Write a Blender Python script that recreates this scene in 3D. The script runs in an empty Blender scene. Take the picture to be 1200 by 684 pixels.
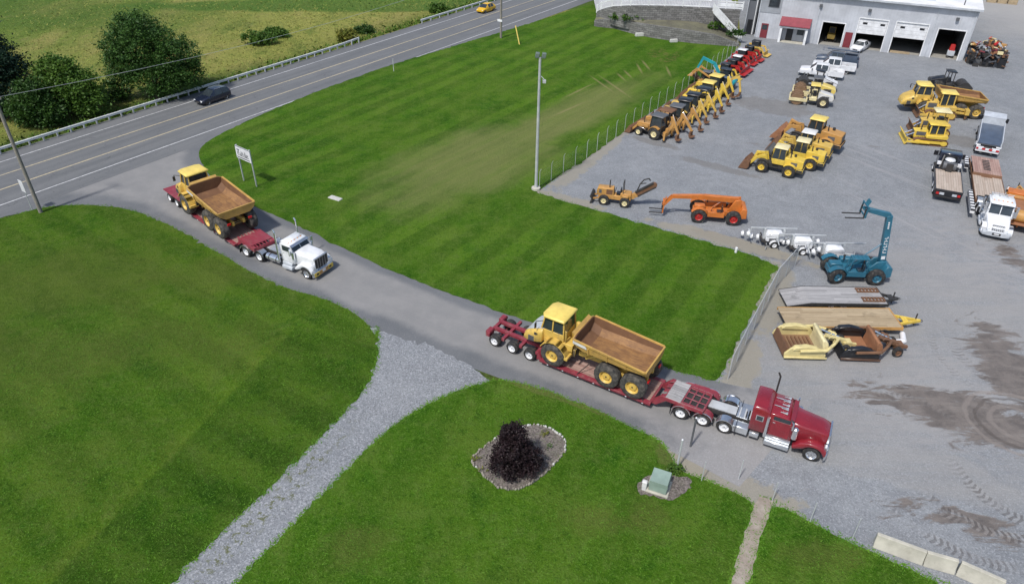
import bpy, bmesh, math, random
from mathutils import Vector, Matrix
R = math.radians
PI = math.pi
random.seed(7)
scn = bpy.context.scene
col = scn.collection

# ------------------------------------------------------------------ camera
F_PX, PITCH, ROLL, CAM_H = 840.0, 34.3, 0.7, 31.7
_p, _r = R(PITCH), R(ROLL)
_f = Vector((0, math.cos(_p), -math.sin(_p)))
_rt = Vector((1, 0, 0)); _up = _rt.cross(_f)
_R2 = math.cos(_r) * _rt + math.sin(_r) * _up
_U2 = -math.sin(_r) * _rt + math.cos(_r) * _up
cam_d = bpy.data.cameras.new('camera'); cam = bpy.data.objects.new('camera', cam_d)
col.objects.link(cam); scn.camera = cam
cam.matrix_world = Matrix(((_R2.x, _U2.x, -_f.x, 0), (_R2.y, _U2.y, -_f.y, 0), (_R2.z, _U2.z, -_f.z, CAM_H), (0, 0, 0, 1)))
cam_d.sensor_width = 36; cam_d.lens = 36 * F_PX / 1200; cam_d.clip_end = 6000; cam_d.clip_start = .1

def at(px, py, z=0.0):
    """survey helper: where a spot seen in the photo lies on the ground (or at height z)"""
    d = _R2 * ((px - 600) / F_PX) + _U2 * (-(py - 342) / F_PX) + _f
    t = (z - CAM_H) / d.z
    return Vector((d.x * t, d.y * t, z))
def hd(a, b, za=0, zb=0):
    A = at(a[0], a[1], za); B = at(b[0], b[1], zb)
    return math.atan2(B.y - A.y, B.x - A.x)
def toward(P, ang, s, t=0):
    """point s ahead and t to the left of P along heading ang"""
    c, n = math.cos(ang), math.sin(ang)
    return Vector((P.x + c * s - n * t, P.y + n * s + c * t, 0))

# ------------------------------------------------------------------ node helper
class NT:
    def __init__(s, name):
        s.mat = bpy.data.materials.new(name); s.mat.use_nodes = True
        s.t = s.mat.node_tree; s.t.nodes.clear()
        s.out = s.t.nodes.new('ShaderNodeOutputMaterial')
    def n(s, typ, **k):
        x = s.t.nodes.new(typ)
        for a, b in k.items(): setattr(x, a, b)
        return x
    def put(s, sock, v):
        if v is None: return
        if isinstance(v, bpy.types.NodeSocket): s.t.links.new(v, sock)
        else:
            if sock.type == 'RGBA' and len(v) == 3: v = (*v, 1)
            sock.default_value = v
    def m(s, op, a, b=None, c=None, clamp=False):
        x = s.n('ShaderNodeMath', operation=op, use_clamp=clamp)
        s.put(x.inputs[0], a); s.put(x.inputs[1], b); s.put(x.inputs[2], c)
        return x.outputs[0]
    def mix(s, f, a, b, mode='MIX'):
        x = s.n('ShaderNodeMix', data_type='RGBA', blend_type=mode)
        s.put(x.inputs[0], f); s.put(x.inputs[6], a); s.put(x.inputs[7], b)
        return x.outputs[2]
    def coord(s, which='Object'):
        return s.n('ShaderNodeTexCoord').outputs[which]
    def mapping(s, v, loc=(0, 0, 0), rot=(0, 0, 0), scale=(1, 1, 1), typ='POINT'):
        x = s.n('ShaderNodeMapping', vector_type=typ)
        s.put(x.inputs['Vector'], v); x.inputs['Location'].default_value = loc
        x.inputs['Rotation'].default_value = rot; x.inputs['Scale'].default_value = scale
        return x.outputs[0]
    def noise(s, v, scale, detail=3, rough=.55, dist=0):
        x = s.n('ShaderNodeTexNoise')
        s.put(x.inputs['Vector'], v); x.inputs['Scale'].default_value = scale
        x.inputs['Detail'].default_value = detail; x.inputs['Roughness'].default_value = rough
        x.inputs['Distortion'].default_value = dist
        return x.outputs[0]
    def rng(s, v, a, b, c=0., d=1., smooth=True):
        x = s.n('ShaderNodeMapRange', interpolation_type='SMOOTHSTEP' if smooth else 'LINEAR')
        s.put(x.inputs[0], v); s.put(x.inputs[1], a); s.put(x.inputs[2], b); s.put(x.inputs[3], c); s.put(x.inputs[4], d)
        return x.outputs[0]
    def sep(s, v):
        x = s.n('ShaderNodeSeparateXYZ'); s.put(x.inputs[0], v); return x.outputs
    def blob(s, v, c, rx, ry, ang=0, wob=.5, nscale=.6, lo=.75, hi=1.05):
        """soft-edged patch round world point c, ragged by noise; 1 inside"""
        q = s.mapping(v, loc=(c[0], c[1], 0), rot=(0, 0, ang), scale=(rx, ry, 1e6), typ='TEXTURE')
        L = s.n('ShaderNodeVectorMath', operation='LENGTH'); s.put(L.inputs[0], q)
        nn = s.noise(v, nscale, 4, .65)
        d = s.m('ADD', L.outputs['Value'], s.m('MULTIPLY', s.m('SUBTRACT', nn, .5), wob * 2))
        return s.rng(d, lo, hi, 1., 0.)
    def bump(s, h, strength=.4, dist=.05):
        x = s.n('ShaderNodeBump'); s.put(x.inputs['Height'], h)
        x.inputs['Strength'].default_value = strength; x.inputs['Distance'].default_value = dist
        return x.outputs[0]
    def done(s, color, rough=.6, metal=0., normal=None, spec=None, coat=0., alpha=None, trans=0.):
        b = s.n('ShaderNodeBsdfPrincipled')
        s.put(b.inputs['Base Color'], color); s.put(b.inputs['Roughness'], rough); s.put(b.inputs['Metallic'], metal)
        if normal is not None: s.put(b.inputs['Normal'], normal)
        if spec is not None: s.put(b.inputs['Specular IOR Level'], spec)
        if coat: b.inputs['Coat Weight'].default_value = coat; b.inputs['Coat Roughness'].default_value = .08
        if alpha is not None: s.put(b.inputs['Alpha'], alpha)
        s.t.links.new(b.outputs[0], s.out.inputs[0])
        return s.mat

def paint(name, c, rough=.38, dirt=.35, dcol=(.20, .17, .13), metal=0., coat=0., scale=1.0, ribs=0):
    """painted sheet metal: uneven tone, dusty patches, scuffs"""
    t = NT(name); v = t.coord()
    rnd = t.n('ShaderNodeObjectInfo').outputs['Random']
    off = t.n('ShaderNodeVectorMath', operation='ADD'); t.put(off.inputs[0], v)
    cmb = t.n('ShaderNodeCombineXYZ'); t.put(cmb.inputs[0], t.m('MULTIPLY', rnd, 37.)); t.t.links.new(cmb.outputs[0], off.inputs[1])
    v = off.outputs[0]
    n1 = t.noise(v, 1.3 * scale, 4, .6)
    base = t.mix(t.rng(n1, .3, .75), tuple(x * .84 for x in c), tuple(min(1, x * 1.1) for x in c))
    d1 = t.rng(t.noise(v, 2.2 * scale, 6, .72), .5, .74)
    base = t.mix(t.m('MULTIPLY', d1, dirt), base, dcol)
    sc = t.rng(t.noise(t.mapping(v, scale=(1, 1, .25)), 14 * scale, 3, .7), .66, .78)
    base = t.mix(t.m('MULTIPLY', sc, min(1., dirt * .8)), base, tuple(x * .45 for x in dcol))
    r = t.m('ADD', rough, t.m('MULTIPLY', d1, .3 * dirt + .05))
    nrm = None
    if ribs:
        x, y, z = t.sep(t.coord()); fr = t.m('FRACT', t.m('MULTIPLY', x, 2.2)); rb = t.m('LESS_THAN', fr, .12)
        nrm = t.bump(rb, .6, .03); base = t.mix(t.m('MULTIPLY', rb, .12), base, tuple(q * .6 for q in c))
    return t.done(base, r, metal, coat=coat, normal=nrm)

MT = {}
def mat_def():
    M = MT
    Y = (.64, .43, .095)
    M['yellow'] = paint('yellow_paint', Y, .45, .6, dcol=(.22, .16, .09))
    M['yellow_pale'] = paint('pale_yellow_paint', (.66, .56, .26), .5, .3)
    M['yellow_lemon'] = paint('lemon_yellow_paint', (.76, .58, .14), .42, .08)
    M['yellow_bright'] = paint('bright_yellow_paint', (.71, .50, .07), .42, .42, dcol=(.24, .17, .08))
    M['yellow_bed'] = paint('tan_yellow_bed_paint', (.52, .32, .085), .5, .65, dcol=(.24, .13, .06))
    M['yellow_deep'] = paint('tan_orange_paint', (.50, .265, .075), .5, .65, dcol=(.19, .13, .085))
    M['cream'] = paint('cream_paint', (.72, .63, .36), .45, .25)
    M['orange'] = paint('orange_paint', (.56, .165, .03), .45, .5, dcol=(.2, .11, .07))
    M['teal'] = paint('teal_blue_paint', (.026, .135, .205), .4, .4, dcol=(.12, .13, .13))
    M['cyan'] = paint('turquoise_paint', (.02, .30, .35), .4, .2)
    M['red'] = paint('dark_red_truck_paint', (.235, .016, .026), .26, .06, coat=.6)
    M['maroon'] = paint('maroon_trailer_paint', (.25, .034, .05), .45, .55, dcol=(.28, .2, .17))
    M['red_bright'] = paint('bright_red_paint', (.42, .022, .02), .36, .15)
    M['white'] = paint('white_paint', (.74, .75, .77), .28, .08, dcol=(.45, .43, .4), coat=.3)
    M['white_old'] = paint('weathered_white_paint', (.66, .66, .65), .5, .35, dcol=(.35, .31, .27))
    M['grey_l'] = paint('light_grey_paint', (.50, .53, .57), .35, .1, dcol=(.3, .3, .3))
    M['grey_d'] = paint('dark_grey_metal', (.10, .105, .115), .5, .3, dcol=(.18, .17, .16))
    M['slate'] = paint('slate_blue_paint', (.075, .10, .145), .32, .15)
    M['black'] = paint('black_paint', (.016, .017, .021), .3, .25, dcol=(.1, .095, .09))
    M['navy'] = paint('dark_navy_paint', (.012, .017, .035), .22, .05, coat=.5)
    M['car_yellow'] = paint('yellow_car_paint', (.72, .42, .012), .25, .03, coat=.5)
    M['under'] = paint('greasy_dark_iron', (.035, .033, .032), .6, .5, dcol=(.12, .10, .08))
    M['rust'] = paint('rusty_steel', (.17, .085, .045), .8, .6, dcol=(.07, .045, .035))
    M['rust_o'] = paint('orange_rust', (.30, .135, .065), .8, .55, dcol=(.12, .065, .045))
    M['drum'] = paint('brown_drum_steel', (.22, .135, .075), .6, .5, dcol=(.10, .07, .05))
    M['galv'] = paint('galvanised_steel', (.52, .54, .55), .45, .2, metal=.15, dcol=(.25, .25, .25))
    M['rail'] = paint('weathered_guardrail_steel', (.66, .68, .66), .5, .2, dcol=(.35, .33, .3))
    M['alu'] = paint('brushed_aluminium', (.62, .65, .68), .3, .15, metal=.75, dcol=(.3, .3, .3))
    M['concrete'] = paint('barrier_concrete', (.47, .45, .38), .85, .5, dcol=(.30, .28, .23))
    M['green_box'] = paint('sage_green_cabinet', (.25, .335, .285), .5, .2, dcol=(.3, .3, .28))
    M['darkgreen'] = paint('faded_green_metal', (.13, .17, .15), .5, .3)
    M['redmetal'] = paint('red_metal_roofing', (.25, .05, .065), .5, .15)
    M['doorred'] = paint('dark_red_door', (.2, .03, .04), .5, .1)
    M['siding'] = paint('white_metal_siding', (.50, .52, .56), .5, .15, dcol=(.38, .38, .38), scale=.3, ribs=1)
    M['siding_g'] = paint('grey_metal_siding', (.31, .33, .36), .5, .2, dcol=(.22, .22, .22), scale=.3)
    M['siding_d'] = paint('dark_grey_siding', (.14, .15, .17), .5, .2, dcol=(.1, .1, .1), scale=.3)
    M['roofwhite'] = paint('white_roof_membrane', (.74, .74, .74), .5, .12, dcol=(.5, .48, .45), scale=.3)
    M['vinyl'] = paint('white_vinyl', (.78, .79, .80), .4, .06, dcol=(.55, .55, .5))
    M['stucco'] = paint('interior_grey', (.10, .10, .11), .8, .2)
    M['slabfloor'] = paint('concrete_floor', (.32, .31, .28), .8, .3)
    M['pipe'] = paint('white_plastic', (.8, .8, .82), .35, .03)
    M['redlens'] = paint('red_lens', (.5, .02, .02), .2, 0)
    M['amber'] = paint('amber_lens', (.7, .25, .02), .2, 0)
    t = NT('chrome'); v = t.coord()
    n = t.noise(v, 3., 3)
    M['chrome'] = t.done(t.mix(n, (.62, .64, .66), (.85, .86, .88)), t.rng(n, .3, .7, .12, .26), .9)
    t = NT('tyre_rubber'); v = t.coord()
    n = t.noise(v, 4, 5, .7)
    M['tyre'] = t.done(t.mix(t.rng(n, .42, .72), (.017, .017, .018), (.085, .078, .068)), .85)
    t = NT('dusty_tyre_rubber'); v = t.coord()
    n = t.noise(v, 3, 5, .7)
    M['tyre_d'] = t.done(t.mix(t.rng(n, .35, .7), (.024, .024, .024), (.12, .108, .092)), .9)
    t = NT('dark_glass'); v = t.coord()
    n = t.noise(v, 1.5, 2)
    M['glass'] = t.done(t.mix(n, (.012, .016, .02), (.05, .065, .075)), .08, spec=.7)
    t = NT('clear_lamp_glass')
    M['lamp'] = t.done((.75, .78, .8), .1, spec=.6)
    t = NT('load_bed_wear'); v = t.coord()
    n1 = t.noise(v, 1.1, 6, .7); n2 = t.noise(t.mapping(v, scale=(.35, 2.5, 1.5)), 3.2, 4, .65)
    c = t.mix(t.rng(n1, .3, .7), (.19, .092, .036), (.315, .165, .058))
    c = t.mix(t.m('MULTIPLY', t.rng(n2, .46, .68), .75), c, (.13, .062, .034))
    c = t.mix(t.m('MULTIPLY', t.rng(t.noise(v, 5., 4, .7), .55, .75), .35), c, (.42, .27, .12))
    M['bed'] = t.done(c, .7)
    M['bed_wall'] = paint('dark_rusted_bed_wall', (.155, .075, .036), .75, .45, dcol=(.30, .165, .07))
    # boards
    def boards(name, ca, cb, ang=0., w=.22):
        t = NT(name); v = t.coord(); x, y, z = t.sep(t.mapping(v, rot=(0, 0, ang)))
        row = t.m('FLOOR', t.m('DIVIDE', y, w))
        wn = t.n('ShaderNodeTexWhiteNoise', noise_dimensions='1D'); t.put(wn.inputs['W'], row)
        seg = t.m('FLOOR', t.m('DIVIDE', t.m('ADD', x, t.m('MULTIPLY', wn.outputs[0], 3.)), 2.4))
        wn2 = t.n('ShaderNodeTexWhiteNoise', noise_dimensions='2D')
        cb2 = t.n('ShaderNodeCombineXYZ'); t.put(cb2.inputs[0], row); t.put(cb2.inputs[1], seg); t.t.links.new(cb2.outputs[0], wn2.inputs['Vector'])
        c = t.mix(wn2.outputs['Value'], ca, cb)
        g_ = t.noise(t.mapping(v, rot=(0, 0, ang), scale=(.5, 9, 1)), 4, 4, .65)
        c = t.mix(t.m('MULTIPLY', t.rng(g_, .4, .7), .5), c, tuple(q * .6 for q in ca))
        gap = t.m('LESS_THAN', t.m('FRACT', t.m('DIVIDE', y, w)), .07)
        c = t.mix(t.m('MULTIPLY', gap, .8), c, (.03, .026, .022))
        st_ = t.rng(t.noise(v, .9, 5, .7), .56, .72)
        c = t.mix(t.m('MULTIPLY', st_, .55), c, tuple(q * .45 for q in ca))
        return t.done(c, .8)
    M['board_grey'] = boards('weathered_grey_boards', (.27, .265, .265), (.42, .41, .41))
    M['board_tan'] = boards('tan_deck_boards', (.33, .25, .15), (.47, .37, .24))
    M['board_red'] = boards('worn_reddish_boards', (.30, .175, .145), (.44, .30, .25))
    M['board_beige'] = boards('beige_deck_boards', (.40, .32, .26), (.50, .42, .35))
    # striped hazard board
    t = NT('hazard_stripes'); x, y, z = t.sep(t.coord())
    f = t.m('FRACT', t.m('MULTIPLY', t.m('ADD', x, z), 1.6))
    M['hazard'] = t.done(t.mix(t.m('LESS_THAN', f, .5), (.03, .03, .035), (.72, .72, .72)), .5)
    # red-white reflective tape
    t = NT('reflective_tape'); x, y, z = t.sep(t.coord())
    f = t.m('FRACT', t.m('MULTIPLY', t.m('ADD', x, y), 1.5))
    M['tape'] = t.done(t.mix(t.m('LESS_THAN', f, .5), (.45, .02, .02), (.75, .75, .75)), .35)
    # chain link
    t = NT('chain_link_mesh'); x, y, z = t.sep(t.coord('UV'))
    a = t.m('FRACT', t.m('MULTIPLY', t.m('ADD', x, y), 9.)); b = t.m('FRACT', t.m('MULTIPLY', t.m('SUBTRACT', x, y), 9.))
    al = t.m('MAXIMUM', t.m('LESS_THAN', a, .03), t.m('LESS_THAN', b, .03))
    M['chain'] = t.done((.33, .35, .36), .5, .3, alpha=al)
    t = NT('dense_chain_link_mesh'); x, y, z = t.sep(t.coord('UV'))
    a = t.m('FRACT', t.m('MULTIPLY', t.m('ADD', x, y), 9.)); b = t.m('FRACT', t.m('MULTIPLY', t.m('SUBTRACT', x, y), 9.))
    al = t.m('MAXIMUM', t.m('LESS_THAN', a, .25), t.m('LESS_THAN', b, .25))
    M['chain_d'] = t.done((.42, .43, .45), .5, .2, alpha=al)
mat_def()

# ------------------------------------------------------------------ mesh builder
class MB:
    def __init__(s): s.v = []; s.f = []; s.mi = []; s.mats = []
    def _m(s, m):
        m = MT[m] if isinstance(m, str) else m
        if m not in s.mats: s.mats.append(m)
        return s.mats.index(m)
    def add(s, vs, fs, m):
        o = len(s.v); k = s._m(m)
        s.v += [tuple(p) for p in vs]; s.f += [tuple(i + o for i in f) for f in fs]; s.mi += [k] * len(fs)
        return s
    def box(s, x0, x1, y0, y1, z0, z1, m, tx=0, ty=0, dx=0):
        """box; top face inset by tx, ty and shifted dx"""
        v = [(x0, y0, z0), (x1, y0, z0), (x1, y1, z0), (x0, y1, z0),
             (x0 + tx + dx, y0 + ty, z1), (x1 - tx + dx, y0 + ty, z1), (x1 - tx + dx, y1 - ty, z1), (x0 + tx + dx, y1 - ty, z1)]
        return s.add(v, [(3, 2, 1, 0), (4, 5, 6, 7), (0, 1, 5, 4), (1, 2, 6, 5), (2, 3, 7, 6), (3, 0, 4, 7)], m)
    def _pr(s, A, B, m):
        n = len(A); f = [tuple(range(n))[::-1], tuple(range(n, 2 * n))]
        f += [(i, (i + 1) % n, (i + 1) % n + n, i + n) for i in range(n)]
        return s.add(list(A) + list(B), f, m)
    def prism(s, xz, y0, y1, m, inset=0):
        """outline in x,z pushed from y0 to y1"""
        return s._pr([(x, y0, z) for x, z in xz], [(x, y1, z) for x, z in xz], m)
    def prismx(s, yz, x0, x1, m): return s._pr([(x0, y, z) for y, z in yz], [(x1, y, z) for y, z in yz], m)
    def prismz(s, xy, z0, z1, m): return s._pr([(x, y, z0) for x, y in xy], [(x, y, z1) for x, y in xy], m)
    def loft(s, secs, m, caps=True):
        n = len(secs[0]); vs = [p for q in secs for p in q]; fs = []
        for k in range(len(secs) - 1):
            for i in range(n):
                j = (i + 1) % n
                fs.append((k * n + i, k * n + j, (k + 1) * n + j, (k + 1) * n + i))
        if caps: fs += [tuple(range(n))[::-1], tuple(range((len(secs) - 1) * n, len(secs) * n))]
        return s.add(vs, fs, m)
    def tube(s, p, q, r, m, n=8, r2=None):
        p = Vector(p); q = Vector(q); d = (q - p).normalized()
        a = d.cross(Vector((0, 0, 1)) if abs(d.z) < .9 else Vector((1, 0, 0))).normalized(); b = d.cross(a)
        r2 = r if r2 is None else r2
        A = [p + (a * math.cos(2 * PI * i / n) + b * math.sin(2 * PI * i / n)) * r for i in range(n)]
        B = [q + (a * math.cos(2 * PI * i / n) + b * math.sin(2 * PI * i / n)) * r2 for i in range(n)]
        return s._pr(A, B, m)
    def path(s, pts, r, m, n=6):
        for a, b in zip(pts, pts[1:]): s.tube(a, b, r, m, n)
        return s
    def bar(s, p, q, w, h, m, w2=None, h2=None):
        """rectangular beam: w across (horizontal), h in the upright plane"""
        p = Vector(p); q = Vector(q); d = (q - p).normalized()
        a = d.cross(Vector((0, 0, 1)) if abs(d.z) < .97 else Vector((0, 1, 0)) if False else Vector((0, 0, 1)) if abs(d.z) < .97 else Vector((1, 0, 0))).normalized(); b = a.cross(d)
        w2 = w if w2 is None else w2; h2 = h if h2 is None else h2
        sec = lambda c, w, h: [c + a * w / 2 + b * h / 2, c - a * w / 2 + b * h / 2, c - a * w / 2 - b * h / 2, c + a * w / 2 - b * h / 2]
        return s._pr(sec(p, w, h), sec(q, w2, h2), m)
    def lathe(s, prof, c, m, n=24, axis='y', lug=0):
        """prof = (offset along axis, radius)"""
        k = len(prof); vs = []
        for i in range(n):
            a = 2 * PI * i / n; w = 1 + (lug if i % 2 else 0)
            for o, r in prof:
                rr = r * w if r > .9 * max(q[1] for q in prof) else r
                u, v = rr * math.cos(a), rr * math.sin(a)
                vs.append((c[0] + u, c[1] + o, c[2] + v) if axis == 'y' else (c[0] + o, c[1] + u, c[2] + v) if axis == 'x' else (c[0] + u, c[1] + v, c[2] + o))
        fs = [(i * k + j, i * k + j + 1, ((i + 1) % n) * k + j + 1, ((i + 1) % n) * k + j) for i in range(n) for j in range(k - 1)]
        return s.add(vs, fs, m)
    def arc(s, cx, cz, r, a0, a1, y0, y1, m, th=.04, n=10):
        """mudguard: a bent plate round a wheel, angles in degrees from +x up"""
        pts = [(cx + r * math.cos(R(a0 + (a1 - a0) * i / n)), cz + r * math.sin(R(a0 + (a1 - a0) * i / n))) for i in range(n + 1)]
        pts2 = [(cx + (r + th) * math.cos(R(a0 + (a1 - a0) * i / n)), cz + (r + th) * math.sin(R(a0 + (a1 - a0) * i / n))) for i in range(n + 1)]
        for i in range(n):
            s.prism([pts[i], pts[i + 1], pts2[i + 1], pts2[i]], y0, y1, m)
        return s
    def build(s, name, parent=None, bevel=0., smooth=40, loc=None, rotz=0):
        me = bpy.data.meshes.new(name)
        me.from_pydata(s.v, [], s.f)
        for m in s.mats: me.materials.append(m)
        me.polygons.foreach_set('material_index', s.mi)
        bm = bmesh.new(); bm.from_mesh(me)
        bmesh.ops.remove_doubles(bm, verts=bm.verts, dist=1e-5)
        bmesh.ops.recalc_face_normals(bm, faces=bm.faces)
        if bevel:
            ed = [e for e in bm.edges if len(e.link_faces) == 2 and e.calc_face_angle(0) > R(35) and e.calc_length() > bevel * 2.5]
            if ed: bmesh.ops.bevel(bm, geom=ed, offset=bevel, segments=1, profile=.5, affect='EDGES', clamp_overlap=True)
        bm.to_mesh(me); bm.free()
        if smooth:
            me.shade_smooth(); me.set_sharp_from_angle(angle=R(smooth))
        o = bpy.data.objects.new(name, me); col.objects.link(o)
        if parent is not None: o.parent = parent
        if loc is not None: o.location = loc
        o.rotation_euler.z = rotz
        return o

def tag(o, label=None, cat=None, group=None, kind=None):
    if label: o['label'] = label
    if cat: o['category'] = cat
    if group: o['group'] = group
    if kind: o['kind'] = kind
    return o
def thing(name, label, cat, loc, rotz=0, group=None):
    o = bpy.data.objects.new(name, None); col.objects.link(o)
    o.empty_display_size = .3
    o.location = loc; o.rotation_euler.z = rotz
    return tag(o, label, cat, group)
def copy_tree(o, parent=None):
    c = o.copy(); col.objects.link(c)
    if parent is not None: c.parent = parent
    for ch in list(o.children): copy_tree(ch, c)
    return c
def dup(root, loc, rotz, label):
    c = copy_tree(root); c.location = loc; c.rotation_euler.z = rotz; c['label'] = label
    return c

_wc = {}
def wheel(parent, x, y, r, w, rim='rim_w', lug=0, tyre='tyre', z=None, steer=0):
    """tyre with its rim as a sub-part; outer face points away from the centre line"""
    key = (r, w, rim, lug, tyre)
    if key not in _wc:
        n = 36 if lug else 26
        ri = .52 if lug else .6
        t = MB().lathe([(-w / 2, ri * r), (-w / 2, .86 * r), (-w * .4, .97 * r), (-w * .3, r), (w * .3, r), (w * .4, .97 * r), (w / 2, .86 * r), (w / 2, ri * r), (-w / 2, ri * r)], (0, 0, 0), tyre, n, lug=lug)
        rm = MB().lathe([(w * .5, (ri + .015) * r), (w * .46, (ri - .03) * r), (w * .22, (ri - .1) * r), (w * .2, .34 * r), (w * .33, .3 * r), (w * .36, .14 * r), (w * .36, 0.0)], (0, 0, 0), {'rim_w': 'white', 'chrome': 'chrome'}.get(rim, rim), 20)
        rm.lathe([(w * .365, .07 * r), (w * .42, .05 * r), (w * .42, 0)], (0, 0, 0), 'under', 8)
        for k in range(6):
            a = k * PI / 3
            rm.tube((math.cos(a) * .42 * r, w * .2, math.sin(a) * .42 * r), (math.cos(a) * .42 * r, w * .23, math.sin(a) * .42 * r), .05 * r, 'under', 6)
        to = t.build('wheel'); ro = rm.build('rim')
        _wc[key] = (to.data, ro.data)
        bpy.data.objects.remove(to); bpy.data.objects.remove(ro)
    a, b = _wc[key]
    o = bpy.data.objects.new('wheel', a); col.objects.link(o); o.parent = parent
    o.location = (x, y, r if z is None else z); o.rotation_euler.z = (PI if y < 0 else 0) + steer
    k = bpy.data.objects.new('rim', b); col.objects.link(k); k.parent = o
    return o
def wheels(parent, xs, y, r, w, **k):
    for x in xs:
        for sgn in (1, -1): wheel(parent, x, sgn * y, r, w, **k)
# ------------------------------------------------------------------ light, sky
SUN_EL, SUN_AZ = 57.0, None
sd = Vector((-.60, -.80, 0)).normalized()            # where the sun stands (behind the viewer, to the left)
w = bpy.data.worlds.new('World'); scn.world = w; w.use_nodes = True
nt = w.node_tree; nt.nodes.clear()
sky = nt.nodes.new('ShaderNodeTexSky'); sky.sky_type = 'NISHITA'; sky.sun_disc = False
sky.sun_elevation = R(SUN_EL); sky.sun_rotation = math.atan2(sd.x, sd.y)
sky.air_density = 1.0; sky.dust_density = 2.0; sky.ozone_density = 1.0
bg = nt.nodes.new('ShaderNodeBackground'); bg.inputs[1].default_value = .125
ow = nt.nodes.new('ShaderNodeOutputWorld')
nt.links.new(sky.outputs[0], bg.inputs[0]); nt.links.new(bg.outputs[0], ow.inputs[0])
sl = bpy.data.lights.new('sun', 'SUN'); sl.energy = 3.1; sl.angle = R(4.0); sl.color = (1, .965, .91)
so = bpy.data.objects.new('sun', sl); col.objects.link(so)
sv = Vector((sd.x * math.cos(R(SUN_EL)), sd.y * math.cos(R(SUN_EL)), math.sin(R(SUN_EL))))
so.rotation_euler = sv.to_track_quat('Z', 'Y').to_euler(); so.location = (0, 0, 60)
scn.view_settings.view_transform = 'Standard'; scn.view_settings.look = 'None'
scn.view_settings.gamma = 1; scn.view_settings.exposure = 0.18

# ------------------------------------------------------------------ ground materials
def gravel_color(t, v, peb=.34):
    n1 = t.noise(v, .16, 5, .6); n3 = t.noise(v, .9, 6, .7); n2 = t.noise(v, 8.5, 3, .8)
    vo = t.n('ShaderNodeTexVoronoi'); t.put(vo.inputs['Vector'], v); vo.inputs['Scale'].default_value = 15.
    x, y, z = t.sep(vo.outputs['Color'])
    c = t.mix(t.rng(n1, .32, .68), (.192, .206, .221), (.248, .260, .273))
    c = t.mix(t.rng(n3, .38, .68, 0, .6), c, (.165, .172, .186))
    c = t.mix(t.m('MULTIPLY', t.rng(x, .62, .95), peb), c, (.42, .43, .455))
    c = t.mix(t.m('MULTIPLY', t.rng(y, .70, .97), peb), c, (.085, .09, .10))
    c = t.mix(t.m('MULTIPLY', t.rng(n2, .55, .72), peb * .7), c, (.36, .365, .385))
    return c, t.m('ADD', n2, x)
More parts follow.
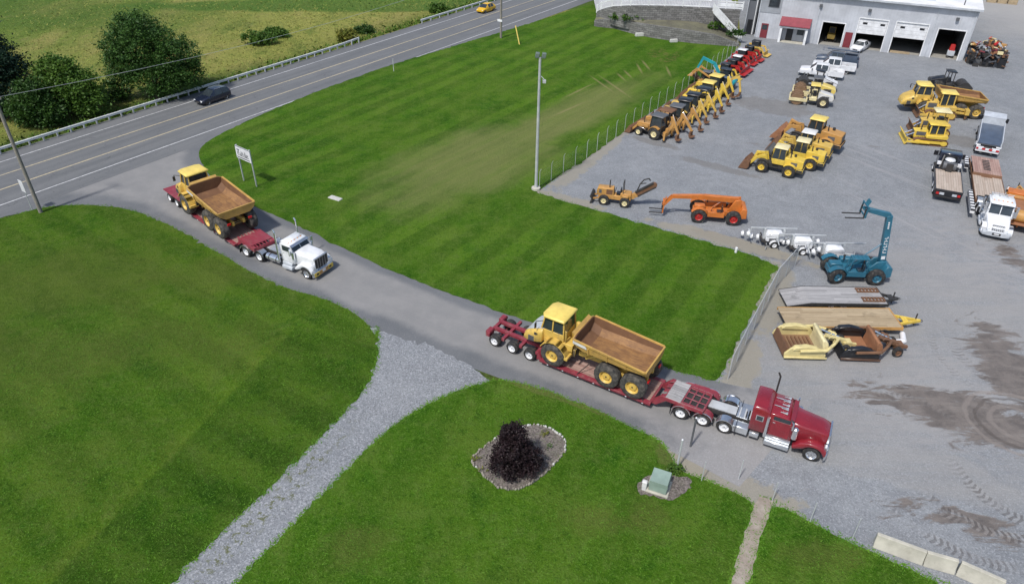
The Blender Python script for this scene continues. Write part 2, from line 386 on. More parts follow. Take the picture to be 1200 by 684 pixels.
def mat_yard():
    t = NT('blue_grey_gravel'); v = t.coord()
    c, h = gravel_color(t, v)
    # pale dusty wear where lorries turn, and long faint wheel tracks
    dust = t.m('MAXIMUM', t.blob(v, at(1010, 450), 9, 5.5, R(-25), .5, .25), t.blob(v, at(1090, 360), 9, 9, 0, .5, .2))
    dust = t.m('MAXIMUM', dust, t.blob(v, at(985, 520), 11, 2.6, R(-24), .4, .35))
    wv = t.noise(t.mapping(v, rot=(0, 0, R(28)), scale=(.06, 1.1, 1)), 1.0, 4, .6)
    c = t.mix(t.m('MULTIPLY', dust, t.rng(wv, .3, .62, .15, .5)), c, (.29, .278, .264))
    for (a, b, ang) in ((at(1105, 280), 3.0, R(-62)), (at(1060, 200), 3.2, R(-55))):
        s_ = t.blob(v, a, 17, b, ang, .35, .3)
        k = t.noise(t.mapping(v, rot=(0, 0, ang), scale=(14, .5, 1), typ='TEXTURE'), 1., 3, .6)
        c = t.mix(t.m('MULTIPLY', t.m('MULTIPLY', s_, t.rng(k, .5, .66)), .45), c, (.33, .325, .33))
    # far apron, drier and paler
    x, y, z = t.sep(v)
    far = t.rng(t.m('ADD', x, t.m('MULTIPLY', t.noise(v, .06, 4), 26.)), 88, 108)
    c = t.mix(t.m('MULTIPLY', far, .75), c, (.36, .345, .325))
    # oily / dirty scatter
    for p_, rx, ry in ((at(880, 290), 6, 1.0), (at(838, 195), 5, .8), (at(770, 168), 3, .8), (at(1125, 165), 3, 2), (at(905, 125), 6, 3)):
        s_ = t.blob(v, p_, rx, ry, R(-35), .7, .8)
        c = t.mix(t.m('MULTIPLY', s_, .5), c, (.14, .128, .115))
    # bare brownish verge where weeds meet the stone
    for p_, rx, ry, an in ((at(905, 345), 1.6, 6, R(-22)), (at(870, 430), 1.2, 4, R(-25)), (at(850, 282), 8, 1.1, R(-30)), (at(700, 175), 13, 1.6, R(62)), (at(650, 232), 5, 1.2, R(-25)), (at(850, 562), 5, 1.3, R(-35)), (at(800, 545), 2.2, 1.6, 0)):
        s_ = t.blob(v, p_, rx, ry, an, .8, .9)
        c = t.mix(t.m('MULTIPLY', s_, .75), c, (.27, .245, .19))
    # pale trampled dirt over the whole right side
    dirt = t.m('MAXIMUM', t.blob(v, at(1130, 470), 13, 8, R(-20), .5, .2, .35, 1.15), t.blob(v, at(1180, 330), 9, 16, 0, .6, .15, .35, 1.15))
    dn = t.noise(t.mapping(v, rot=(0, 0, R(20)), scale=(.35, 1.3, 1)), .9, 6, .72, .6)
    c = t.mix(t.m('MULTIPLY', dirt, t.rng(dn, .34, .64, .08, .8)), c, (.292, .284, .280))
    # wet mud: islands that close up towards the middle of the patch
    env = t.m('MAXIMUM', t.blob(v, at(1145, 492), 8.5, 3.4, R(-24), .35, .3, .0, 1.25), t.blob(v, at(1190, 440), 3.6, 8.5, R(-8), .4, .3, .0, 1.2))
    env = t.m('MAXIMUM', env, t.m('MULTIPLY', t.blob(v, at(1045, 463), 6.0, 1.3, R(10), .4, .4, .0, 1.2), .72))
    env = t.m('MAXIMUM', env, t.m('MULTIPLY', t.blob(v, at(1185, 300), 2.5, 6, 0, .4, .4, .0, 1.2), .6))
    env = t.m('MAXIMUM', env, t.m('MULTIPLY', t.blob(v, at(1160, 620), 7, 2.2, R(-20), .4, .4, .0, 1.2), .58))
    mn = t.noise(t.mapping(v, rot=(0, 0, R(8)), scale=(.42, 1.35, 1)), .75, 7, .7, .9)
    mud = t.rng(t.m('ADD', mn, t.m('MULTIPLY', env, .42)), .655, .755)
    mc = t.mix(t.rng(t.noise(v, .8, 5, .7), .35, .65), (.098, .080, .068), (.170, .142, .122))
    mc = t.mix(t.rng(t.noise(t.mapping(v, rot=(0, 0, R(-20)), scale=(.3, 2., 1)), 1.1, 4), .5, .68, 0, .6), mc, (.215, .185, .16))
    c = t.mix(t.m('MULTIPLY', mud, .9), c, mc)
    # turning-circle scuff in the mud
    cc = at(1192, 496)
    for r0, wd in ((1.5, .22), (2.3, .16), (2.9, .2)):
        q = t.n('ShaderNodeVectorMath', operation='DISTANCE'); t.put(q.inputs[0], v); q.inputs[1].default_value = (cc.x, cc.y, .006)
        dd_ = t.m('ABSOLUTE', t.m('SUBTRACT', t.m('ADD', q.outputs['Value'], t.m('MULTIPLY', t.noise(v, .8, 3), .7)), r0 + .35))
        c = t.mix(t.m('MULTIPLY', t.rng(dd_, wd * .4, wd, 1., 0.), .5), c, (.25, .215, .19) if wd != .16 else (.07, .055, .045))
    # tyre tread prints: curved bands of lugs
    for p_, p2_, wd, st_ in ((at(1150, 540), at(1135, 612), .42, .7), (at(1140, 556), at(1110, 640), .40, .5), (at(1235, 540), at(1165, 590), .42, .6), (at(1060, 520), at(1048, 462), .3, .35), (at(1300, 420), at(1130, 420), .4, .35), (at(1300, 420), at(1105, 420), .35, .3)):
        r0 = (p2_ - p_).length
        q = t.n('ShaderNodeVectorMath', operation='SUBTRACT'); t.put(q.inputs[0], v); q.inputs[1].default_value = (p_.x, p_.y, .006)
        qx, qy, _ = t.sep(q.outputs[0])
        rad = t.m('SQRT', t.m('ADD', t.m('MULTIPLY', qx, qx), t.m('MULTIPLY', qy, qy)))
        th = t.m('ARCTAN2', qy, qx)
        off = t.m('SUBTRACT', rad, r0)
        off = t.m('ADD', off, t.m('MULTIPLY', t.m('SUBTRACT', t.noise(v, .4, 2), .5), 1.0))
        band = t.rng(t.m('ABSOLUTE', off), wd * .75, wd, 1., 0.)
        near = t.blob(v, p2_, 4.6, 3.6, 0, .5, .5, .3, 1.1)
        lug = t.m('FRACT', t.m('ADD', t.m('MULTIPLY', th, r0 * 3.0), t.m('MULTIPLY', t.m('ABSOLUTE', off), 1.1)))
        lug = t.rng(t.m('ADD', lug, t.m('MULTIPLY', t.m('SUBTRACT', t.noise(v, 2.5, 4, .7), .5), .9)), .38, .55, 1., 0.)
        w2 = t.m('MULTIPLY', t.m('MULTIPLY', band, near), t.rng(t.noise(v, .7, 4, .7), .36, .58))
        c = t.mix(t.m('MULTIPLY', t.m('MULTIPLY', w2, lug), st_), c, (.085, .074, .068))
        c = t.mix(t.m('MULTIPLY', t.m('MULTIPLY', w2, t.m('SUBTRACT', 1., lug)), st_ * .35), c, (.38, .365, .355))
        h = t.m('SUBTRACT', h, t.m('MULTIPLY', t.m('MULTIPLY', w2, lug), .8))
    # scattered dark clods and wet spots
    sp = t.rng(t.noise(v, .55, 7, .75), .66, .72)
    c = t.mix(t.m('MULTIPLY', sp, .55), c, (.125, .118, .112))
    h = t.m('SUBTRACT', h, t.m('MULTIPLY', mud, .6))
    rough = t.rng(mud, 0, 1, .92, .5)
    return t.done(c, rough, normal=t.bump(h, .5, .06))
def mat_track():
    t = NT('track_gravel'); v = t.coord()
    c, h = gravel_color(t, v, .6)
    n5 = t.noise(v, 5., 4, .75)
    c = t.mix(t.rng(n5, .45, .7, 0, .5), c, (.37, .375, .39))
    wd = t.rng(t.noise(v, 2.2, 5, .78), .52, .60)
    mid = t.blob(v, at(320, 590), 9, .9, math.atan2(at(420, 490).y - at(250, 660).y, at(420, 490).x - at(250, 660).x), .5, .8, .3, 1.1)
    c = t.mix(t.m('MULTIPLY', wd, mid), c, (.11, .12, .055))
    return t.done(c, .95, normal=t.bump(h, .7, .06))
def mat_asphalt():
    t = NT('worn_asphalt'); v = t.coord()
    hw = math.atan2(at(340, 119).y - at(0, 242).y, at(340, 119).x - at(0, 242).x)
    n1 = t.noise(t.mapping(v, rot=(0, 0, hw), scale=(30, 1.1, 1), typ='TEXTURE'), 1., 4, .6)
    n2 = t.noise(v, 14, 3, .7); n3 = t.noise(v, .25, 5, .65)
    c = t.mix(t.rng(n1, .3, .7), (.112, .117, .122), (.150, .154, .158))
    c = t.mix(t.rng(n3, .4, .7, 0, .4), c, (.100, .105, .112))
    c = t.mix(t.m('MULTIPLY', t.rng(n2, .5, .75), .35), c, (.22, .22, .23))
    tar = t.noise(v, .33, 2, .5, 1.6)
    crack = t.m('LESS_THAN', t.m('ABSOLUTE', t.m('SUBTRACT', tar, .5)), .0035)
    c = t.mix(t.m('MULTIPLY', crack, .5), c, (.06, .06, .065))
    return t.done(c, .85, normal=t.bump(n2, .25, .03))
def mat_drive():
    t = NT('driveway_asphalt'); v = t.coord(); x, y, z = t.sep(t.coord('UV'))
    n2 = t.noise(v, 12, 3, .7); n3 = t.noise(v, .3, 5, .65); n4 = t.noise(v, .5, 4, .7)
    yy = t.m('ADD', y, t.m('MULTIPLY', t.m('SUBTRACT', n3, .5), .22))
    mid = t.m('MULTIPLY', t.rng(yy, .10, .26), t.rng(yy, .80, .93, 1., 0.))
    c = t.mix(t.rng(n3, .3, .7), (.108, .114, .122), (.138, .143, .150))
    lt = t.mix(t.rng(n4, .35, .7), (.215, .212, .208), (.252, .245, .238))
    c = t.mix(t.m('MULTIPLY', mid, .85), c, lt)
    for k in (.36, .62):
        wh = t.m('LESS_THAN', t.m('ABSOLUTE', t.m('SUBTRACT', yy, k)), .05)
        c = t.mix(t.m('MULTIPLY', wh, .12), c, (.16, .16, .165))
    c = t.mix(t.m('MULTIPLY', t.rng(n2, .5, .75), .3), c, (.32, .32, .32))
    g_, h = gravel_color(t, v)
    # the tarmac ends in stone towards the yard
    e = t.rng(t.m('ADD', x, t.m('MULTIPLY', t.m('SUBTRACT', t.noise(v, .5, 5, .7), .5), .16)), .90, .975)
    c = t.mix(e, c, t.mix(.55, g_, (.28, .262, .25)))
    return t.done(c, .88, normal=t.bump(n2, .25, .03))
def mat_lawn(name, ang, wid, amt, extra=None):
    t = NT(name); v = t.coord(); x, y, z = t.sep(t.mapping(v, rot=(0, 0, -ang)))
    n0 = t.noise(v, .07, 3, .5); n1 = t.noise(v, .22, 6, .68); n2 = t.noise(v, .9, 6, .74); n3 = t.noise(v, 3.4, 4, .8); n4 = t.noise(v, 9., 3, .85)
    c = t.mix(t.rng(n0, .35, .65), (.044, .116, .0055), (.070, .148, .010))
    c = t.mix(t.rng(n1, .42, .68, 0, .75), c, (.098, .160, .020))
    c = t.mix(t.rng(n1, .28, .46, .75, 0), c, (.020, .080, .006))
    s_ = t.m('SINE', t.m('MULTIPLY', t.m('ADD', y, t.m('MULTIPLY', t.noise(v, .12, 2), 1.6)), 2 * PI / wid))
    s_ = t.m('MULTIPLY', t.rng(s_, -.4, .4, -1, 1, True), t.rng(t.noise(v, .09, 3), .35, .6, .25, 1.))
    s_ = t.m('ADD', .5, t.m('MULTIPLY', s_, amt))
    c = t.mix(s_, t.mix(1., c, (.70, .76, .70), 'MULTIPLY'), t.mix(1., c, (1.28, 1.24, 1.25), 'MULTIPLY'))
    c = t.mix(t.rng(n2, .46, .68, 0, .6), c, (.105, .165, .030))
    c = t.mix(t.rng(n2, .30, .46, .6, 0), c, (.018, .068, .005))
    c = t.mix(t.m('MULTIPLY', t.rng(n3, .30, .47, 1., 0.), .65), c, (.014, .050, .004))
    c = t.mix(t.m('MULTIPLY', t.rng(n3, .53, .70), .6), c, (.115, .20, .034))
    c = t.mix(t.m('MULTIPLY', t.rng(n4, .30, .46, 1., 0.), .6), c, (.012, .046, .004))
    c = t.mix(t.m('MULTIPLY', t.rng(n4, .54, .70), .7), c, (.150, .255, .048))
    if extra: c = extra(t, v, c)
    return t.done(c, .9, normal=t.bump(t.m('ADD', t.m('ADD', n3, n4), n2), 1., .12), spec=.06)
def ex_mid(t, v, c):
    # scorched and rutted grass on the slope
    an = hd((560, 200), (800, 80))
    st = t.noise(t.mapping(v, rot=(0, 0, an), scale=(9, .8, 1), typ='TEXTURE'), 1., 6, .7)
    b = t.m('MAXIMUM', t.blob(v, at(555, 188), 17, 8.5, an, .5, .15, .25, 1.1), t.blob(v, at(670, 135), 24, 5, an, .5, .15, .35, 1.05))
    c = t.mix(t.m('MULTIPLY', b, t.rng(st, .36, .66, .12, .6)), c, (.215, .215, .085))
    c = t.mix(t.m('MULTIPLY', b, .62), c, (.175, .195, .065))
    for (xa, ya), (xb, yb) in (((687, 86), (721, 110)), ((698, 86), (745, 119)), ((721.6, 85), (735, 97)), ((729.5, 81), (742.6, 94)), ((745, 73), (754, 89)), ((750.5, 69), (763.7, 85)), ((779.5, 76), (787, 92)), ((655, 118), (700, 96)), ((640, 140), (690, 118))):
        a_, b_ = at(xa, ya), at(xb, yb); d_ = b_ - a_
        k = t.blob(v, (a_ + b_) / 2, d_.length / 2, .26, math.atan2(d_.y, d_.x), .6, .9, .2, 1.1)
        c = t.mix(t.m('MULTIPLY', k, .6), c, (.27, .23, .11))
    b3 = t.blob(v, at(778, 66), 2.6, 3.6, 0, 1.1, .6)
    c = t.mix(t.m('MULTIPLY', t.m('MULTIPLY', b3, t.rng(t.noise(v, 1.1, 5, .75), .45, .65)), .55), c, (.19, .14, .06))
    return c
def ex_left(t, v, c):
    # the part mown in another direction: darker, with a straight edge
    a = at(345, 385); b = at(60, 684); an = math.atan2(b.y - a.y, b.x - a.x)
    x, y, z = t.sep(t.mapping(v, loc=(a.x, a.y, 0), rot=(0, 0, an), typ='TEXTURE'))
    wob = t.m('MULTIPLY', t.m('SUBTRACT', t.noise(v, .6, 3), .5), .8)
    side = t.rng(t.m('ADD', y, wob), -.25, .25)
    dark = t.m('MULTIPLY', side, t.rng(t.m('ADD', x, wob), -.6, .2))
    s2 = t.m('SINE', t.m('MULTIPLY', x, 2 * PI / 3.4))
    dark = t.m('MULTIPLY', dark, t.rng(s2, -.6, .6, .45, 1.))
    c = t.mix(t.m('MULTIPLY', dark, .85), c, t.mix(1., c, (.60, .70, .62), 'MULTIPLY'))
    band = t.m('MULTIPLY', t.rng(t.m('ADD', y, wob), -1.6, -.2), t.rng(t.m('ADD', y, wob), -.2, .2, 1., 0.))
    c = t.mix(t.m('MULTIPLY', band, .4), c, t.mix(1., c, (1.5, 1.25, 1.4), 'MULTIPLY'))
    c = t.mix(1., c, (.95, .90, .96), 'MULTIPLY')  # whole lawn toned down in colour, standing in for dimmer exposure on this side
    # drier ground towards the road
    for p_, rx, ry in ((at(80, 330), 10, 8), (at(210, 400), 8, 4), (at(260, 320), 8, 3), (at(30, 420), 8, 5)):
        bl = t.blob(v, p_, rx, ry, 0, .8, .25, .3, 1.1)
        c = t.mix(t.m('MULTIPLY', bl, .33), c, (.10, .115, .028))
    return c
def ex_bot(t, v, c):
    for p_, rx, ry in ((at(700, 610), 2.6, 1.3), (at(760, 600), 1.6, 2.2), (at(960, 650), 3, 1.2), (at(420, 640), 2, 2)):
        bl = t.blob(v, p_, rx, ry, 0, .8, .7, .3, 1.1)
        c = t.mix(t.m('MULTIPLY', bl, .33), c, (.12, .118, .035))
    for p_, rx, ry, an in ((at(650, 462), 10, .5, R(-27)), (at(790, 530), 1.3, 1.6, 0)):
        bl = t.blob(v, p_, rx, ry, an, .8, .9)
        c = t.mix(t.m('MULTIPLY', bl, .5), c, (.15, .15, .055))
    return c
def mat_field():
    t = NT('rough_meadow'); v = t.coord()
    n1 = t.noise(v, .035, 4, .6); n2 = t.noise(v, .28, 6, .72); n3 = t.noise(v, 1.6, 5, .8); n4 = t.noise(t.mapping(v, rot=(0, 0, R(25)), scale=(1, .35, 1)), .11, 5, .62)
    x, y, z = t.sep(v)
    side = t.rng(t.m('ADD', x, t.m('MULTIPLY', n1, 50.)), -75, 0)
    c = t.mix(side, (.125, .20, .030), (.32, .32, .078))
    c = t.mix(t.rng(n4, .46, .62, 0, .75), c, (.34, .305, .095))
    c = t.mix(t.rng(n4, .34, .47, .7, 0), c, (.075, .135, .022))
    c = t.mix(t.rng(n2, .48, .68, 0, .6), c, (.105, .165, .027))
    c = t.mix(t.rng(n2, .32, .46, .5, 0), c, (.27, .245, .09))
    c = t.mix(t.m('MULTIPLY', t.rng(n3, .30, .46, 1., 0.), .55), c, (.045, .070, .012))
    c = t.mix(t.m('MULTIPLY', t.rng(n3, .54, .70), .5), c, (.30, .30, .10))
    st = t.blob(v, at(480, 6), 60, 6, R(4), .3, .1)
    c = t.mix(t.m('MULTIPLY', st, .8), c, (.060, .15, .020))
    st = t.blob(v, at(60, 14), 40, 14, R(-14), .5, .08, .3, 1.1)
    c = t.mix(t.m('MULTIPLY', st, .6), c, (.075, .145, .022))
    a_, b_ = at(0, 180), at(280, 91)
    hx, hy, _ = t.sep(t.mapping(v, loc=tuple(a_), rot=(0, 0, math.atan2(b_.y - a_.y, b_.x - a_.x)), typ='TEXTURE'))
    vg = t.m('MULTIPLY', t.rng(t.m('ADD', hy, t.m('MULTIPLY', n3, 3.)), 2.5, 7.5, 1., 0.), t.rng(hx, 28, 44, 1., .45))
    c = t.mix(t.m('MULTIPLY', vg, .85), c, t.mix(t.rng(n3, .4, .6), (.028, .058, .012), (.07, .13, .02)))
    return t.done(c, .95, normal=t.bump(t.m('ADD', n2, n3), 1., .6), spec=.15)
def mat_line(name, c):
    t = NT(name); v = t.coord()
    n = t.noise(v, 3.5, 5, .75); n2 = t.noise(v, .12, 3)
    w_ = t.m('ADD', t.rng(n, .35, .62, 0, .55), t.rng(n2, .45, .7, 0, .25))
    return t.done(t.mix(w_, c, (.17, .17, .178)), .7)
MT['line_w'] = mat_line('worn_white_line', (.62, .62, .62))
MT['line_y'] = mat_line('worn_yellow_line', (.50, .42, .26))
def mat_path():
    t = NT('old_concrete'); v = t.coord()
    n = t.noise(v, 1.2, 5, .7); n2 = t.noise(v, 18, 3, .7)
    c = t.mix(t.rng(n, .35, .68), (.25, .205, .165), (.36, .315, .265))
    c = t.mix(t.rng(n2, .5, .7, 0, .5), c, (.17, .15, .13))
    return t.done(c, .9, normal=t.bump(n2, .4, .03))
def mat_mulch():
    t = NT('grey_mulch'); v = t.coord()
    n = t.noise(v, 9, 5, .8); n2 = t.noise(v, 1.2, 4)
    c = t.mix(t.rng(n, .35, .68), (.07, .058, .052), (.27, .235, .21))
    c = t.mix(t.rng(n2, .5, .7, 0, .4), c, (.12, .12, .08))
    return t.done(c, .95, normal=t.bump(n, 1., .06))
def mat_stone():
    t = NT('retaining_wall_blocks'); v = t.coord('UV'); x, y, z = t.sep(v)
    br = t.n('ShaderNodeTexBrick'); t.put(br.inputs['Vector'], v)
    br.inputs['Scale'].default_value = 1.; br.inputs['Brick Width'].default_value = .8; br.inputs['Row Height'].default_value = .32
    br.inputs['Mortar Size'].default_value = .022; br.inputs['Bias'].default_value = .0
    t.put(br.inputs['Color1'], (.115, .112, .108, 1)); t.put(br.inputs['Color2'], (.235, .23, .225, 1)); t.put(br.inputs['Mortar'], (.05, .05, .05, 1))
    n = t.noise(v, .4, 5, .65); n2 = t.noise(v, 5, 4, .75)
    c = t.mix(t.rng(n, .4, .7, 0, .55), br.outputs[0], (.12, .118, .11))
    c = t.mix(t.rng(n2, .5, .7, 0, .5), c, (.36, .355, .35))
    return t.done(c, .9, normal=t.bump(n2, .7, .08))
MT.update(yard=mat_yard(), track=mat_track(), asphalt=mat_asphalt(), drive=mat_drive(), field=mat_field(), path=mat_path(), mulch=mat_mulch(), stone=mat_stone())
MT['lawn_l'] = mat_lawn('lawn_grass_beside_road', hd((90, 300), (300, 420)), 3.6, .28, ex_left)
MT['lawn_m'] = mat_lawn('lawn_grass_mown_in_stripes', hd((560, 340), (800, 150)), 3.2, .40, ex_mid)
MT['lawn_b'] = mat_lawn('lawn_grass_by_planting_bed', R(60), 4.2, .22, ex_bot)

# ------------------------------------------------------------------ ground sheets
def ragged(pts, step=.5, amp=.12, closed=True):
    rnd = random.Random(len(pts) * 31 + int(pts[0][0] * 10)); out = []
    n = len(pts)
    for i in range(n if closed else n - 1):
        a = Vector(pts[i][:2]); b = Vector(pts[(i + 1) % n][:2]); L = (b - a).length
        k = max(1, min(400, int(L / step)))
        nrm = Vector((-(b - a).y, (b - a).x)).normalized() if L > 0 else Vector((0, 0))
        for j in range(k):
            q = a + (b - a) * (j / k)
            out.append(q + nrm * rnd.gauss(0, amp) if amp and j else q)
    return out
def smooth_line(pts, it=2):
    P = [Vector(p[:2]) for p in pts]
    for _ in range(it):
        Q = [P[0]]
        for a, b in zip(P, P[1:]): Q += [a * .75 + b * .25, a * .25 + b * .75]
        Q.append(P[-1]); P = Q
    return P
def sheet(name, pts, z, mat, kind='structure', amp=0, step=.5):
    P = ragged(pts, step, amp) if amp else [Vector(p[:2]) for p in pts]
    me = bpy.data.meshes.new(name); bm = bmesh.new()
    vs = [bm.verts.new((p.x, p.y, z)) for p in P]
    f = bm.faces.new(vs)
    f.normal_update()
    if f.normal.z < 0: f.normal_flip()
    bmesh.ops.triangulate(bm, faces=[f])
    bm.to_mesh(me); bm.free(); me.materials.append(MT[mat])
    o = bpy.data.objects.new(name, me); col.objects.link(o); o['kind'] = kind
    return o
def A(*pp): return [at(x, y) for x, y in pp]
S = 1600
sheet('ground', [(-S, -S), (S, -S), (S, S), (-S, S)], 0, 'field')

# yard
yard_edge = A((628, 226), (690, 181), (735, 148), (800, 106), (850, 70), (868, 53))
P_yard = yard_edge + [Vector((44, 150, 0)), Vector((60, 260, 0)), Vector((420, 420, 0)), Vector((420, -40, 0)), Vector((20, -10, 0))] + A((1110, 700), (880, 600), (800, 556), (776, 520), (790, 470))
sheet('gravel_yard', P_yard, .006, 'yard')

# highway
Rl = A((0, 242), (280, 140.6), (340, 119), (676, 1)); Ll = A((0, 194), (268, 108), (452, 48), (580, 4))
def ext(P, d0, d1):
    a = P[0] - (P[1] - P[0]).normalized() * d0; b = P[-1] + (P[-1] - P[-2]).normalized() * d1
    return [a] + list(P) + [b]
hw_dir = (Rl[3] - Rl[0]).normalized(); hw_n = Vector((-hw_dir.y, hw_dir.x, 0))
W_ = (sum(((p - Rl[0]).dot(hw_n)) for p in Ll) / 4)
O_ = Rl[0] + hw_n * (sum(((p - Rl[0]).dot(hw_n)) for p in Rl) / 4)
def hw(s, t): return O_ + hw_dir * s + hw_n * t
def strip(name, t0, t1, z, mat, s0=-160, s1=520, uv=False, kind='structure'):
    n = 40; vs = []; fs = []
    for i in range(n + 1):
        s = s0 + (s1 - s0) * i / n
        a, b = hw(s, t0), hw(s, t1); vs += [(a.x, a.y, z), (b.x, b.y, z)]
    fs = [(2 * i, 2 * i + 2, 2 * i + 3, 2 * i + 1) for i in range(n)]
    o = MB().add(vs, fs, mat).build(name, smooth=0); o['kind'] = kind
    return o
strip('highway', -2.6, W_ + 2.3, .016, 'asphalt')
strip('edge_line', -.08, .08, .020, 'line_w')
strip('edge_line', W_ - .08, W_ + .08, .020, 'line_w')
strip('lane_line', W_ * .335 - .11, W_ * .335 + .11, .020, 'line_y')
strip('lane_line', W_ * .665 - .11, W_ * .665 + .11, .020, 'line_y')

# driveway: matching points along its two edges
top = A((300, 118), (236, 165), (233, 186), (244, 207), (268, 228), (311, 248), (344, 261), (400, 290), (470, 322), (560, 356), (650, 388), (740, 419), (800, 439), (850, 452), (900, 462), (950, 474))
bot = A((-60, 262), (60, 241), (110, 239), (152, 245), (195, 262), (250, 292.5), (292, 318), (344, 341), (401, 366), (470, 394), (545, 425), (630, 456), (690, 480), (745, 505), (800, 530), (870, 566))
vs = []; fs = []; uv = []
cum = [0]
for i in range(1, len(top)): cum.append(cum[-1] + ((top[i] + bot[i]) / 2 - (top[i - 1] + bot[i - 1]) / 2).length)
for i, (a, b) in enumerate(zip(top, bot)):
    for j in range(9):
        f = -.04 + 1.08 * j / 8
        q = b + (a - b) * f
        vs.append((q.x, q.y, .011)); uv.append((cum[i] / cum[-1], f))
for i in range(len(top) - 1):
    for j in range(8): fs.append((i * 9 + j, (i + 1) * 9 + j, (i + 1) * 9 + j + 1, i * 9 + j + 1))
me = bpy.data.meshes.new('driveway'); me.from_pydata(vs, [], fs); me.materials.append(MT['drive'])
ul = me.uv_layers.new(name='UVMap')
for lp in me.loops: ul.data[lp.index].uv = uv[lp.vertex_index]
o = bpy.data.objects.new('driveway', me); col.objects.link(o); o['kind'] = 'structure'

# gravel track branching off to the lower left
tl = A((442, 383), (443, 400), (441, 425), (433, 448), (406, 481), (371, 516), (321, 566), (245, 637), (200, 684), (120, 770))
tr_ = A((250, 720), (275, 684), (321, 637), (371, 586), (416, 541), (446, 511), (472, 491), (507, 470), (542, 455), (577, 446))
join = A((562, 436), (542, 423), (502, 404), (470, 396))
TL = smooth_line(tl, 1); TR = smooth_line(tr_, 1)
def push(P, d):
    out = []
    for i, p in enumerate(P):
        a = P[max(0, i - 1)]; b = P[min(len(P) - 1, i + 1)]; n = Vector((-(b - a).y, (b - a).x)).normalized()
        out.append(p + n * d)
    return out
sheet('gravel_track', push(TL, -.5) + push(TR, -.5) + [Vector(p[:2]) for p in join], .016, 'track', amp=.14, step=.35)

# lawns
left_edge = A((-200, 310), (-60, 272), (0, 257.5), (45, 243.5), (95, 239.5), (140, 243), (170, 251), (190, 260), (213, 272), (250, 293), (273, 306), (292, 318), (320, 331), (344, 341), (368, 346), (401, 359), (426, 374), (439, 392))
left_pts = smooth_line(left_edge, 2) + TL[1:] + [Vector((-30, 5)), Vector((-120, 5)), Vector((-160, 60))]
sheet('left_lawn', left_pts, .03, 'lawn_l', amp=.10, step=.3)
hwy = [hw(s, -2.1) for s in (-4, 20, 60, 110, 160)]
mid_l = A((560, 356), (470, 323), (400, 290.5), (344, 261.5), (311, 248.5), (268, 228), (245, 206), (235, 190), (232, 178), (240, 168), (262, 155), (300, 137), (380, 104), (455, 77), (520, 58), (560, 46), (620, 28), (680, 9), (690, 6))
mid_r = A((706, 6), (700, 22), (720, 28), (745, 38), (785, 44), (835, 49), (866, 51), (862, 60), (848, 72), (800, 109), (760, 134), (735, 152), (690, 184), (650, 209), (628, 225), (655, 234), (690, 244), (740, 259), (790, 273), (850, 290), (888, 301), (912, 313), (900, 330), (880, 372), (860, 410), (846, 436), (838, 446), (800, 437), (740, 417), (650, 387))
sheet('middle_lawn', smooth_line(mid_l, 2) + [Vector(p[:2]) for p in mid_r], .032, 'lawn_m', amp=.09, step=.45)
bot_top = A((577, 445.5), (600, 446.5), (640, 457), (700, 481), (740, 501), (770, 514), (782, 527), (792, 546), (806, 556), (822, 561), (858, 575), (884, 590), (880, 610), (868, 650), (850, 700))
BT = smooth_line(bot_top, 2)
sheet('front_lawn', TR[1:] + BT[1:] + [Vector((10.5, 8)), Vector((-14, 8))], .030, 'lawn_b', amp=.09, step=.3)
br_top = A((872, 700), (884, 650), (898, 605), (906, 592), (925, 598), (945, 609), (991, 634), (1026, 648), (1067, 668), (1105, 685), (1140, 700))
sheet('corner_lawn', smooth_line(br_top, 1) + [Vector((24, 8)), Vector((12.5, 8))], .030, 'lawn_b', amp=.06, step=.3)
# old concrete footpath between the two lower lawns
fp = A((890, 581), (906, 587), (901, 602), (894, 622), (886, 648), (873, 700), (869, 720), (846, 720), (854, 690), (865, 650), (878, 612), (884, 590))
sheet('footpath', fp, .038, 'path', amp=.04, step=.25)

# paved apron of the upper terrace is built with the terrace itself

# ------------------------------------------------------------------ loose grass (nobody could count it)
import numpy as np
def blades(name, mat, P, size, up=.9, jit=.5, seed=1, w=.35, z0=.02):
    """P: N x 2 (or x3) root points; one leaf-like triangle each"""
    rs = np.random.RandomState(seed); P = np.asarray(P, float)
    if P.shape[1] == 2: P = np.c_[P, np.full(len(P), z0)]
    n = len(P); s = size * rs.uniform(.5, 1.3, n); a = rs.uniform(0, 2 * np.pi, n)
    dx = np.c_[np.cos(a), np.sin(a), np.zeros(n)] * (s * w)[:, None]
    tip = np.c_[rs.normal(0, jit, n) * s, rs.normal(0, jit, n) * s, s * up]
    V = np.empty((n * 3, 3)); V[0::3] = P - dx; V[1::3] = P + dx; V[2::3] = P + tip
    me = bpy.data.meshes.new(name)
    me.vertices.add(n * 3); me.loops.add(n * 3); me.polygons.add(n)
    me.vertices.foreach_set('co', V.ravel()); me.loops.foreach_set('vertex_index', np.arange(n * 3, dtype=np.int32))
    me.polygons.foreach_set('loop_start', np.arange(0, n * 3, 3, dtype=np.int32))
    try: me.polygons.foreach_set('loop_total', np.full(n, 3, dtype=np.int32))
    except Exception: pass
    me.update(calc_edges=True); me.materials.append(MT[mat])
    o = bpy.data.objects.new(name, me); col.objects.link(o)
    return o
def mat_blade(name, a, b, c_=None, sc=.6):
    t = NT(name); v = t.coord()
    c = t.mix(t.rng(t.noise(v, sc, 4, .7), .35, .65), a, b)
    c = t.mix(t.rng(t.noise(v, 9., 2, .8), .5, .7, 0, .7), c, c_ or tuple(q * 1.5 for q in b))
    return t.done(c, .8, spec=.2)
MT['blade'] = mat_blade('grass_blades', (.055, .16, .010), (.095, .20, .018))
MT['weed'] = mat_blade('meadow_grass', (.115, .180, .028), (.26, .255, .065), (.30, .28, .09), .05)
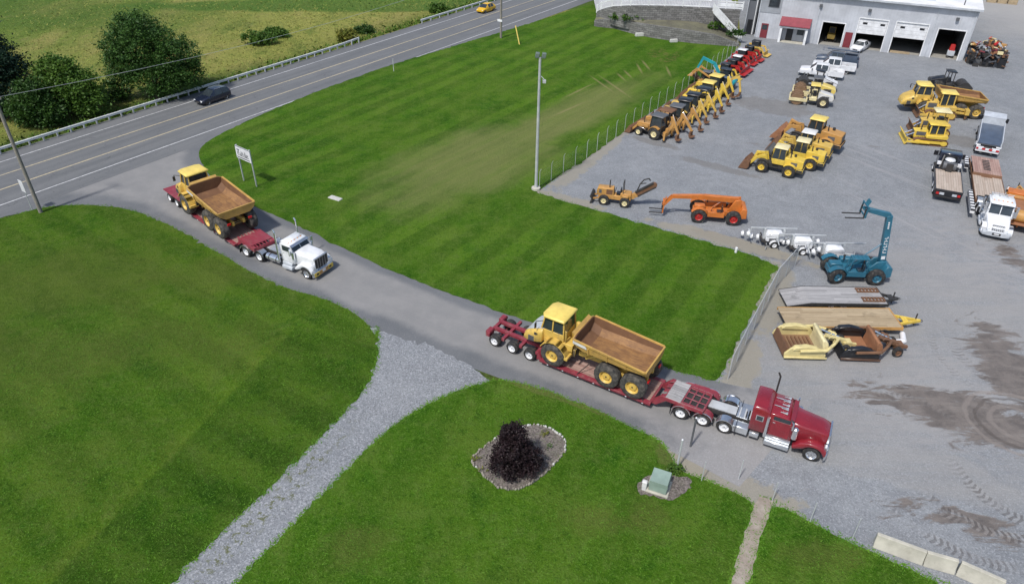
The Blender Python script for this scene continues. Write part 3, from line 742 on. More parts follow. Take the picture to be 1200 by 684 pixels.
MT['weed_g'] = mat_blade('weed_leaves', (.045, .10, .012), (.085, .15, .02), sc=.8)
def along(P, step, spread, seed=3, jump=.0):
    rs = random.Random(seed); out = []
    for a, b in zip(P, P[1:]):
        a = Vector(a[:2]); b = Vector(b[:2]); L = (b - a).length
        for k in range(int(L / step) + 1):
            q = a + (b - a) * rs.random(); out.append((q.x + rs.gauss(0, spread), q.y + rs.gauss(0, spread)))
    return out
fr = along(TL, .012, .12, 5) + along(TR, .010, .11, 6) + along(BT[:60], .012, .11, 7) + along(smooth_line(br_top, 1), .008, .16, 8)
fr += along(smooth_line(left_edge, 1), .03, .14, 9) + along([Vector(p[:2]) for p in mid_r[12:]], .03, .16, 10) + along(fp, .02, .09, 12)
o = blades('grass_fringe', 'blade', fr, .11, .35, .8, 2); tag(o, kind='stuff')
tag(o, 'ragged green grass blades fringing the lawn edges', 'grass')
rs = np.random.RandomState(4)
n_ = 120000; q = np.c_[rs.uniform(-34, 24, n_), rs.uniform(16, 44, n_)]
# keep blades on the two front lawns only
from mathutils.geometry import tessellate_polygon
def inside(poly, Q):
    x, y = Q[:, 0], Q[:, 1]; r = np.zeros(len(Q), bool); n = len(poly); j = n - 1
    for i in range(n):
        xi, yi = poly[i][0], poly[i][1]; xj, yj = poly[j][0], poly[j][1]
        with np.errstate(divide='ignore', invalid='ignore'):
            c = ((yi > y) != (yj > y)) & (x < (xj - xi) * (y - yi) / (yj - yi + 1e-12) + xi)
        r ^= c; j = i
    return r
lawn_polys = [left_pts, TR[1:] + BT[1:] + [Vector((10.5, 8)), Vector((-14, 8))], smooth_line(br_top, 1) + [Vector((24, 8)), Vector((12.5, 8))]]
keep = np.zeros(n_, bool)
for pl in lawn_polys: keep |= inside(pl, q)
o = blades('lawn_blades', 'blade', q[keep], .07, .4, .8, 9, .3, .03); tag(o, 'short green grass blades standing up from the front lawns', 'grass', kind='stuff')
# meadow beyond the highway
n_ = 60000; s_ = rs.uniform(-70, 330, n_); t_ = W_ + 3.4 + 95 * rs.beta(1., 2.2, n_)
q = np.array([O_[:2]]) + np.outer(s_, np.array(hw_dir[:2])) + np.outer(t_, np.array(hw_n[:2]))
o = blades('meadow_grass', 'weed', q, .34, .5, .8, 10, .30, 0); tag(o, 'tall tan and green meadow grass beyond the highway', 'grass', kind='stuff')

n_ = 9000; s_ = rs.uniform(-60, 330, n_); t_ = W_ + 2.4 + np.abs(rs.normal(0, 1.3, n_))
q = np.array([O_[:2]]) + np.outer(s_, np.array(hw_dir[:2])) + np.outer(t_, np.array(hw_n[:2]))
o = blades('roadside_weeds', 'weed_g', q, .5, .8, .5, 11, .3, 0); tag(o, 'green weeds growing under and behind the guardrails', 'weeds', kind='stuff')
# ------------------------------------------------------------------ lorries
def semi(label, loc, ang, colr, hood=(1.45, .86, 2.22, .64, 1.92), drives=(-5.05, -6.38, -7.75), sleeper=True, near_stack=False,
         cab=(-2.75, -1.4, 2.5), stacks=3.9, red=True, aero=False, name='semi_truck', tanks=True, back=None):
    """front axle at the origin, nose towards +x; hood=(rear x, rear half width, rear z, front half width, front z)"""
    t = thing(name, label, 'truck', loc, ang)
    c0, c1, cz = cab; hx, hw0, hz0, hw1, hz1 = hood
    xr = back if back is not None else drives[-1] - .75
    f = MB()
    for s in (1, -1): f.box(xr, .55, s * .42 - .06, s * .42 + .06, .72, 1.0, 'under')
    for x in (xr + .1, xr + 1.6, -4.2, -2.2): f.box(x, x + .12, -.38, .38, .75, .97, 'under')
    f.build('chassis', t)
    dk = MB()
    dk.box(drives[0] + .5, c0 - (1.15 if sleeper else .15), -.46, .46, 1.0, 1.06, 'alu').box(xr + .2, drives[0] + .45, -.36, .36, 1.0, 1.05, 'galv')
    for k in range(4): dk.box(drives[0] + .6 + k * .32, drives[0] + .68 + k * .32, -.44, .44, 1.062, 1.08, 'galv')
    dk.tube((c0 - 1.25 if sleeper else c0 - .35, -.3, 1.06), (c0 - 1.25 if sleeper else c0 - .35, -.3, 1.5), .04, 'under', 6)
    dk.build('deck_plate', t)
    fw = MB(); mid = sum(drives[-2:]) / 2
    fw.prismz([(mid - .55, -.35), (mid + .25, -.42), (mid + .45, 0), (mid + .25, .42), (mid - .55, .35)], 1.06, 1.16, 'under')
    fw.build('fifth_wheel', t)
    wheel(t, 0, 1.0, .5, .32, rim='chrome', steer=0); wheel(t, 0, -1.0, .5, .32, rim='chrome')
    for x in drives:
        for s in (1, -1): wheel(t, x, s * .93, .5, .55, rim='rim_w')
    # mudguards
    fd = MB()
    for k, x in enumerate(drives):
        m2 = 'maroon' if red and k > 0 else ('chrome' if red else 'grey_l')
        for s in (1, -1):
            y0, y1 = (.68, 1.26) if s > 0 else (-1.26, -.68)
            fd.arc(0 + x, .5, .57, 20, 160, y0, y1, 'chrome' if red and k == 0 else ('alu' if not red else m2), .03, 10)
            fd.arc(0 + x, .5, .585, 16, 164, y1 - .05 if s > 0 else y0, y1 if s > 0 else y0 + .05, 'chrome', .05, 10)
    if red and len(drives) > 2:
        xa, xb = drives[2], drives[1]
        for s in (1, -1):
            y0, y1 = (.68, 1.26) if s > 0 else (-1.26, -.68)
            fd.box(xa, xb, y0, y1, 1.06, 1.10, 'maroon')
    for x in (drives[-1] - .66, drives[0] + .62):
        for s in (1, -1): fd.box(x, x + .03, s * .97 - .3, s * .97 + .3, .28, 1.0, 'black')
    fd.build('mudguard', t)
    # bonnet with a crowned top
    def hsec(x, w, z, zb):
        return [(x, -w, zb), (x, -w * 1.0, z - .13), (x, -w * .90, z - .03), (x, -w * .3, z), (x, w * .3, z), (x, w * .90, z - .03), (x, w, z - .13), (x, w, zb)]
    h = MB()
    if aero:
        h.loft([hsec(-hx, hw0, hz0, .85), hsec(-hx + .55, hw0 * 1.0, hz0 - .12, .85), hsec(.25, hw1 * 1.02, hz1 + .25, .8), hsec(.75, hw1 * .96, hz1, .75), hsec(.88, hw1 * .86, hz1 - .3, .7)], colr)
        for s in (1, -1): h.arc(0, .5, .6, 0, 180, *((.55, 1.22) if s > 0 else (-1.22, -.55)), colr, .08, 12)
    else:
        h.loft([hsec(-hx, hw0, hz0, .9), hsec(-hx + .5, hw0 * .95, hz0 - .09, .85), hsec(.15, hw1 * 1.14, hz1 + .11, .8), hsec(.6, hw1, hz1, .8)], colr)
    h.build('bonnet', t, .02, 50)
    if not aero:
        fn = MB()
        for s in (1, -1):
            y0, y1 = (.5, 1.22) if s > 0 else (-1.22, -.5)
            pts = [(-.98, .62)] + [(.62 * math.cos(R(a)), .5 + .62 * math.sin(R(a))) for a in (150, 130, 110, 90, 70, 50, 30, 12)] + [(.72, .72), (.72, .98), (.45, 1.24), (.1, 1.36), (-.35, 1.32), (-.75, 1.15), (-1.15, .75), (-1.15, .62)]
            fn.prism(pts, y0, y1, colr)
        fn.build('front_mudguard', t, .035, 50)
    g = MB()
    if aero:
        g.prism([(.60, hz1 + .1), (.85, hz1 - .32), (.90, hz1 - .3), (.65, hz1 + .14)], -.5, .5, 'grey_d')
        for k in range(7): g.prism([(.61, hz1 + .12), (.86, hz1 - .30), (.93, hz1 - .29), (.67, hz1 + .155)], -.5 + k * .155, -.46 + k * .155, 'grey_l')
    else:
        g.box(.6, .70, -hw1 - .04, hw1 + .04, .78, hz1 + .02, 'chrome')
        nb = 5 if not red else 9
        for k in range(nb):
            w_ = 2 * hw1 / nb
            g.box(.69, .715, -hw1 + k * w_ + .02, -hw1 + (k + 1) * w_ - .03, .85, hz1 - .06, 'black')
    g.build('grille', t)
    for s in (1, -1):
        l = MB()
        if aero: l.lathe([(0, 0), (.03, .1), (0, .13)], (.86, s * .72, .95), 'lamp', 12, 'x')
        else:
            l.box(.52, .74, s * .88 - .15, s * .88 + .15, 1.0, 1.26, 'chrome')
            for q in (-.07, .07): l.lathe([(.02, 0), (.02, .055), (0, .065)], (.74, s * .88 + q, 1.13), 'lamp', 10, 'x')
        l.build('headlight', t)
    b = MB()
    if aero:
        b.prismz([(.55, -1.18), (.92, -1.05), (.98, -.6), (.98, .6), (.92, 1.05), (.55, 1.18)], .38, .78, 'grey_l')
        b.box(.975, .99, -.2, .2, .55, .68, 'white')
        b.box(.965, .985, -.34, .34, .48, .74, 'under')
    else:
        b.prismz([(.66, -1.18), (.80, -1.05), (.84, -.5), (.84, .5), (.80, 1.05), (.66, 1.18)], .34, .76, 'chrome')
    bo = b.build('bumper', t, .015)
    if not red and not aero:
        q = MB(); q.prismz([(.845, -.5), (.85, -.5), (.85, .5), (.845, .5)], .38, .70, 'yellow_deep')
        for s in (1, -1): q.box(.835, .852, s * .78 - .27, s * .78 + .27, .37, .71, 'yellow_bright'); q.box(.85, .858, s * .72 - .12, s * .72 + .12, .46, .62, 'under')
        q.build('load_banner', bo)
        q = MB().box(.85, .862, -.17, .17, .48, .66, 'white').build('number_plate', bo)
    # cab
    c = MB(); hw = 1.0
    c.prism([(c0, .9), (c1 + .12, .9), (c1 + .12, hz0 - .12), (c1 - .22, cz - .12), (c1 - .34, cz), (c0 + .06, cz + .03), (c0, cz - .05)], -hw, hw, colr)
    if not sleeper:
        c.prism([(c0 + .02, cz), (c1 - .55, cz + .02), (c1 - .8, cz + .12), (c0 + .02, cz + .16)], -.88, .88, colr)
    co = c.build('cab', t, .06, 50)
    zs, ze = hz0 - .12, cz - .12
    wsl = (c1 - .22 - c1 - .12) / (ze - zs)
    ws = MB()
    for s in (1, -1):
        za, zb = zs + .05, ze - .02
        xa, xb = c1 + .12 + wsl * (za - zs), c1 + .12 + wsl * (zb - zs)
        y0, y1 = (.03, .88) if s > 0 else (-.88, -.03)
        ws.add([(xa + .012, y0, za), (xa + .012, y1, za), (xb + .012, y1, zb), (xb + .012, y0, zb)], [(0, 1, 2, 3)], 'glass')
    ws.build('windscreen', t, smooth=0)
    for s in (1, -1):
        d = MB(); y = s * hw
        d.box(c0 + .2, c1 - .08, min(y, y + s * .02), max(y, y + s * .02), .98, zs + .02, colr)
        do = d.build('door', t, .01)
        q = MB().box(c0 + .26, c1 - .14, *sorted((y + s * .004, y + s * .028)), zs + .04, ze + .02, 'glass').build('window', do)
        q = MB().box(c0 + .26, c0 + .4, *sorted((y + s * .02, y + s * .05)), zs - .18, zs - .14, 'chrome').build('handle', do)
    v = MB()
    v.prism([(c1 + .0, ze + .02), (c1 - .18, cz - .03), (c1 - .2, cz + .0), (c1 + .05, ze + .02)], -.94, .94, colr if red or aero else 'chrome')
    v.build('visor', t)
    # roof furniture
    if red:
        l = MB()
        for k in range(5):
            y = -.72 + k * .36
            l.lathe([(-.28, .02), (-.05, .035), (.05, .075), (.12, .08), (.12, 0)], (c1 - .55, y, cz + .12), 'chrome', 8, 'x')
            l.tube((c1 - .6, y, cz), (c1 - .6, y, cz + .1), .02, 'chrome', 5)
            if k % 2: l.lathe([(-.5, .02), (-.2, .03), (.1, .03), (.3, .07)], (c1 - .75, y + .12, cz + .1), 'chrome', 8, 'x')
        l.build('roof_horn', t)
    else:
        l = MB()
        for k in range(5): l.box(c1 - .62, c1 - .54, -.7 + k * .35 - .05, -.7 + k * .35 + .05, cz, cz + .05, 'amber')
        if aero:
            l.tube((c0 + .05, -.9, cz + .25), (c0 + .05, .9, cz + .25), .025, 'chrome', 6)
            for y in (-.85, -.3, .3, .85): l.tube((c0 + .05, y, cz), (c0 + .05, y, cz + .25), .025, 'chrome', 6)
            for y in (-.8, -.25, .35): l.lathe([(-.2, .06), (.2, .08), (.2, 0), (-.2, 0)], (c0 + .3, y, cz + .16), 'galv', 8, 'x')
        l.build('roof_light', t)
    for s in (1, -1):
        q = MB(); y = s * 1.22
        q.tube((c1 - .1, s * 1.0, zs - .1), (c1 + .02, y, zs - .05), .02, 'chrome', 5).tube((c1 - .1, s * 1.0, ze), (c1 + .02, y, ze), .02, 'chrome', 5)
        q.box(c1 - .02, c1 + .06, y - .1, y + .1, zs - .1, ze + .04, 'chrome'); q.build('mirror', t)
    if sleeper:
        q = MB(); x0, x1, z1 = c0 - .98, c0 + .03, 2.74
        sec = lambda x, zt: [(x, -1.08, .92), (x, -1.08, zt - .12), (x, -.98, zt), (x, .98, zt), (x, 1.08, zt - .12), (x, 1.08, .92)]
        q.loft([sec(x0, z1 - .03), sec(x0 + .2, z1), sec(x1 - .25, z1), sec(x1, z1 - .18)], colr)
        so_ = q.build('sleeper', t, .03, 45)
        for s in (1, -1):
            MB().box(x0 + .28, x0 + .72, *sorted((s * 1.081, s * 1.10)), 1.78, 2.18, 'chrome').box(x0 + .33, x0 + .67, *sorted((s * 1.10, s * 1.115)), 1.83, 2.13, 'glass').build('window', so_)
    # exhausts
    for s in (1, -1):
        top_ = stacks if (s > 0 or near_stack) else 2.45
        q = MB(); x = c0 + (.0 if sleeper else -.14); y = s * 1.16
        q.tube((x, y, .8), (x, y, 2.3), .09, 'chrome', 10)
        if top_ > 2.5:
            q.tube((x, y, 2.3), (x, y, top_ - .25), .075 if not red else .055, 'chrome' if not red else 'under', 10).tube((x, y, top_ - .25), (x - .14, y, top_), .075 if not red else .055, 'chrome' if not red else 'under', 10)
        q.build('exhaust_stack', t)
    for s in (1, -1):
        if red:
            q = MB(); q.box(c0 + .05, c1 + .12, *sorted((s * .62, s * 1.3)), .32, .62, 'alu').box(c0 + .05, c1 + .12, *sorted((s * .62, s * 1.12)), .64, .9, 'alu').build('step_box', t, .02)
            MB().box(c0 - 1.95, c0 - .95, *sorted((s * .55, s * 1.15)), .38, .88, 'alu').box(c0 - .85, c0 - .3, *sorted((s * .6, s * 1.1)), .38, .72, 'alu').build('fuel_tank', t, .03)
            q = MB().lathe([(-.4, .0), (-.4, .17), (.32, .17), (.38, .1), (.38, 0)], (-hx + .28, s * 1.0, 1.62), 'chrome', 14, 'z').build('air_cleaner', t)
        elif tanks:
            q = MB().lathe([(-.75, 0), (-.75, .29), (.75, .29), (.75, 0)], (c0 - 1.0, s * .88, .72), 'chrome', 18, 'x')
            for k in (-.4, .4): q.lathe([(-.04, .3), (.04, .3)], (c0 - 1.0 + k, s * .88, .72), 'under', 18, 'x')
            q.build('fuel_tank', t)
            q = MB().box(c0 + .1, c1 - .1, *sorted((s * .62, s * 1.22)), .34, .62, 'grey_l').box(c0 + .1, c1 - .15, *sorted((s * .62, s * 1.1)), .63, .9, 'grey_l').build('step_box', t, .03)
            q = MB().lathe([(-.3, .0), (-.3, .14), (.3, .14), (.34, .0)], (-hx + .25, s * 1.02, 1.75), 'chrome', 12, 'z').build('air_cleaner', t)
    return t

def lowboy(label, loc, ang, deck0=3.5, deck1=11.9, rear_frame='open', neck_end=15.0, neck='slab', mat='maroon', deckmat='board_red', hitch=True, axles=(0, 1.45, 2.85), zneck=1.28):
    """rear axle at the origin, nose towards +x"""
    t = thing('lowboy_trailer', label, 'trailer', loc, ang)
    for x in axles: wheels(t, (x,), .98, .46, .5)
    r = MB()
    if rear_frame == 'open':
        for y in (-.42, .42): r.box(-.55, deck0 + .25, y - .13, y + .13, .85, 1.08, mat)
        for x in (-.5, .72, 2.15, deck0): r.box(x - .11, x + .11, -1.22, 1.22, .80, 1.02, mat)
        for s in (1, -1): r.box(-.75, -.42, s * .85 - .3, s * .85 + .3, .62, 1.08, mat)
        r.box(-.62, -.50, -.3, .3, .55, .9, mat)
        for x in axles: r.tube((x, -.7, .46), (x, .7, .46), .08, 'under', 8)
    else:
        r.box(-.95, deck0 + .2, -1.25, 1.25, .96, 1.08, mat)
        for y in (-.42, .42): r.box(-.6, deck0 + .25, y - .13, y + .13, .6, .95, mat)
        for x in axles: r.tube((x, -.7, .46), (x, .7, .46), .08, 'under', 8)
        r.tube((-.9, .9, 1.0), (-1.25, 1.0, 1.12), .05, 'under', 6)
    r.build('rear_frame', t, .012)
    for s in (1, -1):
        tl = MB()
        tl.box(-.80, -.75, s * .9 - .16, s * .9 + .16, .68, .82, 'redlens') if rear_frame == 'open' else tl.box(-.975, -.951, s * .9 - .16, s * .9 + .16, .97, 1.06, 'redlens')
        tl.build('tail_light', t)
    # ramp from bogie to the low deck
    d = MB()
    d.prism([(deck0, .42), (deck0 + .35, .42), (deck0 + .35, .62), (deck0 + .1, 1.0), (deck0, 1.0)], -1.2, 1.2, mat)
    for s in (1, -1):
        d.box(deck0 + .3, deck1, *sorted((s * 1.02, s * 1.32)), .40, .60, mat)
        d.box(deck0 + .3, deck1, *sorted((s * 1.33, s * 1.36)), .50, .58, mat)
    for k in range(9):
        x = deck0 + .6 + k * (deck1 - deck0 - .9) / 8
        d.box(x - .06, x + .06, -1.02, 1.02, .42, .54, mat)
    d.box(deck1 - .15, deck1, -1.3, 1.3, .40, .61, mat)
    d.build('side_beam', t, .01)
    b = MB().box(deck0 + .35, deck1 - .16, -1.01, 1.01, .545, .595, deckmat).build('deck', t)
    mk = MB()
    for k in range(7):
        x = deck0 + .9 + k * 1.15
        for s in (1, -1): mk.box(x, x + .1, *sorted((s * 1.36, s * 1.372)), .43, .48, 'white')
    mk.build('reflector', t)
    # gooseneck
    g = MB(); gx0, gx1 = deck1, neck_end; z = zneck
    for s in (1, -1):
        y0, y1 = sorted((s * .72, s * .98))
        g.prism([(gx0 - .05, .40), (gx0 + .25, .40), (gx0 + .85, z - .28), (gx1, z - .22), (gx1, z), (gx0 + .55, z), (gx0 - .05, .62)], y0, y1, mat)
    for x in (gx0 + .7, gx0 + 1.7, gx1 - .08): g.box(x, x + .12, -.74, .74, z - .2, z - .02, mat)
    g.build('gooseneck', t, .015)
    p = MB()
    if neck == 'slab':
        p.box(gx0 + .78, gx1 - 1.45, -.96, .96, z, z + .035, 'board_grey')
        for i in range(3):
            for j in range(3): pass
        for j in range(4): p.box(gx1 - 1.4, gx1 - .02, -.95 + j * .6, -.85 + j * .6, z + .002, z + .04, mat)
        for i in range(4): p.box(gx1 - 1.42 + i * .45, gx1 - 1.34 + i * .45, -.96, .96, z + .003, z + .045, mat)
        for j in range(4): p.bar((gx0 + .45, -.8 + j * .53, z - .1), (gx0 + .8, -.8 + j * .53, z + .03), .3, .03, mat)
        p.box(gx1 - 1.4, gx1 - .02, -.9, .9, z - .12, z - .08, 'under')
    else:
        p.box(gx0 + .6, gx1 - .55, -.98, .98, z + .0, z + .08, 'maroon')
        for j in range(7):
            p.box(gx1 - .52, gx1, -.95 + j * .3, -.86 + j * .3, z, z + .05, 'maroon'); p.box(gx0 + .12, gx0 + .58, -.95 + j * .3, -.86 + j * .3, z - .06, z + .0, 'maroon')
        p.box(gx1 - .1, gx1, -.98, .98, z + .002, z + .06, 'maroon')
        for s in (1, -1): p.prism([(gx0 + .3, z - .3), (gx1, z - .3), (gx1, z + .03), (gx0 + .3, z + .03)], *sorted((s * .96, s * 1.04)), 'maroon')
    p.build('gooseneck_deck', t, .006)
    q = MB().tube((neck_end - .6, 0, zneck - .3), (neck_end - .6, 0, 1.16), .09, 'under', 8).build('kingpin', t)
    return t

# ------------------------------------------------------------------ articulated dump truck: front axle at origin, nose to +x
def adt(label, loc, ang, sc=1., tone='yellow', hoodtop='grey_l', group=None, bedm='bed'):
    t = thing('articulated_dump_truck', label, 'dump truck', loc, ang, group)
    y = tone; yb = 'yellow_bed' if tone == 'yellow' else tone; XM, XR = -3.95, -5.78
    for x in (0, XM, XR):
        for s in (1, -1): wheel(t, x, s * 1.2, .86, .66, rim=y, lug=.035, tyre='tyre_d')
    f = MB()
    for s in (1, -1):
        f.box(-6.4, -1.5, s * .45 - .1, s * .45 + .1, .95, 1.3, y)
    f.box(-1.75, -1.0, -.4, .4, .7, 1.35, 'under').box(-1.1, 2.0, -.55, .55, .6, 1.1, 'under')
    for x in (0, XM, XR): f.tube((x, -1.1, .86), (x, 1.1, .86), .2, 'under', 8)
    for s in (1, -1): f.bar((XM, s * .75, .95), (XR, s * .75, .95), .2, .3, y); f.tube((-2.1, s * .65, 1.0), (-3.4, s * .55, 1.75), .09, y, 8)
    f.build('chassis', t, .02)
    h = MB()
    def hs(x, w, zt, zb): return [(x, -w, zb), (x, -w, zt - .2), (x, -w * .86, zt), (x, w * .86, zt), (x, w, zt - .2), (x, w, zb)]
    h.loft([hs(1.0, 1.14, 2.32, 1.35), hs(1.4, 1.14, 2.22, 1.2), hs(2.15, 1.07, 1.85, 1.05), hs(2.45, .97, 1.55, 1.0), hs(2.55, .87, 1.2, .95)], y)
    ho = h.build('bonnet', t, .03, 50)
    q = MB()
    if hoodtop != y:
        q.add([(1.05, -.92, 2.325), (1.4, -.92, 2.235), (2.15, -.86, 1.868), (2.41, -.77, 1.60), (2.41, .77, 1.60), (2.15, .86, 1.868), (1.4, .92, 2.235), (1.05, .92, 2.325)], [(0, 1, 6, 7), (1, 2, 5, 6), (2, 3, 4, 5)], hoodtop)
        q.build('bonnet_panel', ho)
    for s in (1, -1):
        for (a, b, z0, z1) in ((1.62, 2.05, 1.15, 1.55), (1.3, 1.6, 1.75, 1.95)):
            q = MB(); q.box(a, b, *sorted((s * 1.08, s * 1.135)), z0, z1, 'grey_d')
            for k in range(4): q.box(a + .03, b - .03, *sorted((s * 1.13, s * 1.15)), z0 + .04 + k * (z1 - z0) / 4, z0 + .07 + k * (z1 - z0) / 4, 'under')
            q.build('vent', ho)
    for s in (1, -1):
        MB().lathe([(.0, .12), (.05, .1), (.06, 0)], (2.47, s * .6, 1.25), 'lamp', 10, 'x').build('headlight', t)
    fd = MB()
    for s in (1, -1):
        y0, y1 = sorted((s * .78, s * 1.5))
        fd.arc(0, .86, .98, 25, 165, y0, y1, y, .05, 10)
        fd.box(-1.15, -.9, y0, y1, .9, 1.1, y)
    fd.build('front_mudguard', t, .01)
    c = MB()
    cw = .86
    # tapered cab: lower panels yellow, posts, roof
    c.prism([(-.48, 1.3), (1.2, 1.3), (1.22, 2.3), (-.48, 2.3)], -cw, cw, y)
    for s in (1, -1):
        for (xa, xb) in ((1.2, 1.0), (-.46, -.40), (.38, .36)):
            c.bar((xa, s * cw * .97, 2.28), (xb, s * cw * .90, 3.3), .09, .10, y)
    co = c.build('cab', t, .02)
    gl = MB(); k = cw * .94; k2 = cw * .84
    gl.loft([[(-.43, -k, 2.3), (1.17, -k, 2.3), (1.17, k, 2.3), (-.43, k, 2.3)], [(-.37, -k2, 3.3), (.97, -k2, 3.3), (.97, k2, 3.3), (-.37, k2, 3.3)]], 'glass')
    gl.build('window', co, smooth=0)
    MB().loft([[(-.5, -.96, 3.3), (1.0, -.96, 3.3), (1.22, -.6, 3.3), (1.22, .6, 3.3), (1.0, .96, 3.3), (-.5, .96, 3.3)],
               [(-.5, -.98, 3.4), (1.02, -.98, 3.4), (1.25, -.6, 3.4), (1.25, .6, 3.4), (1.02, .98, 3.4), (-.5, .98, 3.4)],
               [(-.42, -.86, 3.5), (.92, -.86, 3.48), (1.1, -.55, 3.47), (1.1, .55, 3.47), (.92, .86, 3.48), (-.42, .86, 3.5)]], 'yellow_lemon' if y == 'yellow' else y).build('roof', co, .02)
    for s in (1, -1):
        q = MB(); q.path([(1.1, s * .8, 2.9), (1.45, s * 1.2, 2.95), (1.45, s * 1.25, 2.5)], .025, 'under').box(1.42, 1.48, s * 1.25 - .1, s * 1.25 + .1, 2.45, 2.85, 'under').build('mirror', t)
    e = MB()
    e.box(-1.35, -.45, -.95, -.2, 1.3, 1.95, y).box(-1.2, -.5, .1, .95, 1.3, 1.8, y).lathe([(-.3, .16), (.45, .16), (.5, 0)], (-.75, -.72, 2.1), y, 12, 'z')
    e.tube((-.62, .8, 1.8), (-.62, .8, 2.75), .08, 'under', 8).box(-1.5, -1.35, -1.1, 1.1, 1.15, 1.7, 'under')
    for k in range(3): e.box(-.95 + k * .02, -.5, -1.45, -1.05, .5 + k * .33, .55 + k * .33, y)
    e.bar((-.3, -1.38, 1.9), (-.9, -1.38, 1.75), .04, .04, y).bar((-.3, -1.38, 1.9), (-.3, -1.38, 1.3), .04, .04, y)
    e.build('engine_cover', t, .02)
    # load bed, open trough with real thickness
    th = .07
    def sec(x, zf, zt, wf, wc, wt, zc): # outer half outline -> full
        return [(x, -wt, zt), (x, -wc, zc), (x, -wf, zf), (x, wf, zf), (x, wc, zc), (x, wt, zt)]
    O = [sec(-1.45, 2.1, 2.92, .95, 1.42, 1.5, 2.45), sec(-2.2, 1.80, 2.86, 1.0, 1.45, 1.52, 2.15), sec(-5.2, 1.75, 2.55, 1.0, 1.45, 1.54, 2.05), sec(-6.5, 1.86, 2.42, 1.0, 1.42, 1.56, 2.08)]
    I = [[(x + (0 if i else -.1), yy * .952, zz + (th if j in (1, 2, 3, 4) else 0)) for j, (x, yy, zz) in enumerate(q)] for i, q in enumerate(O)]
    ob = MB()
    for k in range(3):
        for i in range(5): ob.add([O[k][i], O[k][i + 1], O[k + 1][i + 1], O[k + 1][i]], [(0, 1, 2, 3)], yb)
    for k in range(3):
        for i in (0, 5): ob.add([O[k][i], I[k][i], I[k + 1][i], O[k + 1][i]], [(0, 1, 2, 3)], yb)
    # headboard and raised shield
    ob.prismx([(-1.5, 2.92), (-1.42, 2.45), (-.95, 2.1), (.95, 2.1), (1.42, 2.45), (1.5, 2.92), (1.15, 3.08), (-1.15, 3.08)], -1.50, -1.43, yb)
    ob.prism([(-1.46, 3.0), (-1.22, 3.16), (-1.20, 3.10), (-1.43, 2.94)], -1.15, 1.15, yb)
    # tail: rim and plate
    ob.prismx([(-1.56, 2.42), (-1.42, 2.08), (-1.0, 1.80), (1.0, 1.80), (1.42, 2.08), (1.56, 2.42)], -6.57, -6.50, yb)
    for s in (1, -1):
        ob.bar((-1.55, s * 1.53, 2.90), (-6.5, s * 1.57, 2.43), .10, .12, yb)
        for x in (-2.6, -3.9, -5.2): ob.bar((x, s * 1.47, 2.1), (x, s * 1.545, 2.6), .1, .08, yb)
    ob.bar((-6.55, -1.56, 2.42), (-6.55, 1.56, 2.42), .10, .10, yb)
    bo = ob.build('load_bed', t, 0, 30)
    ib = MB()
    for k in range(3):
        for i in range(5): ib.add([I[k][i], I[k][i + 1], I[k + 1][i + 1], I[k + 1][i]], [(0, 3, 2, 1)], bedm if i in (1, 2, 3) and k else 'bed_wall')
    ib.prismx([(-1.41, 2.90), (-1.34, 2.48), (-.9, 2.15), (.9, 2.15), (1.34, 2.48), (1.41, 2.90), (1.1, 3.04), (-1.1, 3.04)], -1.56, -1.505, 'bed_wall')
    for s in (1, -1): MB().prism([(-1.5, 2.62), (-2.5, 2.5), (-2.35, 2.78), (-1.5, 2.84)], *sorted((s * 1.52, s * 1.56)), 'white_old').build('side_plate', bo)
    ib.add([(-6.49, -1.47, 2.41), (-6.49, -1.33, 2.13), (-6.49, -.93, 1.92), (-6.49, .93, 1.92), (-6.49, 1.33, 2.13), (-6.49, 1.47, 2.41)], [(0, 1, 2, 3, 4, 5)], bedm)
    ib.build('bed_lining', bo, 0, 30)
    for s in (1, -1): MB().box(-6.66, -6.56, s * .9 - .14, s * .9 + .14, 1.25, 1.4, 'redlens').build('tail_light', t)
    t.scale = (sc, sc, sc)
    return t

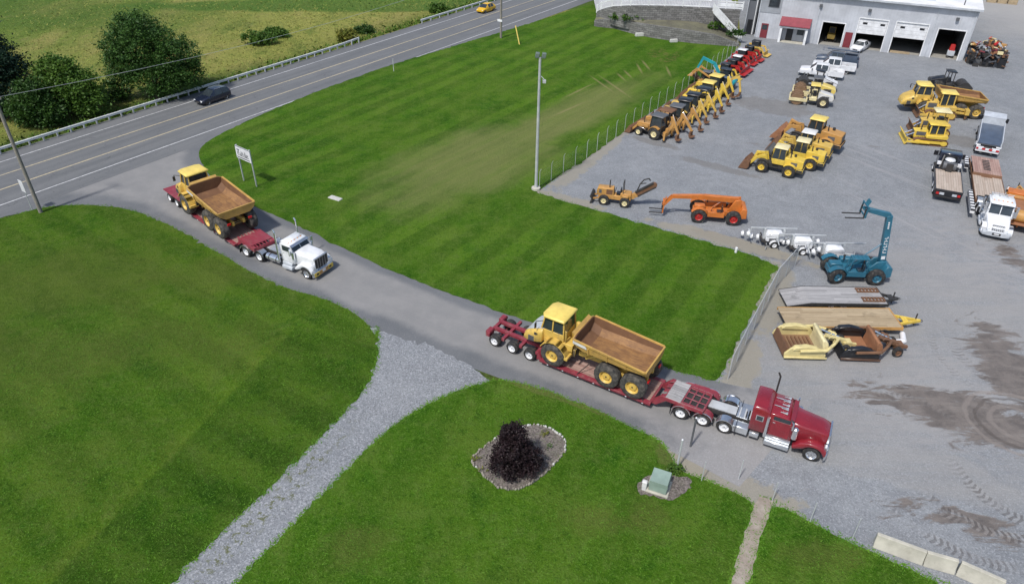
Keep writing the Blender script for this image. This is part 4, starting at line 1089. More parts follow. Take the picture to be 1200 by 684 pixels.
# ------------------------------------------------------------------ wheel loader
def loader(label, loc, ang, tone='yellow', roof='cream', sc=1., group=None, arm=0, bucketm='rust', tyre='tyre'):
    t = thing('wheel_loader', label, 'wheel loader', loc, ang, group)
    y = tone
    for x in (1.5, -1.5): wheels(t, (x,), 1.02, .72, .56, rim=y, lug=.03, tyre=tyre)
    f = MB()
    f.box(-2.6, -.2, -.55, .55, .6, 1.15, 'under').box(-.3, 2.0, -.45, .45, .55, 1.1, 'under')
    for s in (1, -1): f.prism([(1.0, 1.0), (1.9, 1.0), (1.7, 2.0), (1.3, 2.05)], *sorted((s * .35, s * .52)), y)
    f.build('chassis', t, .02)
    h = MB()
    h.prism([(-.75, 1.1), (-2.75, 1.05), (-2.85, 1.25), (-2.8, 1.95), (-.85, 2.15), (-.75, 2.1)], -.78, .78, y)
    h.box(-2.95, -2.2, -.98, .98, .75, 1.12, 'under')
    ho = h.build('bonnet', t, .06)
    for s in (1, -1): MB().box(-2.2, -1.5, *sorted((s * .78, s * .80)), 1.35, 1.75, 'grey_d').build('vent', ho)
    MB().box(-2.86, -2.83, -.55, .55, 1.3, 1.85, 'grey_d').build('vent', ho)
    q = MB().tube((-1.3, .35, 2.1), (-1.3, .35, 2.7), .06, 'under', 8).lathe([(0, .14), (.28, .14), (.3, 0)], (-1.7, -.3, 2.05), 'under', 10, 'z').build('exhaust_stack', t)
    for x in (1.5, -1.5):
        m = MB()
        for s in (1, -1): m.arc(x, .72, .82, 40, 140, *sorted((s * .76, s * 1.28)), y if x < 0 else 'under', .04, 6)
        m.build('mudguard', t)
    c = MB(); c.prism([(-.85, 1.15), (.5, 1.15), (.72, 1.75), (-.85, 1.75)], -.72, .72, y)
    for s in (1, -1):
        for xa, xb in ((.68, .5), (-.8, -.72), (-.1, -.1)): c.bar((xa, s * .68, 1.7), (xb, s * .64, 3.0), .08, .08, 'under')
    co = c.build('cab', t, .02)
    MB().loft([[(-.78, -.66, 1.76), (.66, -.66, 1.76), (.66, .66, 1.76), (-.78, .66, 1.76)], [(-.7, -.61, 3.0), (.47, -.61, 3.0), (.47, .61, 3.0), (-.7, .61, 3.0)]], 'glass').build('window', co, smooth=0)
    MB().box(-.9, .66, -.78, .78, 3.0, 3.16, roof, .06, .06).build('roof', co, .04)
    a = MB(); bx, bz = 3.05, .42
    for s in (1, -1):
        yy = s * .48
        a.bar((1.45, yy, 1.85), (2.3, yy, 1.45 + arm), .14, .36, y).bar((2.25, yy, 1.5 + arm), (bx, yy, bz + .1 + arm), .14, .34, y)
        a.tube((1.3, yy * .75, 1.0), (2.1, yy * .8, 1.35 + arm), .07, 'chrome', 8)
    a.bar((1.6, 0, 2.0), (2.5, 0, 1.9 + arm), .2, .22, y).bar((2.4, 0, 2.0 + arm), (2.75, 0, .9 + arm), .16, .26, y).tube((2.2, -.5, 1.45 + arm), (2.2, .5, 1.45 + arm), .1, y, 8)
    a.build('lift_arm', t, .015)
    b = MB(); w_ = 1.3; z = arm
    prof = [(bx, .12), (bx + .95, .06), (bx + .97, .1), (bx + .12, .2), (bx - .12, .45), (bx - .1, .85), (bx + .28, 1.12), (bx + .24, 1.16), (bx - .17, .9), (bx - .2, .42)]
    b.prism([(p, q + z) for p, q in prof], -w_, w_, bucketm)
    for s in (1, -1): b.prism([(bx - .18, .42 + z), (bx, .12 + z), (bx + .95, .06 + z), (bx + .85, .35 + z), (bx + .3, 1.1 + z), (bx - .16, .9 + z)], *sorted((s * (w_ - .02), s * (w_ + .03))), bucketm)
    b.build('bucket', t)
    t.scale = (sc, sc, sc)
    return t

# ------------------------------------------------------------------ backhoe loader: rear axle at origin, bucket towards +x
def backhoe(label, loc, ang, tone='yellow', roof='black', cab=True, fold=0, group=None, rail=None):
    t = thing('backhoe_loader', label, 'backhoe', loc, ang, group); y = tone
    wheels(t, (0,), .86, .70, .46, rim='cream', lug=.03); wheels(t, (2.05,), .80, .46, .32, rim='cream')
    f = MB(); f.box(-.9, 2.5, -.4, .4, .5, .85, 'under').box(1.85, 2.25, -.75, .75, .38, .54, 'under').build('chassis', t)
    h = MB(); h.prism([(.75, .85), (2.5, .8), (2.6, 1.0), (2.55, 1.38), (.8, 1.55)], -.44, .44, y)
    h.build('bonnet', t, .04)
    MB().box(2.56, 2.61, -.36, .36, .88, 1.28, 'grey_d').build('grille', t)
    m = MB()
    for s in (1, -1): m.arc(0, .70, .78, 20, 130, *sorted((s * .58, s * 1.1)), y, .04, 8)
    m.build('mudguard', t)
    MB().tube((1.75, .2, 1.4), (1.75, .2, 2.15), .05, 'under', 6).build('exhaust_stack', t)
    c = MB(); c.box(-.65, .8, -.68, .68, .85, 1.3, y if not cab else 'under')
    for s in (1, -1):
        for xa, xb in ((.78, .62), (-.62, -.6)): c.bar((xa, s * .66, 1.25), (xb, s * .64, 2.6), .08, .08, 'under')
    c.box(-.1, .35, -.25, .25, 1.3, 1.85, 'black')
    co = c.build('cab', t)
    if cab: MB().loft([[(-.6, -.64, 1.32), (.76, -.64, 1.32), (.76, .64, 1.32), (-.6, .64, 1.32)], [(-.56, -.61, 2.58), (.6, -.61, 2.58), (.6, .61, 2.58), (-.56, .61, 2.58)]], 'glass').build('window', co, smooth=0)
    MB().box(-.78, .86, -.76, .76, 2.6, 2.74, roof, .05, .05).build('roof', co, .03)
    a = MB()
    for s in (1, -1):
        yy = s * .62
        a.bar((1.0, yy, 1.25), (2.4, yy, 1.12), .12, .26, y).bar((2.35, yy, 1.15), (3.05, yy, .42), .12, .24, y).tube((1.3, yy, .8), (2.2, yy, 1.0), .05, 'chrome', 6)
    a.tube((2.4, -.62, 1.1), (2.4, .62, 1.1), .06, y, 6); a.build('loader_arm', t, .01)
    b = MB(); bx = 3.05
    b.prism([(bx, .1), (bx + .75, .05), (bx + .76, .09), (bx + .1, .16), (bx - .08, .4), (bx + .02, .72), (bx + .25, .88), (bx + .2, .92), (bx - .06, .76), (bx - .16, .4)], -1.1, 1.1, 'rust')
    for s in (1, -1): b.prism([(bx - .1, .4), (bx, .1), (bx + .72, .06), (bx + .2, .85), (bx - .02, .72)], *sorted((s * 1.08, s * 1.13)), 'rust')
    b.build('bucket', t)
    # digging arm folded up at the back
    k = MB(); k.box(-1.25, -.85, -.5, .5, .45, .95, y).box(-1.3, -1.0, -.22, .22, .6, 1.35, y)
    k.build('slew_post', t, .01)
    bm_ = MB(); top_ = (-1.55 - fold * .25, 0, 2.75 - fold * .2)
    bm_.bar((-1.2, 0, .95), (-1.75, 0, 1.9), .26, .34, y).bar((-1.75, 0, 1.85), top_, .24, .32, y)
    bm_.tube((-1.1, 0, 1.25), (-1.5, 0, 2.1), .07, 'chrome', 6)
    bm_.build('boom', t, .015)
    d = MB(); end = (-2.55 - fold * .7, 0, .95 - fold * .1)
    d.bar((top_[0] + .05, 0, top_[2] + .08), end, .22, .34, y, .2, .2); d.tube((top_[0], .0, top_[2] + .3), (end[0] * .6 + top_[0] * .4, 0, end[2] * .6 + top_[2] * .4 + .3), .06, 'chrome', 6)
    d.build('dipper', t, .015)
    q = MB(); ex, ez = end[0], end[2]
    q.prism([(ex - .1, ez + .1), (ex + .2, ez), (ex + .25, ez - .55), (ex + .05, ez - .7), (ex - .35, ez - .6), (ex - .38, ez - .5), (ex - .02, ez - .5), (ex + .02, ez - .1)], -.3, .3, 'rust').build('digging_bucket', t)
    for s in (1, -1):
        MB().bar((-1.0, s * .55, .75), (-1.25, s * .85, .95), .14, .14, y).bar((-1.25, s * .85, 1.0), (-1.3, s * .95, .25), .14, .18, y).box(-1.5, -1.15, s * .95 - .18, s * .95 + .18, .18, .26, 'under').build('stabiliser', t)
    return t

# ------------------------------------------------------------------ bulldozer, blade towards +x
def track_loop(L, r, y0, y1, zc, m='under'):
    q = MB(); pts = []
    for i in range(9): a = R(-90 + 180 * i / 8); pts.append((L / 2 + r * math.cos(a), zc + r * math.sin(a)))
    for i in range(9): a = R(90 + 180 * i / 8); pts.append((-L / 2 + r * math.cos(a), zc + r * math.sin(a)))
    inn = [(p * .96, zc + (z - zc) * .8) for p, z in pts]
    n = len(pts)
    for i in range(n):
        j = (i + 1) % n; q.prism([pts[i], pts[j], inn[j], inn[i]], y0, y1, m)
    # grousers
    per = []
    for k in range(14): per += [(-L / 2 + L * (k + .5) / 14, zc + r), (-L / 2 + L * (k + .5) / 14, zc - r)]
    for x, z in per: q.box(x - .03, x + .03, y0, y1, z - .03 if z < zc else z, z if z < zc else z + .04, m)
    return q
def dozer(label, loc, ang, tone='yellow', canopy=False, ripper=False, sc=1., group=None, roof=None, railm=None):
    t = thing('bulldozer', label, 'bulldozer', loc, ang, group); y = tone
    for s in (1, -1):
        y0, y1 = sorted((s * .72, s * 1.22))
        to = track_loop(2.3, .42, y0, y1, .46, 'rust').build('track', t)
        q = MB().box(-1.2, 1.2, *sorted((s * .80, s * 1.235)), .34, .66, y)
        for x in (-1.15, 1.15): q.lathe([(-.2, 0), (-.2, .30), (.23, .30), (.23, 0)], (x, s * 1.0, .46), y, 14)
        q.build('track_frame', to)
    b = MB()
    b.prism([(-1.2, .6), (1.45, .6), (1.5, .9), (1.48, 1.55), (.3, 1.72), (.25, 1.35), (-1.2, 1.35)], -.5, .5, y)
    for s in (1, -1): b.prism([(-1.35, .98), (.5, .98), (.45, 1.3), (-1.2, 1.45), (-1.4, 1.4)], *sorted((s * .5, s * 1.2)), y)
    bo = b.build('body', t, .03)
    for s in (1, -1): MB().box(.45, 1.3, *sorted((s * .5, s * .515)), 1.0, 1.5, 'grey_d').build('vent', bo)
    MB().box(1.5, 1.515, -.42, .42, .75, 1.5, 'grey_d').build('grille', bo)
    MB().tube((.9, .15, 1.6), (.9, .15, 2.3), .06, 'under', 8).build('exhaust_stack', t)
    c = MB()
    for s in (1, -1):
        for xa in (.22, -1.1): c.bar((xa, s * .66, 1.35), (xa * .95, s * .62, 2.6), .1, .1, y)
    c.box(-.75, -.3, -.3, .3, 1.35, 1.95, 'black')
    if not canopy: c.bar((-.4, .65, 1.4), (-.4, .62, 2.6), .08, .08, y).bar((-.4, -.65, 1.4), (-.4, -.62, 2.6), .08, .08, y)
    co = c.build('cab', t)
    if not canopy: MB().loft([[(-1.06, -.63, 1.4), (.18, -.63, 1.4), (.18, .63, 1.4), (-1.06, .63, 1.4)], [(-1.0, -.59, 2.6), (.17, -.59, 2.6), (.17, .59, 2.6), (-1.0, .59, 2.6)]], 'glass').build('window', co, smooth=0)
    MB().box(-1.28, .4, -.78, .78, 2.6, 2.74, roof or y, .05, .05).build('roof', co, .03)
    bl = MB(); bx = 2.2
    bl.prism([(bx + .1, .08), (bx + .16, .1), (bx - .02, .45), (bx + .02, .8), (bx + .2, 1.05), (bx + .14, 1.08), (bx - .08, .82), (bx - .12, .42)], -1.5, 1.5, y if railm is None else railm)
    bl.build('blade', t)
    for s in (1, -1):
        a = MB(); a.bar((bx - .05, s * 1.3, .4), (.1, s * 1.3, .45), .14, .22, y); a.tube((1.35, s * .4, 1.35), (bx - .05, s * .45, .75), .07, 'chrome', 8); a.bar((bx - .05, s * .75, .7), (1.2, s * 1.28, .45), .1, .1, y)
        a.build('push_arm', t)
    if ripper:
        r = MB()
        for s in (1, -1): r.bar((-1.3, s * .4, 1.1), (-2.5, s * .45, 1.0), .16, .2, y).bar((-1.3, s * .4, .7), (-2.5, s * .45, .65), .16, .2, y).tube((-1.3, s * .2, 1.3), (-2.3, s * .2, .8), .08, 'chrome', 8)
        r.box(-2.8, -2.4, -.9, .9, .6, 1.15, y)
        for yy in (-.7, 0, .7): r.prism([(-2.5, .6), (-2.75, .6), (-2.7, .15), (-2.5, .05)], yy - .06, yy + .06, 'rust')
        r.build('ripper', t, .01)
    t.scale = (sc, sc, sc)
    return t

# ------------------------------------------------------------------ vibratory roller, drum towards +x
def roller(label, loc, ang, hood='white_old', roof='yellow_lemon', drumm='drum', frame='cream', canopy=True, pads=True, group=None, slope=0):
    t = thing('vibratory_roller', label, 'road roller', loc, ang, group)
    d = MB().lathe([(-1.0, 0), (-1.0, .72), (1.0, .72), (1.0, 0)], (1.65, 0, .75), drumm, 30)
    if pads:
        for i in range(14):
            for j in range(5):
                a = 2 * PI * (i + (j % 2) * .5) / 14
                d.tube((1.65 + .71 * math.cos(a), -.8 + j * .4, .75 + .71 * math.sin(a)), (1.65 + .80 * math.cos(a), -.8 + j * .4, .75 + .80 * math.sin(a)), .1, drumm, 4)
    d.build('drum', t)
    f = MB()
    for s in (1, -1): f.box(.5, 2.55, *sorted((s * 1.04, s * 1.14)), .55, .95, frame)
    f.box(2.5, 2.62, -1.14, 1.14, .55, .92, frame).box(.42, .55, -1.14, 1.14, .55, .95, frame).box(-.3, .5, -.4, .4, .5, .95, 'under')
    f.build('drum_yoke', t, .02)
    wheels(t, (-1.5,), .82, .70, .52, rim='cream', lug=.03)
    b = MB(); b.box(-.7, .2, -.8, .8, .7, 1.15, frame)
    b.prism([(-.75, .9), (-2.55, .85), (-2.7, 1.2), (-2.55, 1.45 - slope), (-.85, 1.85), (-.75, 1.8)], -.72, .72, hood)
    bo = b.build('bonnet', t, .06)
    for s in (1, -1): MB().box(-2.1, -1.2, *sorted((s * .72, s * .735)), 1.15, 1.4, 'grey_d').build('vent', bo)
    c = MB()
    for s in (1, -1):
        for x in (.12, -.68): c.bar((x, s * .7, 1.15), (x, s * .66, 2.55), .09, .09, 'under')
    c.box(-.55, -.15, -.3, .3, 1.15, 1.75, 'black').bar((.05, 0, 1.15), (-.1, 0, 1.8), .1, .08, 'under')
    co = c.build('cab', t)
    MB().box(-.85, .35, -.78, .78, 2.55, 2.66, roof, .04, .04).build('roof', co, .02)
    return t

# ------------------------------------------------------------------ road vehicles from lofted stations
def carbody(t, st, paintm, gaps):
    """st: (x, half width, z bottom, z waist, z top, top half width); gaps[i]: '' solid, 's' side glass, 't' screen glass"""
    def sec(s):
        x, w, zb, zs, zt, wt = s
        return [(x, -w * .93, zb), (x, -w, (zb + zs) * .5), (x, -w * .97, zs), (x, -wt, zt - .03), (x, -wt * .86, zt), (x, wt * .86, zt), (x, wt, zt - .03), (x, w * .97, zs), (x, w, (zb + zs) * .5), (x, w * .93, zb)]
    S_ = [sec(s) for s in st]
    body = MB(); n = 10
    sd_, sd2, sc_ = MB(), MB(), MB()
    for k in range(len(S_) - 1):
        for i in range(n):
            j = (i + 1) % n; q = [S_[k][i], S_[k][j], S_[k + 1][j], S_[k + 1][i]]
            tgt, m = body, paintm
            if 's' in gaps[k] and i in (2, 6): tgt, m = (sd_ if i == 2 else sd2), 'glass'
            if 't' in gaps[k] and i in (3, 4, 5): tgt, m = sc_, 'glass'
            tgt.add(q, [(0, 1, 2, 3)], m)
    body.add(S_[0], [tuple(range(n))[::-1]], paintm); body.add(S_[-1], [tuple(range(n))], paintm)
    bo = body.build('body', t, 0, 32)
    if sd_.f: sd_.build('side_window', bo, 0, 30); sd2.build('side_window', bo, 0, 30)
    if sc_.f: sc_.build('windscreen', bo, 0, 30)
    return bo
def lights(t, xf, xr, y, zf, zr, bo=None, w=.17):
    for s in (1, -1):
        MB().box(xf - .06, xf + .02, s * y - w, s * y + w, zf - .08, zf + .08, 'lamp').build('headlight', t, .015)
        MB().box(xr - .02, xr + .05, s * y - w * .6, s * y + w * .6, zr - .14, zr + .14, 'redlens').build('tail_light', t, .015)
def carwheels(t, xf, xr, y, r=.34, rim='alu'):
    a = MB()
    for x in (xf, xr):
        wheels(t, (x,), y, r, .23, rim=rim)
        for s in (1, -1): a.lathe([(s * .001, 0), (s * .001, r * 1.16), (s * -.2, r * 1.16)], (x, s * (y + .085), r + .02), 'black', 22)
    a.build('wheel_arch', t)
def suv(label, loc, ang, p='navy'):
    t = thing('suv', label, 'car', loc, ang)
    st = [(-2.22, .78, .45, .95, 1.05, .66), (-2.15, .88, .35, 1.0, 1.2, .7), (-1.85, .92, .3, 1.02, 1.62, .66), (-1.7, .92, .3, 1.02, 1.68, .66), (-.95, .93, .28, 1.01, 1.72, .68), (-.85, .93, .28, 1.01, 1.72, .68), (.1, .93, .28, 1.0, 1.70, .67), (.2, .93, .28, 1.0, 1.67, .67), (.98, .93, .28, .98, 1.08, .80), (1.5, .92, .3, .86, 1.0, .80), (2.05, .86, .34, .72, .86, .72), (2.25, .72, .4, .62, .7, .6)]
    bo = carbody(t, st, p, ['', 't', '', 's', '', 's', '', 't', '', '', ''])
    carwheels(t, 1.38, -1.32, .80, .36); lights(t, 2.2, -2.22, .62, .70, .98)
    MB().box(2.2, 2.29, -.4, .4, .48, .66, 'under').build('grille', t)
    MB().box(-1.6, .0, .55, .6, 1.74, 1.78, 'alu').box(-1.6, .0, -.6, -.55, 1.74, 1.78, 'alu').build('roof_rack', t)
    for s in (1, -1): MB().box(.72, .86, *sorted((s * .93, s * 1.12)), 1.0, 1.14, p).build('mirror', t, .02)
    return t
def hatchback(label, loc, ang, p='car_yellow'):
    t = thing('small_car', label, 'car', loc, ang)
    st = [(-2.0, .72, .45, .78, .88, .6), (-1.92, .84, .32, .85, 1.0, .66), (-1.35, .88, .25, .88, 1.38, .58), (-1.2, .88, .25, .88, 1.42, .58), (-.45, .88, .22, .87, 1.48, .6), (-.35, .88, .22, .87, 1.48, .6), (.25, .88, .22, .86, 1.43, .58), (.32, .88, .22, .86, 1.40, .58), (1.1, .88, .25, .82, .92, .74), (1.6, .84, .28, .68, .8, .7), (1.95, .72, .34, .55, .62, .55)]
    carbody(t, st, p, ['', 't', '', 's', '', 's', '', 't', '', ''])
    carwheels(t, 1.25, -1.2, .76, .32); lights(t, 1.88, -1.98, .58, .58, .8, w=.14)
    return t
def sedan(label, loc, ang, p='white'):
    t = thing('sedan', label, 'car', loc, ang)
    st = [(-2.4, .75, .45, .78, .88, .68), (-2.3, .86, .32, .82, .95, .74), (-1.45, .89, .25, .85, .98, .74), (-1.0, .9, .22, .86, 1.36, .58), (-.9, .9, .22, .86, 1.39, .58), (-.2, .9, .22, .86, 1.42, .6), (-.1, .9, .22, .86, 1.42, .6), (.35, .9, .22, .85, 1.39, .58), (.42, .9, .22, .85, 1.36, .58), (1.15, .9, .22, .82, .93, .76), (1.9, .87, .28, .70, .82, .74), (2.35, .76, .34, .6, .68, .62)]
    carbody(t, st, p, ['', '', 't', '', 's', '', 's', '', 't', '', ''])
    carwheels(t, 1.45, -1.35, .78, .33); lights(t, 2.27, -2.38, .62, .62, .76)
    MB().box(2.3, 2.39, -.35, .35, .44, .56, 'under').build('grille', t)
    MB().box(-.45, .1, .4, .62, 1.42, 1.45, p).build('sunroof_panel', t)
    return t
def pickup(label, loc, ang, p='white', crew=True, rack=False, group=None, load=None):
    t = thing('pickup_truck', label, 'pickup truck', loc, ang, group)
    c = 0 if crew else -.55
    st = [(-.95 - c * 0, .95, .45, 1.15, 1.25, .74), (-.9, .95, .45, 1.15, 1.82, .72), (-.8, .95, .45, 1.15, 1.88, .72), (.0, .95, .45, 1.14, 1.90, .73), (.1, .95, .45, 1.14, 1.90, .73), (.75, .95, .45, 1.13, 1.87, .72), (.82, .95, .45, 1.13, 1.84, .72), (1.5, .95, .45, 1.1, 1.2, .84), (2.2, .95, .45, 1.0, 1.14, .84), (2.75, .90, .45, .95, 1.05, .8), (2.85, .82, .5, .85, .92, .75)]
    bo = carbody(t, st, p, ['t', '', 's', '', 's', '', 't', '', '', ''])
    b = MB()
    for s in (1, -1): b.box(-2.95, -.97, *sorted((s * .80, s * .95)), .5, 1.22, p)
    b.box(-2.95, -.97, -.80, .80, .5, .62, p).box(-3.02, -2.94, -.93, .93, .55, 1.2, p).box(-1.02, -.97, -.8, .8, .6, 1.2, p)
    be = b.build('load_bed', t, .03)
    MB().box(-2.93, -1.03, -.79, .79, .625, .66, 'grey_d' if load is None else load).build('bed_liner', be)
    carwheels(t, 1.85, -1.85, .80, .39); lights(t, 2.83, -3.03, .68, .85, .98)
    MB().box(2.8, 2.9, -.45, .45, .68, .9, 'grey_d').build('grille', t)
    MB().box(2.82, 2.98, -.92, .92, .42, .6, 'chrome').build('bumper', t, .02)
    for s in (1, -1): MB().box(1.15, 1.28, *sorted((s * .95, s * 1.16)), 1.1, 1.32, 'black').build('mirror', t, .02)
    if rack:
        q = MB()
        for s in (1, -1):
            q.tube((2.2, s * .85, 2.1), (-2.9, s * .85, 2.1), .04, 'slate', 6)
            for x in (-2.8, -1.1, .9): q.tube((x, s * .85, 1.2 if x < 0 else 1.85), (x, s * .85, 2.1), .04, 'slate', 6)
        for x in (-2.8, -1.1, .9, 2.1): q.tube((x, -.85, 2.1), (x, .85, 2.1), .04, 'slate', 6)
        q.box(-2.6, 1.6, -.4, .1, 2.14, 2.26, 'slate').box(-2.7, -.95, *(.82, .97), 1.0, 1.75, 'slate').box(-2.7, -.95, -.97, -.82, 1.0, 1.75, 'slate')
        q.build('ladder_rack', t)
    return t
# ------------------------------------------------------------------ more yard machines
def telehandler(label, loc, ang, tone, boom, tyre_rim, cage=True, forks=1.2, tip=None, letters=False, steer=0):
    """boom: list of (x, z) from the rear pivot to the head; forks point to +x"""
    t = thing('telehandler', label, 'telehandler', loc, ang); y = tone
    for x in (1.5, -1.6):
        for s in (1, -1): wheel(t, x, s * .98, .68, .5, rim=y if tyre_rim is None else tyre_rim, lug=.03, steer=steer if x > 0 else 0)
    f = MB(); f.box(-2.3, 2.0, -.48, .48, .55, 1.05, y)
    for x in (1.5, -1.6): f.tube((x, -.8, .66), (x, .8, .66), .15, 'under', 8).box(x - .2, x + .2, -.55, .55, .5, .9, y)
    f.prism([(-2.75, .7), (-2.1, .6), (-2.1, 1.3), (-2.3, 1.65), (-2.7, 1.5)], -.95, .95, y)
    for s in (1, -1): f.prism([(-2.1, 1.0), (-1.0, 1.0), (-1.6, boom[0][1] + .15), (boom[0][0] - .25, boom[0][1] + .2), (-2.25, 1.3)], *sorted((s * .3, s * .42)), y)
    f.build('chassis', t, .03)
    e = MB(); e.box(-1.0, .9, -.98, -.46, .75, 1.45, y).box(-2.0, -1.2, -.9, -.5, .8, 1.25, 'under').box(.95, 1.9, -.35, .35, 1.05, 1.4, y)
    e.build('engine_cover', t, .05)
    c = MB(); c.box(-.75, .75, .46, 1.02, .65, 1.1, y, .0, .0)
    if cage:
        for x, xb in ((.75, .55), (-.75, -.65)):
            for yy in (.42, 1.02): c.bar((x, yy, 1.05), (xb, yy, 2.25), .07, .07, y)
        c.box(-.72, .62, .38, 1.06, 2.25, 2.32, y)
        for k in range(4): c.box(-.6 + k * .33, -.52 + k * .33, .40, 1.04, 2.32, 2.36, y)
    c.box(-.5, -.05, .55, .95, 1.1, 1.25, 'black').box(-.55, -.42, .55, .95, 1.2, 1.75, 'black').bar((.45, .72, 1.1), (.3, .72, 1.6), .06, .06, 'under')
    c.build('cab', t, .01)
    b = MB(); w_ = .42
    for k, (p, q) in enumerate(zip(boom, boom[1:])):
        b.bar((p[0], 0, p[1]), (q[0], 0, q[1]), w_ - k * .07, .5 - k * .1, y, w_ - k * .07 - .02, .42 - k * .1)
    b.tube((boom[0][0], -.4, boom[0][1]), (boom[0][0], .4, boom[0][1]), .16, y, 10)
    p, q = Vector((boom[0][0], 0, boom[0][1])), Vector((boom[1][0], 0, boom[1][1]))
    m_ = p + (q - p) * .45
    b.tube((.4, 0, 1.0), m_ - Vector((-.1, 0, .2)) if abs((q - p).z) > abs((q - p).x) else m_ - Vector((0, 0, .2)), .07, 'chrome', 8)
    bo = b.build('boom', t, .02)
    if letters:
        d = (q - p).normalized(); up = Vector((-d.z, 0, d.x)); L = MB()
        def mark(u, v, du, dv):
            for s in (1, -1):
                a = p + d * u + up * v; pts = [a, a + d * du, a + d * du + up * dv, a + up * dv]
                L.add([(k.x, s * (w_ / 2 + .006), k.z) for k in pts], [(0, 1, 2, 3)], 'white')
        for k in range(6): mark(.9 + k * .26, -.14, .07, .28); mark(.9 + k * .26, -.14 + (k % 3) * .1, .18, .07)
        for k in range(4): mark(3.1 + k * .16, -.08, .11, .12)
        mark(.32, -.16, .3, .3)
        L.build('lettering', bo, smooth=0)
    h = MB(); ex, ez = boom[-1]; 
    tx, tz = tip if tip else (ex + .25, ez - .5)
    for s in (1, -1): h.bar((ex, s * .2, ez), (tx, s * .2, tz + .25), .1, .22, y)
    for s in (1, -1): h.bar((tx, s * .55, tz - .3), (tx - .08, s * .55, tz + .65), .08, .1, y)
    for z in (-.25, .1, .55): h.box(tx - .08, tx, -.62, .62, tz + z, tz + z + .1, y)
    h.bar((tx - .1, 0, tz + .6), (tx - .25, 0, tz + 1.0), .5, .08, y)
    ho = h.build('fork_carriage', t)
    for s in (1, -1): MB().box(tx, tx + .06, s * .4 - .06, s * .4 + .06, tz - .4, tz + .4, 'under').box(tx, tx + forks, s * .4 - .06, s * .4 + .06, tz - .42, tz - .36, 'under').build('fork', ho)
    for s in (1, -1):
        m = MB()
        m.arc(1.5, .68, .76, 30, 150, *sorted((s * .72, s * 1.22)), y, .04, 6); m.build('mudguard', t)
    MB().lathe([(-.3, .05), (.0, .05), (.02, .09), (.14, .09), (.16, 0)], (.75, -.3, 1.75), 'under', 8, 'z').build('exhaust_stack', t)
    return t

def trencher(label, loc, ang):
    t = thing('trencher', label, 'trencher', loc, ang); y = 'yellow_deep'
    wheels(t, (1.0, -1.0), .72, .5, .34, rim='cream', lug=.03)
    b = MB(); b.box(-1.5, 1.6, -.42, .42, .5, .95, y).prism([(.1, .9), (1.75, .9), (1.8, 1.2), (1.7, 1.55), (.2, 1.6)], -.42, .42, y)
    b.box(-1.5, -.5, -.45, .45, .9, 1.25, y).box(-1.3, -.7, -.75, .75, .95, 1.15, y)
    b.build('body', t, .04)
    MB().box(.25, .85, -.425, .425, 1.0, 1.5, 'rust').box(1.3, 1.55, -.425, .425, 1.05, 1.4, 'grey_d').build('engine_panel', t)
    MB().tube((.6, .1, 1.6), (.6, .1, 2.35), .05, 'under', 8).build('exhaust_stack', t)
    c = MB(); c.box(-.45, -.1, -.28, .28, 1.0, 1.15, 'black').box(-.55, -.45, -.28, .28, 1.1, 1.6, 'black').bar((.1, 0, 1.1), (-.05, 0, 1.65), .05, .05, 'under').build('seat', t)
    c = MB()
    for s in (1, -1): c.tube((-.75, s * .4, 1.1), (-.7, s * .4, 2.35), .04, 'under', 6)
    c.tube((-.7, -.4, 2.35), (-.7, .4, 2.35), .04, 'under', 6).build('roll_bar', t)
    bl = MB(); bl.prism([(2.25, .1), (2.32, .1), (2.15, .35), (2.2, .6), (2.35, .75), (2.28, .78), (2.1, .6), (2.05, .35)], -.9, .9, 'under')
    for s in (1, -1): bl.bar((1.3, s * .4, .6), (2.1, s * .45, .4), .1, .14, y)
    bl.build('blade', t)
    d = MB(); a, e = Vector((-1.5, 0, .85)), Vector((-3.5, 0, 2.35))
    d.bar(a + Vector((0, 0, 0)), a + (e - a) * .25, .5, .4, y)
    d.bar(a + (e - a) * .2, e, .22, .34, 'rust')
    u = (e - a).normalized(); n = Vector((-u.z, 0, u.x))
    for k in range(16):
        for s in (1, -1):
            c0 = a + (e - a) * (.25 + .75 * k / 15) + n * s * .22
            d.box(c0.x - .07, c0.x + .07, -.17, .17, c0.z - .06, c0.z + .06, 'under')
    d.lathe([(-.12, 0), (-.12, .26), (.12, .26), (.12, 0)], e, 'rust', 14)
    do = d.build('digging_chain', t)
    q = MB(); q.path([(-1.9, 0, 1.3), (-2.2, 0, 2.3), (-2.5, 0, 2.75), (-2.95, 0, 2.95), (-3.1, 0, 2.75)], .06, 'under').path([(-2.2, 0, 2.3), (-2.75, 0, 2.45)], .05, 'under').build('crumber_arm', t)
    return t

